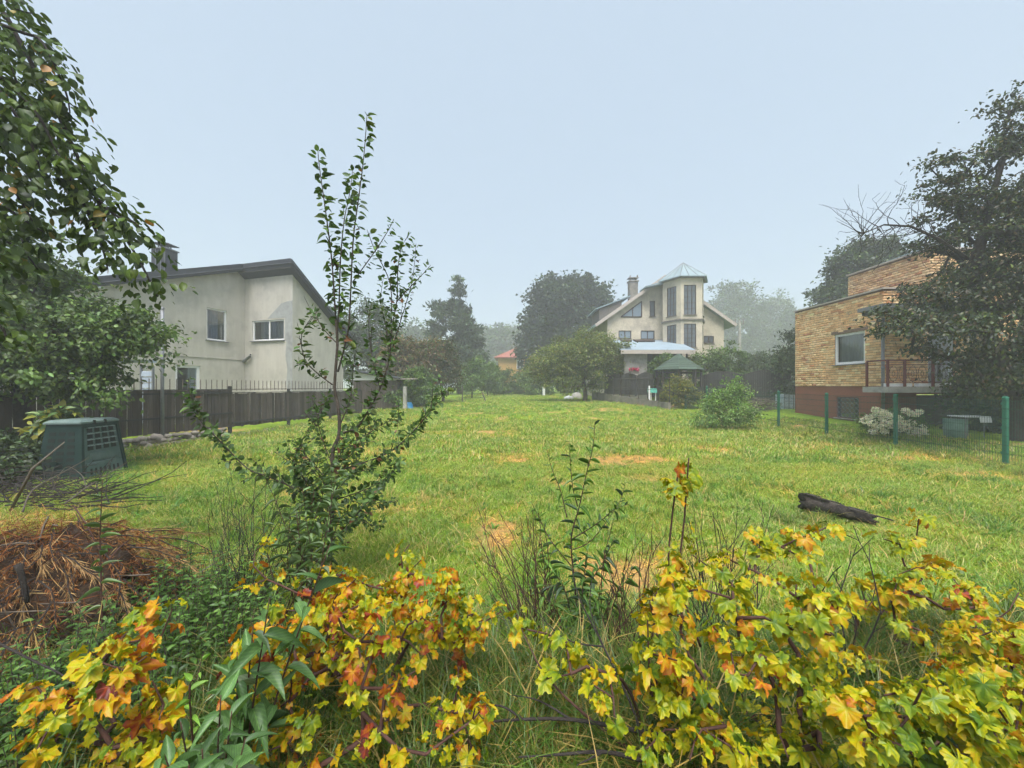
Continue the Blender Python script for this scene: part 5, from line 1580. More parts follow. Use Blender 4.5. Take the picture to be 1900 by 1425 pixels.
# bush standing in the meadow
x, y = XY(1345, 15.3)
tree('meadow_bush', 'fresh green bush standing alone in the meadow near the mesh fence', (x, y), [(0, 0, .85, .80, .7, .62), (.30, 0, 1.45, .48, .45, .45), (-.85, 0, .42, .55, .5, .32), (.85, 0, .62, .5, .45, .45), (.50, 0, 2.0, .16, .16, .28), (-.40, 0, 1.3, .3, .3, .36), (.85, 0, 1.5, .22, .2, .28), (-.75, 0, 1.0, .22, .2, .3), (.1, 0, 1.85, .14, .14, .3), (1.15, 0, 1.05, .2, .2, .2)], 230, 26, .10, .056, .030, [(4, (.13, .235, .05)), (3, (.18, .30, .07)), (2, (.08, .155, .036)), (1, (.28, .37, .13))], .03, seed=78, cat='bush', trunk=[(0, 0, 0), (0, 0, .2), (.03, 0, .45)], rmin=.003, seg=.25, shell=.3, T=OV)

# ---------------------------------------------------------------- tall tree by the brick house
def bare_boughs(root, nodes, rng):
    # leafless arching bough with hanging twigs on the meadow side
    mb = MB()
    a = Vector(P(1795, 480, 10.2)); pts = [Vector(P(px, py, d)) for px, py, d in ((1795, 480, 10.2), (1740, 443, 10.0), (1690, 420, 9.9), (1640, 417, 9.8), (1605, 432, 9.7), (1592, 446, 9.7))]
    mb.tube(pts, [.05, .036, .028, .02, .012, .006], 6)
    r = random.Random(4)
    for i in range(58):
        t = r.random() * 4.6; k = int(t); p = pts[k] + (pts[k + 1] - pts[k]) * (t - k)
        up = r.random() < .45
        q = p.copy(); path = [q.copy()]
        dr = Vector((r.uniform(-.9, .3), r.uniform(-.6, .6), r.uniform(.2, 1) if up else r.uniform(-1, .1))).normalized()
        for s in range(5):
            dr = (dr + Vector((r.uniform(-.4, .4), r.uniform(-.4, .4), r.uniform(-.35, .35)))).normalized()
            q = q + dr * r.uniform(.10, .26); path.append(q.copy())
            if r.random() < .5:
                d2 = (dr + Vector((r.uniform(-1, 1), r.uniform(-1, 1), r.uniform(-.6, .8)))).normalized()
                mb.tube([q, q + d2 * .15, q + d2 * r.uniform(.2, .4) + Vector((0, 0, r.uniform(-.05, .08)))], [.005, .004, .003], 3, cap=False)
        mb.tube(path, [.011, .009, .007, .006, .005, .004], 4, cap=False)
    mb.build('bare_bough', M['bark_dark'], root)
tx, ty = XY(1885, 10.4)
cz = lambda py, d=10.4: EYE + (717 - py) / FPX * d - G(tx, ty)
cX = lambda px, d=10.4: (px - 950) / FPX * d - tx
def lobe(px, py, rx, rz, d=10.4, ry=None):
    s = d / FPX
    return (cX(px, d), d - 10.4, cz(py, d), rx * s, (ry or rx) * s, rz * s)
tree('plum_tree', 'tall dark-leaved tree with a bare arching bough over the brick house yard', (tx, ty),
     [lobe(1880, 230, 45, 75), lobe(1900, 330, 90, 90), lobe(1820, 330, 70, 60), lobe(1745, 310, 38, 45), lobe(1712, 300, 22, 25), lobe(1862, 180, 20, 40),
      lobe(1850, 430, 110, 70), lobe(1760, 395, 50, 45), lobe(1870, 540, 120, 90), lobe(1790, 530, 85, 55), lobe(1720, 560, 60, 45, 10.0), lobe(1665, 600, 50, 30, 9.8), lobe(1625, 612, 32, 26, 9.7), lobe(1700, 635, 34, 20, 9.8), lobe(1700, 568, 32, 22, 10), lobe(1760, 610, 75, 45, 9.9),
      lobe(1850, 640, 105, 60, 10), lobe(1800, 690, 55, 35, 10), lobe(1890, 705, 60, 35, 10), lobe(1960, 480, 110, 200), lobe(1900, 450, 110, 110, 12)],
     620, 48, .155, .088, .050, [(4, (.030, .046, .019)), (3, (.043, .063, .023)), (2, (.058, .060, .028)), (1, (.095, .125, .036)), (1, (.10, .08, .045))], .19, seed=81,
     trunk=[(0, 0, 0), (-.05, 0, .8), (-.15, .05, 1.6), (-.5, .1, 2.6), (-.9, .1, 3.6), (-1.1, .05, 4.6), (-.9, 0, 5.6), (-.6, 0, 6.8), (-.3, 0, 7.8)], seg=.4, wob=.2, shell=.45, bark='bark_dark', bare=bare_boughs, T=OV, fat=1.15)
conifer('dark_thuja', 'dark conifer against the wall behind the tall tree by the brick house', 1868, 12.6, 650, 45, 100, 83, GREEN_DARK, base_frac=.04, L=.14)

# ---------------------------------------------------------------- broad tree over the board fence
bx, by = XY(40, 8.7)
def lobe2(px, py, rx, rz, d):
    s = d / FPX
    return ((px - 950) * s - bx, d - by, EYE + (717 - py) * s - G(bx, by), rx * s, rx * s * .8, rz * s)
tree('cherry_tree', 'broad dark green tree leaning over the board fence by the compost bin', (bx, by),
     [lobe2(30, 590, 120, 110, 8.6), lobe2(120, 630, 105, 78, 8.3), lobe2(205, 618, 70, 42, 8.2), lobe2(265, 610, 50, 40, 8.1), lobe2(315, 605, 26, 18, 8.0), lobe2(280, 665, 32, 22, 8.0), lobe2(175, 578, 45, 32, 8.4), lobe2(80, 525, 65, 50, 8.6),
      lobe2(10, 500, 60, 70, 8.8), lobe2(60, 690, 90, 55, 8.1), lobe2(150, 700, 70, 40, 8.0), lobe2(-80, 560, 120, 140, 8.8), lobe2(30, 440, 40, 30, 8.8), lobe2(90, 430, 35, 14, 8.6), lobe2(205, 735, 28, 12, 7.9)],
     600, 60, .15, .082, .052, [(4, (.068, .118, .026)), (3, (.092, .152, .034)), (2, (.125, .185, .048)), (1, (.045, .078, .02))], .15, seed=91, seg=.4, wob=.18, shell=.45, T=OV, bark='bark_dark', fat=1.2,
     trunk=[(0, 0, 0), (.05, 0, .7), (.0, 0, 1.4), (.1, -.1, 2.1), (.2, -.1, 2.8), (.2, 0, 3.6)])
tree('shade_fill_shrub', 'dark low shrub added to fill in the shade beside the compost bin', XY(30, 7.3), [(0, 0, .45, .55, .4, .4), (.35, -.5, .35, .45, .4, .3), (-.4, -.3, .5, .5, .4, .4)], 70, 50, .12, .07, .045, GREEN_DARK, .02, seed=93, cat='shrub', rmin=.003, seg=.25)  # dark leaves stand in for undergrowth and the shadow under the tree
tree('fence_weed', 'leafy elder seedling growing between the compost bin and the fence', XY(92, 7.7), [(0, 0, .9, .22, .2, .35), (.12, 0, 1.25, .2, .18, .15)], 16, 14, .07, .12, .055, [(2, (.10, .17, .06)), (1, (.16, .22, .10)), (1, (.28, .28, .05))], .012, seed=92, cat='weed', rmin=.003, seg=.2, T=LA)
# ---------------------------------------------------------------- near plants: single leaves are parts
def frame(p, d, n, L, W):
    d = Vector(d).normalized(); s = Vector(n).cross(d)
    s = s.normalized() if s.length > 1e-4 else d.orthogonal().normalized()
    n2 = d.cross(s)
    m = Matrix.Identity(4)
    m.col[0] = (*(d * L), 0); m.col[1] = (*(s * W), 0); m.col[2] = (*(n2 * L), 0); m.col[3] = (*p, 1)
    return m

def template_mesh(name, T, mat, bend=0, twist=0, fold=0):
    tv = T[0].copy().astype(float)
    tv[:, 2] += -bend * tv[:, 0] ** 2 + fold * np.abs(tv[:, 1])
    tv[:, 1] += twist * tv[:, 0] ** 2
    return np_mesh(name, tv, T[1], M[mat], True)

def rich_leaf(n=5, kind='oval'):
    """midrib leaf with n stations: verts centre, left, right per station"""
    V, Fq, Ft = [[0, 0, 0]], [], []
    st = np.linspace(0, 1, n + 2)[1:-1]
    for t in st:
        w = {'oval': .5 * math.sin(math.pi * t ** .85) ** .8, 'lance': .5 * math.sin(math.pi * t ** .75), 'serr': .5 * math.sin(math.pi * t ** .8) ** .7}[kind]
        V += [[t, 0, -.03 * math.sin(math.pi * t)], [t - (.03 if kind == 'serr' else 0), w, .06], [t - (.03 if kind == 'serr' else 0), -w, .06]]
    V.append([1, 0, -.02])
    e = len(V) - 1
    Ft += [[0, 1, 2], [0, 3, 1]]
    for i in range(n - 1):
        a = 1 + 3 * i; b = a + 3
        Fq += [[a, b, b + 1, a + 1], [a, a + 2, b + 2, b]]
    a = 1 + 3 * (n - 1)
    Ft += [[a, e, a + 1], [a, a + 2, e]]
    return (np.array(V, float), [np.array(Fq), np.array(Ft)])
RICH_O, RICH_L = rich_leaf(4, 'oval'), rich_leaf(5, 'lance')
LEAF_O = [template_mesh('oval_leaf', RICH_O, 'leaf_obj', b, t, f) for b, t, f in ((.15, 0, .1), (.35, .06, .2), (.05, -.05, .3), (.5, .03, .05), (.8, .1, .35), (-.2, -.08, .15), (.6, -.12, .5))]
LEAF_L = [template_mesh('lance_leaf', RICH_L, 'leaf_obj', b, t, f) for b, t, f in ((.25, 0, .25), (.5, .05, .3), (.1, -.04, .15), (.75, .0, .2), (.9, .12, .4), (.0, -.1, .45))]

def spread_leaves(root, leaves, T, meshes, most=300, mass_name='foliage'):
    """leaves: (p, d, n, L, W, colour); the largest in view become parts, the rest one mass"""
    eye = Vector((0, 0, EYE))
    def inview(p):
        return p[1] > .2 and abs(p[0] / p[1]) < 1.34 and abs((p[2] - EYE) / p[1]) < 1.0
    leaves.sort(key=lambda l: (not inview(l[0]), -l[3] / max(.3, (Vector(l[0]) - eye).length)))
    rng = random.Random(len(leaves))
    for p, d, n, L, W, c in leaves[:most]:
        place('leaf', meshes[rng.randrange(len(meshes))], root, frame(p, d, n, L, W), (*c, 1))
    rest = leaves[most:]
    if rest:
        A = lambda i: np.array([tuple(l[i]) for l in rest], float)
        V, F, k = scatter_template(T, A(0), A(1), A(2), np.array([l[3] for l in rest]), np.array([l[4] for l in rest]))
        o = place(mass_name, np_mesh(mass_name, V, F, M['leaf'], True, np.repeat(A(5), k, 0)), root); o['kind'] = 'stuff'

def rv(r, s=1.0): return Vector((r.gauss(0, s), r.gauss(0, s), r.gauss(0, s)))
def pick(r, pal, j=.2):
    t = r.random() * sum(p[0] for p in pal)
    for w, c in pal:
        t -= w
        if t <= 0: break
    k = max(.5, 1 + r.gauss(0, j))
    return tuple(min(.9, x * k) for x in c)

def along(pts, step, r, start=0.0):
    """points and tangents at about every step along a polyline"""
    out = []; acc = -start * step
    for a, b in zip(pts, pts[1:]):
        L = (b - a).length; t = 0
        while acc + (L - t) >= step:
            t += step - acc; acc = 0
            out.append((a + (b - a) * (t / L), (b - a) / L))
        acc += L - t
    return out

def smooth_path(pts, k=4):
    pts = [Vector(p) for p in pts]; out = []
    for i in range(len(pts) - 1):
        p0, p1, p2, p3 = pts[max(i - 1, 0)], pts[i], pts[i + 1], pts[min(i + 2, len(pts) - 1)]
        for j in range(k):
            t = j / k
            out.append(.5 * ((2 * p1) + (p2 - p0) * t + (2 * p0 - 5 * p1 + 4 * p2 - p3) * t * t + (3 * p1 - p0 - 3 * p2 + p3) * t ** 3))
    return out + [pts[-1]]

# ---- young apple tree in front
def sapling():
    D = 3.6
    x, y = XY(610, D); g = G(x, y)
    s = thing('apple_sapling', (x, y, g), 'slender young apple tree with upright leafy shoots standing in the meadow front', 'sapling')
    r = random.Random(21)
    def path(pp, dd=0.0, dd1=None):
        n = len(pp)
        d1 = dd if dd1 is None else dd1
        return smooth_path([P(a, b, D + dd + (d1 - dd) * i / max(1, n - 1)) for i, (a, b) in enumerate(pp)])
    trunk = path([(608, 1075), (612, 1051), (614, 981), (619, 911), (617, 841), (629, 806), (628, 756), (621, 718), (626, 640), (623, 593)])
    trunk[0].z = g - .05
    stems = [  # path, start radius, leaf step, leaf length
        (path([(623, 593), (615, 478), (602, 377), (592, 305), (590, 279)]), .011, .048, .075),
        (path([(625, 620), (629, 564), (632, 478), (639, 406), (648, 363), (655, 311)], 0, .15), .011, .038, .07),
        (path([(627, 690), (640, 640), (648, 593), (655, 449), (666, 363), (675, 291), (681, 213)], 0, -.1), .014, .052, .078),
        (path([(654, 524), (698, 463), (721, 426), (731, 406)], 0, -.1), .007, .048, .06),
        (path([(629, 806), (650, 798), (666, 790), (705, 721), (722, 665), (726, 613), (736, 560), (738, 506), (744, 463), (759, 434)], 0, .25), .015, .036, .065),
        (path([(726, 600), (724, 527), (695, 463), (681, 426)], .2, 0), .008, .05, .06),
        (path([(736, 560), (753, 541), (784, 509), (799, 492)], .2, .1), .008, .042, .055),
        (path([(722, 665), (745, 590), (765, 520), (772, 452)], .2, .4), .008, .036, .055),
        (path([(617, 714), (586, 690), (565, 665), (560, 620), (585, 580)], 0, -.1), .009, .034, .062),
        (path([(628, 640), (600, 610), (585, 585), (575, 570)], 0, .2), .007, .034, .055),
        (path([(612, 960), (560, 915), (500, 885), (459, 869), (410, 820), (375, 785), (347, 739), (335, 728)], 0, -.15), .011, .032, .065),
        (path([(617, 900), (560, 830), (586, 777), (610, 735)], 0, .3), .008, .04, .06),
        (path([(616, 880), (642, 869), (719, 841), (768, 799), (807, 753), (828, 721)], 0, -.3), .011, .032, .06),
        (path([(614, 930), (660, 915), (705, 895), (742, 862)], 0, -.2), .009, .03, .06),
        (path([(617, 860), (650, 845), (690, 800), (745, 770)], 0, .1), .009, .032, .06),
        (path([(614, 945), (575, 900), (545, 860), (560, 820)], 0, -.2), .009, .03, .06),
        (path([(614, 975), (640, 955), (690, 935), (725, 930)], 0, .1), .008, .03, .055),
        (path([(616, 860), (600, 820), (590, 780), (598, 750)], 0, .15), .008, .03, .055),
        (path([(613, 1000), (640, 985), (665, 960), (700, 985)], 0, -.2), .007, .03, .05),
        (path([(630, 790), (650, 740), (655, 690), (662, 640)], 0, .2), .008, .04, .06),
        (path([(705, 721), (690, 660), (684, 600), (690, 560)], .1, .3), .007, .04, .055),
        (path([(722, 665), (715, 600), (706, 560), (712, 510)], .15, .35), .007, .036, .05),
    ]
    for k in range(10):                              # bushy suckers and water shoots low on the stem
        y0 = r.uniform(860, 1010); a = r.uniform(-1, 1)
        stems.append((path([(615, y0), (615 + a * r.uniform(30, 55), y0 - r.uniform(15, 50)), (615 + a * r.uniform(70, 125), y0 - r.uniform(30, 110))], 0, r.uniform(-.45, .45)), .006, .03, .055))
    mb = MB(); mb.tube(trunk, [.024 - .013 * i / (len(trunk) - 1) for i in range(len(trunk))], 8)
    mb.build('trunk', M['bark'], s, True)
    pal = [(5, (.066, .125, .034)), (3, (.095, .165, .046)), (2, (.05, .092, .026)), (1, (.135, .18, .05)), (.25, (.16, .075, .04))]
    leaves = []
    def leafing(pts, step, L, lo=.06):
        for i, (p, t) in enumerate(along(pts, step, r, r.random())):
            for _ in range(1 if r.random() < .75 else 2):
                a = i * 2.4 + r.random(); side = t.orthogonal().normalized()
                side.rotate(__import__('mathutils').Quaternion(t, a))
                d = (side * 1.0 + t * r.uniform(.1, .7) + Vector((0, 0, -.3)) + rv(r, .34)).normalized()
                n = Vector((0, 0, 1)) + rv(r, .6)
                l = L * r.uniform(.5, 1.15)
                q = p + d * .018
                leaves.append((tuple(q), tuple(d), tuple(n), l, l * r.uniform(.50, .68), pick(r, pal)))
    for pts, r0, st, L in stems:
        mb = MB(); n = len(pts)
        mb.tube(pts, [.62 * r0 * (1 - .8 * i / (n - 1)) + .0013 for i in range(n)], 5)
        # short spurs on the lower side shoots
        for p, t in along(pts, .09, r, .3):
            if p.z < 2.6 and r.random() < (.85 if p.z < 1.6 else .5):
                d = (t + rv(r, .7)).normalized(); q = [p, p + d * .06, p + (d + Vector((0, 0, .3))) * r.uniform(.09, .2)]
                mb.tube(q, [.004, .003, .002], 4, cap=False)
                if p.z < 2.0: leafing([p, q[-1]], .016, L * .95)
        mb.build('shoot', M['bark'], s, True)
        leafing(pts[1:], st * .40, L * 1.1)
    mb = MB()
    spread_leaves(s, leaves, RICH_O, LEAF_O, 300)
sapling()

# ---- lance-leaved plants
PALE = [(4, (.105, .18, .065)), (3, (.135, .22, .085)), (2, (.08, .14, .05)), (1, (.16, .23, .12))]
FRESH = [(4, (.10, .205, .045)), (3, (.13, .25, .055)), (2, (.075, .16, .035)), (1, (.18, .30, .08))]
def lance_plant(name, label, cat, stems, pal, seed, group=None, most=300, stem_mat='bark_red', wl=.26, hang=.35):
    """stems: (list of world points, radius, leaf step, leaf length, leafless fraction)"""
    r = random.Random(seed)
    b = Vector(stems[0][0][0])
    o = thing(name, tuple(b), label, cat, group)
    leaves = []
    from mathutils import Quaternion
    for pts, r0, step, L, bare in stems:
        pts = smooth_path(pts); n = len(pts)
        mb = MB(); mb.tube(pts, [r0 * (1 - .75 * i / (n - 1)) for i in range(n)], 5); mb.build('stem', M[stem_mat], o, True)
        lst = along(pts, step, r)
        for i, (p, t) in enumerate(lst):
            f = i / max(1, len(lst))
            if f < bare: continue
            side = t.orthogonal().normalized(); side.rotate(Quaternion(t, i * 2.3 + r.random() * .8))
            d = (side + t * r.uniform(.3, .9) + Vector((0, 0, -hang)) * r.random() + rv(r, .15)).normalized()
            nrm = t * .6 + Vector((0, 0, .8)) + rv(r, .3)
            l = L * r.uniform(.65, 1.1) * (1 if f < .85 else .7)
            leaves.append((tuple(p), tuple(d), tuple(nrm), l, l * wl * r.uniform(.8, 1.2), pick(r, pal)))
    spread_leaves(o, leaves, RICH_L, LEAF_L, most)
    return o

def gp(px, d, lift=-.03):
    x, y = XY(px, d); return (x, y, G(x, y) + lift)

# willow-leaved shoots in the middle
D = 2.62
lance_plant('willowherb', 'tall thin green shoots with narrow leaves rising amid bare red twigs', 'plant', [
    ([gp(1078, D), P(1066, 1080, D), P(1060, 1000, D), P(1075, 940, D), P(1088, 880, D), P(1100, 830, D), P(1104, 782, D)], .0065, .03, .10, .25),
    ([P(1072, 940, D), P(1062, 900, D + .03), P(1058, 850, D + .05), P(1056, 818, D + .05)], .004, .034, .075, 0),
    ([P(1052, 960, D), P(1040, 910, D + .1), P(1024, 870, D + .1), P(1014, 830, D + .1)], .004, .038, .07, 0),
    ([P(1062, 1000, D), P(1110, 970, D - .05), P(1140, 945, D - .08), P(1168, 935, D - .1)], .004, .024, .075, .1),
    ([P(1062, 1020, D), P(1100, 1000, D), P(1150, 930, D + .15), P(1160, 890, D + .2)], .004, .026, .07, .3),
    ([P(1060, 1050, D), P(1020, 1000, D), P(995, 950, D + .1), P(985, 930, D + .1)], .004, .028, .07, .2),
    ([gp(1085, D), P(1090, 1100, D), P(1120, 1040, D), P(1140, 1000, D)], .005, .016, .10, .15),
    ([gp(1070, D), P(1050, 1100, D), P(1020, 1050, D), P(1005, 1010, D)], .005, .016, .10, .15),
    ([gp(1080, D), P(1080, 1110, D - .1), P(1085, 1060, D - .12), P(1090, 1020, D - .15)], .005, .015, .10, .15),
    ([gp(1100, D), P(1130, 1120, D - .1), P(1160, 1080, D - .12), P(1175, 1050, D - .15)], .005, .016, .10, .15),
    ([gp(1060, D), P(1030, 1130, D - .1), P(1000, 1100, D - .12), P(985, 1085, D - .15)], .005, .016, .10, .15),
    ([gp(1090, D), P(1100, 1140, D - .25), P(1110, 1110, D - .28), P(1120, 1090, D - .3)], .004, .015, .095, .1)], FRESH + [(2, (.075, .13, .075))], 31)

# grey-green shrub at the sapling's foot
D = 2.95
st = []
rr = random.Random(5)
for k in range(26):
    px = rr.uniform(455, 640); py = rr.uniform(850, 1060)
    if rr.random() < .5: px, py = rr.gauss(545, 35), rr.uniform(860, 960)
    dd = D + rr.uniform(-.35, .25)
    b = gp(rr.gauss(560, 25), dd)
    e = Vector(P(px, py, dd)); bb = Vector(b)
    m1 = bb.lerp(e, .5) + Vector((rr.uniform(-.06, .06), rr.uniform(-.05, .05), .06))
    st.append(([b, m1, e], .0055, .034, .105, .35))
lance_plant('leafy_shrub', 'bushy blue-green shrub with narrow leaves around the young apple tree', 'shrub', st, PALE, 32, wl=.24)

# big grey-green plants close to the lens
def milkweed(label, base, tips, seed, L, step=.05, bare=.3):
    st = []
    for t, d in tips:
        e = Vector(P(t[0], t[1], d)); b = Vector(base)
        m1 = b.lerp(e, .45) + Vector((0, 0, .06)); st.append(([tuple(b), tuple(m1), tuple(e)], .0065, step, L, bare))
    return lance_plant('milkweed', label, 'plant', st, [(4, (.09, .185, .06)), (3, (.115, .22, .08)), (2, (.07, .15, .045)), (1, (.15, .20, .13))], seed, 'broad grey-green weeds among the currants', wl=.33, hang=.2)
milkweed('large grey-green leafy weed low between the orange currants', gp(390, 1.30), [((335, 1340), 1.14), ((375, 1390), 1.05), ((430, 1320), 1.15), ((410, 1290), 1.2), ((455, 1370), 1.1), ((305, 1400), 1.08), ((350, 1420), 1.0), ((440, 1420), 1.05)], 33, .115, .042, .5)
milkweed('leaning dusky stem of broad grey leaves before the young apple tree', gp(440, 1.55), [((470, 1160), 1.40), ((612, 1010), 1.42), ((500, 1110), 1.38), ((440, 1210), 1.35)], 34, .13, .055, .3)
milkweed('small grey-green weed at the foot of the yellow currants', gp(1720, 1.45), [((1735, 1340), 1.3), ((1700, 1390), 1.25), ((1770, 1400), 1.25)], 35, .11, .06, .4)
x, y = XY(372, 1.5)
lance_plant('privet_sprig', 'bright fresh green sprig with paired leaves among orange currant leaves', 'plant', [([gp(378, 1.5), P(352, 1300, 1.32), P(365, 1260, 1.32), P(376, 1215, 1.32)], .004, .04, .055, .35)], [(1, (.17, .33, .05)), (1, (.21, .38, .07))], 36, wl=.38)
lance_plant('tall_weed', 'thin weed with paired drooping leaves standing in the dry brush pile', 'plant', [([gp(192, 2.35), P(188, 1080, 2.35), P(186, 1000, 2.35), P(188, 940, 2.35), P(190, 890, 2.35)], .006, .035, .09, .2)], PALE, 37, wl=.3)

# ---- green undergrowth at the left
def undergrowth():
    rng = np.random.default_rng(44)
    n = 300; st = []
    r = random.Random(44)
    o = thing('undergrowth', gp(250, 2.3), 'dense low green undergrowth between the dry brush pile and the currants', 'undergrowth'); o['kind'] = 'stuff'
    mb = MB(); leaves = []
    for k in range(760):
        px = r.uniform(-40, 520); d = r.uniform(1.75, 2.9) if px > 120 else r.uniform(1.6, 2.1)
        if px > 330: d = r.uniform(2.2, 3.1)
        b = Vector(gp(px, d)); h = r.uniform(.18, .48)
        if 250 < px < 460 and d > 2.1: h *= 1.3
        e = b + Vector((r.gauss(0, .08), r.gauss(0, .08), h))
        mb.tube([b, b.lerp(e, .5) + Vector((0, 0, .03)), e], [.0028, .0022, .0015], 3, cap=False)
        t = (e - b).normalized(); m = int(h / .022)
        for i in range(m):
            p = b.lerp(e, .15 + .85 * i / m)
            a = i * 2.4 + k; d_ = Vector((math.cos(a), math.sin(a), r.uniform(-.1, .6))).normalized()
            l = r.uniform(.028, .058)
            leaves.append((tuple(p), tuple(d_), (r.gauss(0, .3), r.gauss(0, .3), 1), l, l * r.uniform(.32, .45), pick(r, [(4, (.062, .130, .024)), (3, (.09, .175, .032)), (2, (.045, .09, .02)), (1, (.13, .23, .05))])))
    w = mb.build('stems', M['bark'], o); w['kind'] = 'stuff'
    spread_leaves(o, leaves, LA, LEAF_L, 0)
undergrowth()

# ---- currant bushes in autumn colour
def currant_template(seed, n=40, rings=(.38, .72, 1.0)):
    """five-lobed toothed blade; stalk joins at the origin, blade runs along +x; returns verts, faces, (radial, vein)"""
    r = np.random.default_rng(seed)
    lob = [(0, 1.0, .52), (.98, .88, .50), (-.98, .88, .50), (1.95, .66, .50), (-1.95, .66, .50)]
    lob = [(a + .06 * r.standard_normal(), l * (1 + .07 * r.standard_normal()), w) for a, l, w in lob]
    th = np.linspace(-2.62, 2.62, n)
    out = np.zeros(n)
    for a, l, w in lob: out = np.maximum(out, l * np.exp(-((th - a) / w) ** 2 * .55))
    out = np.maximum(out, .62) * (1 + .05 * np.where(np.arange(n) % 2 == 0, 1, -1))
    vein = np.zeros(n)
    for a, l, w in lob: vein = np.maximum(vein, np.exp(-((th - a) / .13) ** 2))
    V = [(0, 0, 0)]; at = [(0, 1)]
    cup = .34 + .26 * r.standard_normal(); wav = .07 + .06 * r.random(); ph = r.random() * 6; roll = .25 * r.standard_normal(); fold = .10 + .12 * r.random()
    for q in rings:
        for i in range(n):
            rad = out[i] * q
            x, y = rad * math.cos(th[i]), rad * math.sin(th[i])
            z = -cup * rad * rad * .8 + (fold * q * (1 - vein[i])) * rad - .06 * vein[i] * q + wav * math.sin(th[i] * 4 + ph) * q + roll * y * abs(y) + .035 * q * r.standard_normal()
            V.append((x, y, z)); at.append((q, vein[i] * (1 - .5 * q)))
    Ft = [[0, 1 + i, 2 + i] for i in range(n - 1)]
    Fq = []
    for k in range(len(rings) - 1):
        for i in range(n - 1):
            a = 1 + k * n + i; b = a + n
            Fq.append([a, b, b + 1, a + 1])
    # short stalk
    b = len(V); V += [(0, -.012, 0), (0, .012, 0), (-.55, .012, .14), (-.55, -.012, .14)]; at += [(0, 1)] * 4
    Fq.append([b, b + 1, b + 2, b + 3])
    return np.array(V), [np.array(Fq), np.array(Ft)], np.array(at)
def leaf_attr(me, at, age=None):
    a = me.color_attributes.new('leaf', 'FLOAT_COLOR', 'POINT')
    c = np.zeros((len(at), 4), np.float32); c[:, :2] = at; c[:, 3] = 1
    if age is not None: c[:, 2] = age
    a.data.foreach_set('color', c.ravel())
CUR = []
for k in range(18):
    V, F, at = currant_template(200 + k)
    me = np_mesh('currant_leaf', V, F, M['currant_obj'], True); leaf_attr(me, at); CUR.append(me)
CUR_LO = currant_template(300, 20, (.55, 1.0))

def currant(label, base, tips, seed, age, spread=(.5, .35, .3), n_rand=24, ctr=None, leaf=.062, per=(5, 9), low=.25, most=300, shoots=()):
    """base: world point; tips: explicit (px, py, d); ctr + spread: region for random tips; age: (mean, spread) of leaf colour; shoots: tall bare shoots with leaves at intervals"""
    r = random.Random(seed); rng = np.random.default_rng(seed)
    o = thing('currant_bush', tuple(base), label, 'currant bush', 'currant bushes in autumn leaf')
    b = Vector(base)
    T = [P(*t) for t in tips]
    if ctr is not None:
        for k in range(n_rand):
            d = rng.standard_normal(3); d /= np.linalg.norm(d); q = rng.random() ** .5
            T.append((ctr[0] + d[0] * spread[0] * q, ctr[1] + d[1] * spread[1] * q, max(low, ctr[2] + d[2] * spread[2] * q)))
    T = [t for t in T if t[1] > .95]
    trunk = [tuple(b), tuple(b + Vector((0, 0, .06))), tuple(b + Vector((0, 0, .14)))]
    nodes, par, rad, ends = skeleton(trunk, T, rng, .10, .28, .25, .0026, .42)
    rad = np.clip(rad * 1.15, .0024, .012)
    V, F = branches_mesh(nodes, par, rad, 5)
    place('stems', np_mesh('stems', V, F, M['bark_red'], True), o)
    leaves = []
    def cluster(p, t, n, size):
        for i in range(n):
            a = r.random() * 6.283
            out = Vector((math.cos(a), math.sin(a), r.uniform(-.35, .5)))
            st = (out + t * .5).normalized() * r.uniform(.03, .07)
            q = p - t * r.uniform(0, .10) + st
            d = Vector((out.x * .8, out.y * .8, r.uniform(-1.5, -.1))) + rv(r, .25)
            nrm = Vector((out.x * .7, out.y * .7, .75)) + rv(r, .4)
            l = size * r.choice((r.uniform(.35, .7), r.uniform(.6, 1.0), r.uniform(.75, 1.2)))
            ag = min(1, max(0, r.gauss(*age) + r.choice((0, 0, 0, 0, .18, -.12))))
            leaves.append((q, d, nrm, l, ag))
    for e in ends:
        p = Vector(nodes[e]); t = (p - Vector(nodes[par[e]])).normalized()
        cluster(p, t, r.randint(*per), leaf)
    # leaves lower on the twigs
    idx = [i for i in range(len(par)) if par[i] > 2 and rad[i] < .006]
    for i in r.sample(idx, min(len(idx), int(len(T) * 1.6))):
        p = Vector(nodes[i]); t = (p - Vector(nodes[par[i]])).normalized()
        cluster(p, t, r.randint(1, 3), leaf * .9)
    for pts, fr in shoots:
        pts = smooth_path([P(*q) for q in pts]); n = len(pts)
        mb = MB(); mb.tube(pts, [.0055 - .002 * i / n for i in range(n)], 6); mb.build('shoot', M['bark_red'], o, True)
        for f, k in fr:
            i = min(n - 2, int(f * (n - 1))); cluster(pts[i], (pts[i + 1] - pts[i]).normalized(), k, leaf * .9)
    eye = Vector((0, 0, EYE))
    def vis(p):
        return abs(p.x / max(.1, p.y)) < 1.36 and abs((p.z - EYE) / max(.1, p.y)) < 1.03
    leaves.sort(key=lambda l: (not vis(l[0]), -l[3] / (l[0] - eye).length))
    for q, d, nrm, l, ag in leaves[:most]:
        place('leaf', CUR[r.randrange(18)], o, frame(q, d, nrm, l, l), (ag, 0, 0, 1))
    rest = leaves[most:]
    if rest:
        A = lambda i: np.array([tuple(x[i]) for x in rest])
        Ls = np.array([x[3] for x in rest])
        V, F, k = scatter_template(CUR_LO[:2], A(0), A(1), A(2), Ls, Ls)
        me = np_mesh('foliage', V, F, M['currant_mass'], True)
        leaf_attr(me, np.tile(CUR_LO[2], (len(rest), 1)), np.repeat([x[4] for x in rest], k))
        f = place('foliage', me, o); f['kind'] = 'stuff'
    return o

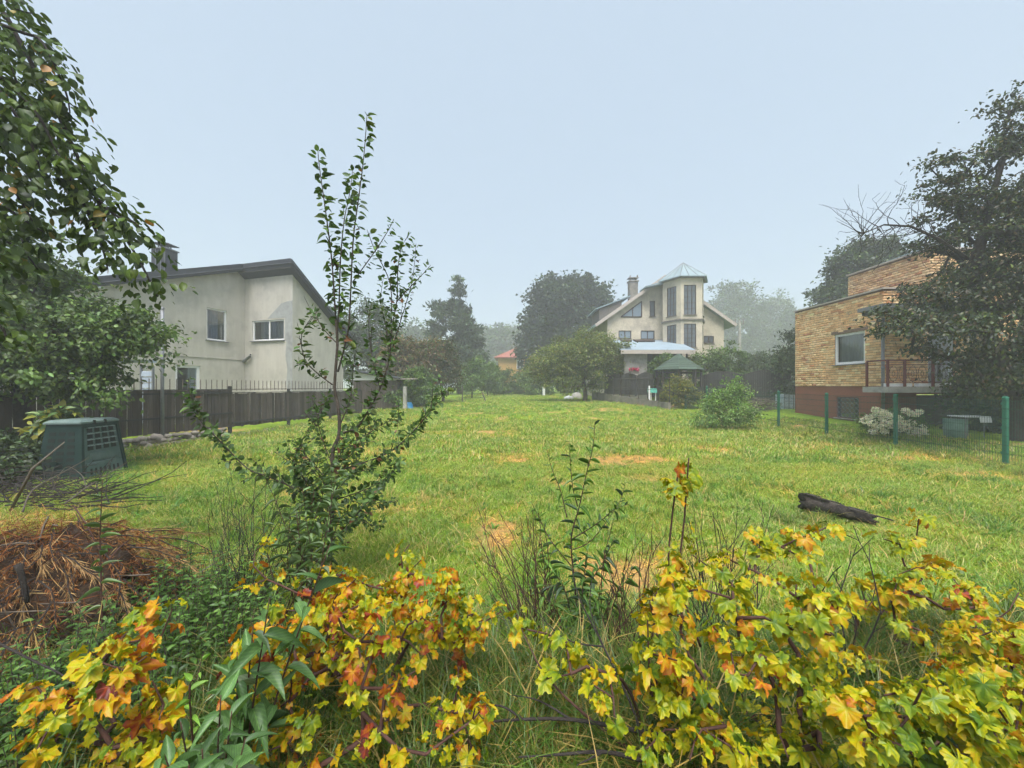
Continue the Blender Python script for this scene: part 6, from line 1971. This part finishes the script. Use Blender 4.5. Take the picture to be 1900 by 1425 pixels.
def px_tips(seed, n, x0, x1, y0, y1, d0, d1, fn=None):
    r = random.Random(seed); out = []
    while len(out) < n:
        a, b = r.uniform(x0, x1), r.uniform(y0, y1)
        if fn is None or fn(a, b): out.append((a, b, r.uniform(d0, d1)))
    return out

# orange and red bush on the left, under the brush pile
currant('low orange and red currant bush at the edge of the undergrowth', gp(215, 1.75),
        px_tips(1, 38, 60, 340, 1150, 1425, 1.35, 1.72, lambda a, b: b > 1150 + abs(a - 270) * .55) + [(270, 1140, 1.7), (320, 1130, 1.7), (300, 1180, 1.68), (240, 1170, 1.7), (70, 1275, 1.6), (40, 1285, 1.6), (80, 1370, 1.4), (60, 1410, 1.35), (150, 1310, 1.45)], 401, (.43, .18), leaf=.053, per=(3, 7))
# widest bush: orange to yellow
currant('wide orange-leaved currant bush before the young apple tree', gp(655, 1.95),
        px_tips(2, 95, 430, 900, 1080, 1420, 1.45, 2.0, lambda a, b: b > 1080 + abs(a - 700) * .25) + px_tips(21, 46, 560, 880, 1060, 1220, 1.8, 2.15) + px_tips(22, 26, 470, 640, 1120, 1260, 1.7, 2.0) + [(760, 1010, 2.15), (745, 1030, 2.1), (780, 1040, 2.1), (830, 1090, 2.0), (820, 1075, 2.0), (760, 1090, 2.0), (700, 1100, 2.0), (640, 1110, 1.95), (600, 1125, 1.9), (560, 1150, 1.85), (440, 1095, 2.1), (500, 1000, 2.3), (930, 1135, 2.0), (905, 1150, 2.0), (870, 1190, 1.9), (845, 1290, 1.6), (830, 1370, 1.45), (790, 1400, 1.4), (470, 1050, 2.2), (495, 1075, 2.2), (880, 1110, 2.0), (655, 1080, 2.0), (540, 1190, 1.8)], 402, (.45, .17), leaf=.045, per=(4, 8))
# sparse yellow shoots in the middle
currant('thin sparse currant with a few yellow leaves over long grass', gp(1195, 1.72),
        [(960, 1140, 1.95), (965, 1165, 1.9), (1010, 1175, 1.85), (1050, 1190, 1.75), (1060, 1250, 1.65), (1130, 1250, 1.6), (1100, 1270, 1.55), (1140, 1330, 1.45), (1020, 1260, 1.7)], 403, (.30, .11), leaf=.055, per=(2, 4), most=120)
# main yellow-green bush
currant('large yellow-green currant bush with tall dark shoots', gp(1345, 1.86),
        px_tips(4, 85, 1190, 1560, 1060, 1420, 1.4, 1.95, lambda a, b: b > 1060 + abs(a - 1370) * .18) + [(1285, 1030, 1.9), (1250, 1050, 1.85), (1230, 1080, 1.85), (1320, 1055, 1.9), (1360, 1040, 1.95), (1400, 1060, 1.95), (1440, 1080, 1.9), (1540, 975, 2.15), (1520, 985, 2.1), (1470, 985, 2.1), (1480, 1000, 2.1), (1400, 980, 2.15), (1385, 990, 2.1), (1410, 1010, 2.1), (1510, 1130, 1.8), (1530, 1150, 1.8), (1500, 1040, 2.0), (1345, 1035, 2.0), (1450, 1015, 2.1), (1220, 1180, 1.7), (1210, 1290, 1.5), (1380, 1400, 1.3), (1280, 1410, 1.3)], 404, (.33, .11), leaf=.051, per=(4, 8),
        shoots=[([(1300, 1200, 1.85), (1262, 1080, 1.9), (1270, 960, 1.92), (1278, 850, 1.92)], [(.985, 9), (.93, 6), (.45, 6), (.62, 5)]),
                ([(1290, 1200, 1.85), (1243, 1070, 1.92), (1246, 970, 1.95), (1257, 885, 1.95)], [(.98, 9), (.92, 6), (.55, 8), (.3, 3)])])
# right bush on long red stems
currant('open currant bush of reddish stems with dull yellow leaves beyond the large one', gp(1600, 2.45),
        px_tips(5, 44, 1570, 1860, 1030, 1230, 2.1, 2.55, lambda a, b: b > 1030 + abs(a - 1700) * .35) + [(1705, 960, 2.4), (1640, 1000, 2.4), (1670, 1010, 2.4), (1700, 1000, 2.4), (1760, 1045, 2.4), (1740, 1040, 2.4), (1790, 1095, 2.35), (1810, 1110, 2.35), (1650, 1080, 2.35), (1690, 1100, 2.3), (1640, 1140, 2.3), (1600, 1120, 2.3), (1720, 1110, 2.3)], 405, (.35, .12), leaf=.054, per=(3, 6))
currant('spreading yellow-green currant at the bottom corner of the picture', gp(1740, 1.62),
        px_tips(6, 56, 1555, 1900, 1270, 1425, 1.15, 1.6, lambda a, b: b > 1280 + (1640 - a) * .4) + [(1590, 1290, 1.45), (1620, 1310, 1.4), (1640, 1290, 1.5), (1760, 1250, 1.65), (1700, 1260, 1.6), (1800, 1240, 1.75)], 406, (.28, .11), leaf=.055, per=(4, 7))
currant('golden currant bush reaching in from the frame edge', gp(1900, 2.05),
        px_tips(7, 36, 1770, 1930, 1160, 1330, 1.7, 2.1) + [(1890, 1100, 2.2), (1850, 1150, 2.15), (1880, 1180, 2.1)], 407, (.37, .13), leaf=.052, per=(4, 7))

# ---- bare twigs, fallen branches, log
def bare_twigs(label, base, tips, seed, mat='bark_red', name='bare_shrub', r_tip=.0018, cat='shrub', spread=.10, bow=.10):
    """wands that rise from one stool, each nearly straight, with short side twigs"""
    r = random.Random(seed)
    o = thing(name, tuple(base), label, cat)
    mb = MB()
    for t in tips:
        e = Vector(P(*t)); b = Vector(base) + Vector((r.gauss(0, spread), r.gauss(0, spread * .6), 0))
        L = (e - b).length
        side = rv(r, bow * L); c = b.lerp(e, .5) + side * .5 + Vector((0, 0, .04 * L))
        pts = smooth_path([b, c, e], 4); n = len(pts)
        pts = [p + (rv(r, .006) if 0 < i < n - 1 else Vector()) for i, p in enumerate(pts)]
        mb.tube(pts, [r_tip * (2.2 - 1.4 * i / (n - 1)) for i in range(n)], 4, cap=False)
        for i in range(3, n - 1):
            if r.random() < .55:
                d = ((pts[i + 1] - pts[i]).normalized() + rv(r, .45)).normalized(); l = r.uniform(.05, .2) * L
                mb.tube([pts[i], pts[i] + d * l * .5 + rv(r, .004), pts[i] + d * l + Vector((0, 0, .02))], [r_tip, r_tip * .8, r_tip * .5], 3, cap=False)
    mb.build('twigs', M[mat], o)
    mb = MB(); mb.tube([Vector(base), Vector(base) + Vector((0, 0, .07))], [.016, .012], 7); mb.build('stool', M[mat], o, True)
bare_twigs('fan of leafless reddish twigs beside the narrow-leaved shoots', gp(1010, 2.55), px_tips(11, 60, 880, 1030, 930, 1160, 2.4, 2.8), 501)
bare_twigs('tangle of leafless dark red twigs before the yellow currant', gp(1165, 2.4), px_tips(12, 55, 1120, 1250, 960, 1200, 2.2, 2.6), 502)
bare_twigs('bare grey twigs standing behind the large yellow-green currant', gp(1330, 2.6), px_tips(13, 40, 1240, 1450, 930, 1080, 2.5, 2.9), 503, 'bark_dark')
bare_twigs('two bare curved stems between the yellow currants', gp(1570, 2.3), [(1583, 975, 2.3), (1560, 1050, 2.3), (1590, 1010, 2.3), (1545, 1062, 2.35)], 504, 'bark_dark', r_tip=.003, spread=.03, bow=.2)
bare_twigs('thin tangled twigs and stalks at the foot of the young apple tree', gp(455, 2.9), px_tips(14, 70, 380, 560, 850, 1080, 2.7, 3.2), 505, 'bark_dark', r_tip=.0014)

def fallen_branch(label, paths, mat='bark_dark'):
    b = P(*paths[0][0][0])
    o = thing('fallen_branch', b, label, 'branch', 'fallen bare branches')
    for pts, r0 in paths:
        pp = smooth_path([P(*q) for q in pts]); n = len(pp)
        mb = MB(); mb.tube(pp, [r0 * (1 - .7 * i / (n - 1)) for i in range(n)], 6); mb.build('limb', M[mat], o, True)
fallen_branch('forked grey branch lying across the long grass', [([(1235, 1365, 1.6), (1150, 1350, 1.6), (1060, 1335, 1.62), (970, 1335, 1.65), (900, 1345, 1.68), (840, 1400, 1.6)], .010), ([(970, 1335, 1.65), (930, 1310, 1.7), (880, 1310, 1.75)], .006), ([(1060, 1335, 1.62), (1000, 1300, 1.66), (950, 1290, 1.7)], .005)])
fallen_branch('second dark branch under the long grass near the frame bottom', [([(1190, 1410, 1.5), (1120, 1395, 1.5), (1040, 1400, 1.48), (960, 1405, 1.5)], .009), ([(1120, 1395, 1.5), (1070, 1420, 1.45)], .005)])
fallen_branch('bare branch slanting out of the currant into the grass', [([(1180, 1400, 1.62), (1090, 1330, 1.66), (1010, 1250, 1.75), (965, 1160, 1.9)], .008)], 'bark_red')
fallen_branch('dark bare branch standing out of the long grass', [([(1195, 1425, 1.55), (1180, 1330, 1.58), (1120, 1200, 1.75), (1075, 1110, 1.9), (1060, 1050, 2.0)], .007), ([(1120, 1200, 1.75), (1040, 1180, 1.85), (960, 1090, 2.0)], .004), ([(1120, 1200, 1.75), (1095, 1130, 1.85), (1100, 1060, 1.95)], .004)])
fallen_branch('thin dead branch lying on the dark undergrowth by the picture edge', [([(-10, 1190, 1.75), (60, 1225, 1.7), (120, 1255, 1.65), (160, 1290, 1.6)], .006)])
fallen_branch('pale arching dead twig over the dry brush pile', [([(42, 950, 3.0), (60, 910, 3.1), (110, 880, 3.3), (165, 850, 3.5)], .007), ([(120, 935, 3.1), (160, 905, 3.3), (215, 870, 3.5), (250, 850, 3.6)], .007), ([(160, 905, 3.3), (150, 880, 3.4), (120, 868, 3.5), (90, 925, 3.2)], .004)], 'dead_twig')

def rotten_log():
    a = Vector(P(1486, 938, 5.35)); b = Vector(P(1622, 972, 4.85))
    a.z = G(a.x, a.y) + .19; b.z = G(b.x, b.y) + .09
    o = thing('rotten_log', ((a.x + b.x) / 2, (a.y + b.y) / 2, G(a.x, a.y)), 'dark rotten log lying in the meadow behind the currants', 'log')
    rng = np.random.default_rng(9)
    n, k = 22, 18; V = []
    t = (b - a).normalized(); e1 = t.cross(UP).normalized(); e2 = e1.cross(t)
    gro = 1 + .10 * rng.standard_normal(k)
    for i in range(n):
        f = i / (n - 1); p = a + (b - a) * f
        rad = .108 * (1 - .5 * f) * (1 + .05 * rng.standard_normal())
        for j in range(k):
            an = 2 * math.pi * j / k
            rr = rad * gro[j] * (1 + .05 * rng.standard_normal())
            q = p + (e1 * math.cos(an) + e2 * math.sin(an)) * rr + t * (rng.uniform(-.06, .06) if i in (0, n - 1) else 0)
            V.append(tuple(q))
    F = [[i * k + j, i * k + (j + 1) % k, (i + 1) * k + (j + 1) % k, (i + 1) * k + j] for i in range(n - 1) for j in range(k)]
    V += [tuple(a + t * .05), tuple(b - t * .02)]
    T3 = [[len(V) - 2, (j + 1) % k, j] for j in range(k)] + [[len(V) - 1, (n - 1) * k + j, (n - 1) * k + (j + 1) % k] for j in range(k)]
    place('trunk_piece', np_mesh('log', np.array(V), [np.array(F), np.array(T3)], M['rot'], False), o)
    mb = MB()
    r = random.Random(3)
    for q in range(16):
        f = r.random(); p = a + (b - a) * f + UP * (.10 * (1 - .5 * f)) + e1 * r.uniform(-.06, .06)
        mb.obox(p, t * r.uniform(.06, .2), e1 * r.uniform(.01, .025), UP * r.uniform(.006, .015))
    mb.build('bark_flake', M['rot'], o)
rotten_log()

# ---- dry brush pile of dead conifer branches
NE = (RH[0] * np.array([1, 1, .04]), RH[1])      # flat narrow needle
def brush_pile():
    cx, cyy = XY(120, 2.75)
    o = thing('dry_brush_pile', (cx, cyy, G(cx, cyy)), 'heap of dead rust-brown conifer branches and straw', 'brush pile')
    rng = np.random.default_rng(71); r = random.Random(71)
    c = np.array([cx - .25, cyy + .05, G(cx, cyy)]); rad = np.array([1.15, .65, .77])
    k, m = 20, 8; V = []
    for i in range(m):
        for j in range(k):
            a = 2 * math.pi * j / k; b = .5 * math.pi * i / (m - 1)
            q = .80 * (1 + .12 * rng.standard_normal())
            V.append(c + rad * np.array([math.cos(a) * math.cos(b), math.sin(a) * math.cos(b), math.sin(b)]) * q)
    F = [[i * k + j, i * k + (j + 1) % k, (i + 1) * k + (j + 1) % k, (i + 1) * k + j] for i in range(m - 1) for j in range(k)]
    place('core', np_mesh('core', np.array(V), np.array(F), surf('brush_core_shade', (.018, .012, .008), (.045, .026, .014), 20, .95, 1, 40), False), o)  # near-black mound; the shade inside the heap is painted on it
    # branches with hanging needle sprays
    mb = MB(); NP, ND, NN, NL, NW, NC = [], [], [], [], [], []
    pal = [(4, (.28, .105, .030)), (3, (.36, .16, .048)), (2, (.17, .062, .022)), (3, (.42, .24, .095)), (1, (.09, .04, .02))]
    for q in range(330):
        a = r.uniform(0, 6.28); b = r.uniform(.05, 1.5)
        s = Vector(c) + Vector((rad[0] * math.cos(a) * math.cos(b), rad[1] * math.sin(a) * math.cos(b), rad[2] * math.sin(b))) * r.uniform(.75, 1.0)
        d = Vector((math.cos(a) + r.gauss(0, .5), math.sin(a) + r.gauss(0, .5), r.uniform(-.7, .35))).normalized()
        L = r.uniform(.25, .6)
        pts = [s]; 
        for i in range(5):
            d = (d + Vector((r.gauss(0, .14), r.gauss(0, .14), -.16))).normalized(); pts.append(pts[-1] + d * (L / 5))
        mb.tube(pts, [.006, .0055, .005, .004, .003, .002], 4, cap=False)
        strawy = r.random() < .16
        pc = [(3, (.44, .29, .13)), (2, (.36, .22, .09))] if strawy else pal
        for i in range(5):
            for u in range(26):
                p = pts[i].lerp(pts[i + 1], r.random())
                dd = (pts[i + 1] - pts[i]).normalized() * (1.6 if strawy else .7) + rv(r, .5) + Vector((0, 0, -.45))
                NP.append(tuple(p)); ND.append(tuple(dd)); NN.append(tuple(rv(r))); NL.append(r.uniform(.025, .06) * (2.2 if strawy else 1)); NW.append(r.uniform(.0022, .0042)); NC.append(pick(r, pc, .25))
    mb.build('branches', M['bark_dark'], o)
    V, F, kk = scatter_template(NE, np.array(NP), np.array(ND), np.array(NN), np.array(NL), np.array(NW))
    f = place('needles', np_mesh('needles', V, F, M['leaf_dry'], False, np.repeat(np.array(NC), kk, 0)), o); f['kind'] = 'stuff'
    # tangled straw and dry stalks
    n = 2600; a = rng.uniform(0, 6.283, n); b = rng.uniform(.05, 1.5, n)
    sp = c + rad * np.stack([np.cos(a) * np.cos(b), np.sin(a) * np.cos(b), np.sin(b)], 1) * rng.uniform(.85, 1.05, (n, 1))
    dd = rng.standard_normal((n, 3)) * np.array([1, .6, .7]) + np.array([0, 0, -.25])
    V, F, kk = scatter_template(NE, sp - unit(dd) * .06, dd, rng.standard_normal((n, 3)), rng.uniform(.07, .28, n), rng.uniform(.0025, .005, n))
    f = place('straw', np_mesh('straw', V, F, M['leaf_dry'], False, np.repeat(tints(rng, n, [(2, (.32, .16, .06)), (4, (.24, .085, .028)), (1, (.42, .28, .13)), (5, (.085, .036, .018))]), kk, 0)), o); f['kind'] = 'stuff'  # many near-black straws paint shaded gaps into the heap
    # loose sticks on top
    for q in range(26):
        a = r.uniform(-.3, 3.4); b = r.uniform(.2, 1.4)
        s = Vector(c) + Vector((rad[0] * math.cos(a) * math.cos(b), -rad[1] * abs(math.sin(a)) * math.cos(b) * .8, rad[2] * math.sin(b))) * 1.02
        d = Vector((r.gauss(0, 1), r.gauss(0, .4), r.uniform(-.35, .5))).normalized()
        L = r.uniform(.2, .55)
        mb = MB(); mb.tube([s - d * L / 2, s + Vector((0, 0, r.uniform(-.01, .03))), s + d * L / 2], [.005, .0045, .003], 5); mb.build('stick', M[r.choice(('dead_twig', 'bark_red', 'dead_twig', 'bark_dark'))], o, True)
    mb = MB(); s = Vector(P(38, 1060, 2.2)); mb.tube([s + Vector((-.02, 0, .04)), s, s + Vector((.03, 0, -.12)), s + Vector((.04, .0, -.18))], [.016, .014, .012, .009], 8); mb.build('stub', M['bark_dark'], o, True)
brush_pile()

def twig_heap():
    o = thing('twig_heap', gp(90, 6.0), 'dark heap of cut bare branches before the compost bin', 'brush pile')
    r = random.Random(77); mb = MB()
    for q in range(150):
        px = r.uniform(-60, 215); d = r.uniform(5.2, 6.7)
        s = Vector(gp(px, d, 0)) + Vector((0, 0, r.uniform(.02, .38) * (1 if px < 150 else .5)))
        a = r.uniform(-.6, .6) + (math.pi if r.random() < .5 else 0); dr = Vector((math.cos(a), math.sin(a) * .7, r.uniform(-.12, .4))).normalized()
        L = r.uniform(.4, 1.1); pts = [s]
        for i in range(4):
            dr = (dr + rv(r, .16)).normalized(); pts.append(pts[-1] + dr * L / 4)
        mb.tube(pts, [.010, .008, .006, .005, .003], 4, cap=False)
        if r.random() < .6:
            d2 = (dr + rv(r, .6)).normalized(); mb.tube([pts[2], pts[2] + d2 * .15, pts[2] + d2 * .32], [.005, .004, .002], 3, cap=False)
    mb.build('branches', M['bark_dark'], o)
    mb = MB(); mb.tube([gp(20, 5.4, .05), P(60, 870, 5.2), P(120, 820, 5.4)], [.02, .016, .008], 6); mb.build('limb', M['dead_twig'], o, True)
twig_heap()
h = thing('branch_heap', gp(1410, 20.5), 'brown heap of cut branches before the long arched fence', 'brush pile')
mb = MB(); r = random.Random(78)
for q in range(90):
    s = Vector(gp(r.gauss(1412, 12), 20.5 + r.gauss(0, .4), r.uniform(0, .55))); d = Vector((r.gauss(0, 1), r.gauss(0, .6), r.uniform(-.3, .4))).normalized()
    mb.tube([s - d * .5, s, s + d * r.uniform(.3, .7) + UP * .05], [.018, .015, .007], 4, cap=False)
mb.build('branches', M['dead_twig'], h)
mb = MB(); mb.tube([gp(1395, 20.2, .15), gp(1428, 20.1, .5)], [.05, .03], 6); mb.build('limb', M['bark'], h, True)

# ---- hydrangea in front of the brick house
def hydrangea():
    x, y = XY(1655, 12.6); g = G(x, y)
    o = thing('hydrangea', (x, y, g), 'hydrangea bush covered in creamy white flower heads before the brick house', 'shrub')
    rng = np.random.default_rng(14)
    T = sample_tips([(x, y, g + .42, 1.0, .5, .38)], 70, rng, .3)
    nodes, par, rad, ends = skeleton([(x, y, g - .03), (x, y, g + .1)], T, rng, .15, .15, .3, .003, .4)
    V, F = branches_mesh(nodes, par, rad, 4); place('stems', np_mesh('stems', V, F, M['bark'], True), o)
    V, F, col = crown_leaves(T, np.array([x, y, g + .3]), rng, 34, .11, .09, .055, GREEN_MID); c = place('foliage', np_mesh('foliage', V, F, M['leaf'], False, col), o); c['kind'] = 'stuff'
    heads = []
    for px, py, s in ((1605, 780, 1), (1617, 785, 1), (1612, 775, .9), (1627, 770, 1), (1624, 760, .8), (1632, 764, .8), (1638, 778, 1), (1630, 790, 1), (1645, 785, 1), (1650, 772, .9), (1655, 790, 1), (1665, 775, 1), (1672, 785, 1), (1668, 797, 1), (1680, 762, .8), (1690, 768, .8), (1700, 768, .8), (1706, 764, .7), (1690, 785, 1), (1698, 796, 1), (1710, 800, .9), (1716, 803, .8), (1690, 802, 1), (1700, 808, .8), (1640, 765, .8), (1620, 800, .9), (1640, 800, .9), (1712, 793, .8), (1680, 792, 1), (1660, 782, 1)):
        heads.append((Vector(P(px, py, 11.95 + rng.uniform(-.12, .2))), .125 * s))
    for p, s in heads:
        n = 90
        q = np.array(p) + unit(rng.standard_normal((n, 3))) * s * np.array([1, 1, .85]) * (.7 + .35 * rng.random((n, 1)))
        V, F, k = scatter_template(RH, q, rng.standard_normal((n, 3)), q - np.array(p) + .3 * rng.standard_normal((n, 3)) * s, np.full(n, .05), np.full(n, .05))
        col = np.repeat(tints(rng, n, [(6, (.86, .84, .72)), (1, (.80, .68, .55)), (1, (.66, .70, .45))], .06), k, 0).clip(0, .9)
        place('flower_head', np_mesh('flower_head', V, F, M['petal'], False, col), o)
hydrangea()

# ---- large-leaved boughs hanging in at the upper left
def overhang():
    bx, by = -4.6, 2.2; g = G(bx, by)
    o = thing('overhanging_tree', (bx, by, g), 'large-leaved tree whose drooping boughs hang in from the upper corner', 'tree')
    D = 3.3
    bough = [
        [(-420, 300, 3.0), (-200, 60, 3.2), (-40, -20, 3.3), (60, 120, 3.3), (130, 260, 3.3), (180, 370, 3.25), (225, 430, 3.2), (262, 490, 3.2), (292, 550, 3.2)],
        [(-200, 60, 3.2), (-60, -60, 3.5), (20, 10, 3.5), (60, 25, 3.5)],
        [(-200, 100, 3.2), (-40, 120, 3.1), (60, 200, 3.0), (110, 290, 3.0), (140, 330, 3.0)],
        [(-300, 200, 3.0), (-120, 200, 2.9), (-20, 290, 2.9), (30, 360, 2.9), (60, 410, 2.9)],
        [(-40, 30, 3.2), (40, 60, 3.2), (80, 80, 3.2), (120, 165, 3.2), (130, 210, 3.2)],
        [(60, 200, 3.2), (120, 300, 3.3), (170, 350, 3.3), (195, 340, 3.3)],
        [(130, 330, 3.25), (165, 400, 3.2), (190, 460, 3.2), (200, 500, 3.2)],
        [(-300, 250, 2.9), (-150, 330, 2.8), (-60, 420, 2.8), (-10, 470, 2.8)],
        [(-100, 420, 2.6), (-40, 560, 2.6), (5, 610, 2.6), (10, 630, 2.6)],
        [(-300, 300, 3.0), (-120, 380, 3.05), (-20, 430, 3.05), (45, 470, 3.05), (70, 500, 3.05)],
        [(-250, 250, 3.0), (-80, 300, 3.0), (20, 390, 3.0), (80, 430, 3.0)],
        [(-200, 150, 3.1), (-60, 220, 3.15), (30, 300, 3.15), (95, 385, 3.15)],
        [(-80, 60, 3.0), (0, 170, 2.9), (50, 250, 2.9), (80, 330, 2.9)],
        [(180, 370, 3.25), (215, 400, 3.2), (245, 410, 3.15), (262, 425, 3.15)],
        [(-150, 0, 3.4), (-20, 60, 3.5), (30, 150, 3.5), (60, 270, 3.5)],
    ]
    r = random.Random(61)
    mb = MB(); mb.tube([(bx, by, g - .1), (bx + .05, by + .05, 1.2), (bx - .05, by + .2, 2.4), (bx + .1, by + .4, 3.6), (bx + .2, by + .6, 4.6)], [.16, .13, .115, .09, .06], 10); tk = mb.build('trunk', M['bark'], o, True)
    leaves = []
    pal = [(5, (.050, .085, .016)), (4, (.068, .112, .020)), (2, (.036, .062, .014)), (2, (.098, .145, .024)), (.15, (.26, .20, .03)), (.10, (.36, .17, .03))]
    for k, bp in enumerate(bough):
        pts = [Vector(P(*q)) for q in bp]
        pts = smooth_path(pts); n = len(pts)
        if k in (0, 3, 7, 8, 9): pts = [Vector((bx + .05, by + .3, 2.6 + .25 * (k % 4)))] + pts; n += 1
        mb = MB(); mb.tube(pts, [(.020 if k == 0 else .013) * (1 - .8 * i / (n - 1)) + .002 for i in range(n)], 6); mb.build('bough', M['bark_dark'], o, True)
        dense = .016
        for p, t in along(pts, dense, r):
            pxx = 950 + p.x / p.y * FPX
            if pxx < -260: continue
            for _ in range(3):
                side = rv(r); side = (side - t * side.dot(t)).normalized()
                tw = r.uniform(.02, .19) * (1.35 if k in (0, 2, 3, 9, 10, 11, 12, 14) else .9)
                q = p + side * tw + Vector((0, 0, -.03))
                d = (side * .6 + t * .5 + Vector((0, 0, -.75)) + rv(r, .3)).normalized()
                nrm = side * .4 + Vector((0, -.15, .8)) + rv(r, .4)
                l = r.uniform(.036, .098)
                leaves.append((tuple(q), tuple(d), tuple(nrm), l, l * r.uniform(.62, .82), pick(r, pal)))
    spread_leaves(o, leaves, RICH_O, LEAF_O, 300)
overhang()

# ---------------------------------------------------------------- the mist
def haze():
    m, nt, out = mat_new('mist')
    v = nt.nodes.new('ShaderNodeVolumePrincipled')
    v.inputs['Color'].default_value = (.93, .96, 1.0, 1)
    v.inputs['Density'].default_value = .0042
    v.inputs['Anisotropy'].default_value = .2
    nt.links.new(v.outputs[0], out.inputs['Volume'])
    mb = MB(); mb.box(-310, 310, -310, 310, -1.6, 27.0)
    o = mb.build('haze', m); o['kind'] = 'stuff'
    o['label'] = 'pale blue morning mist filling the air over the gardens'; o['category'] = 'mist'
haze()
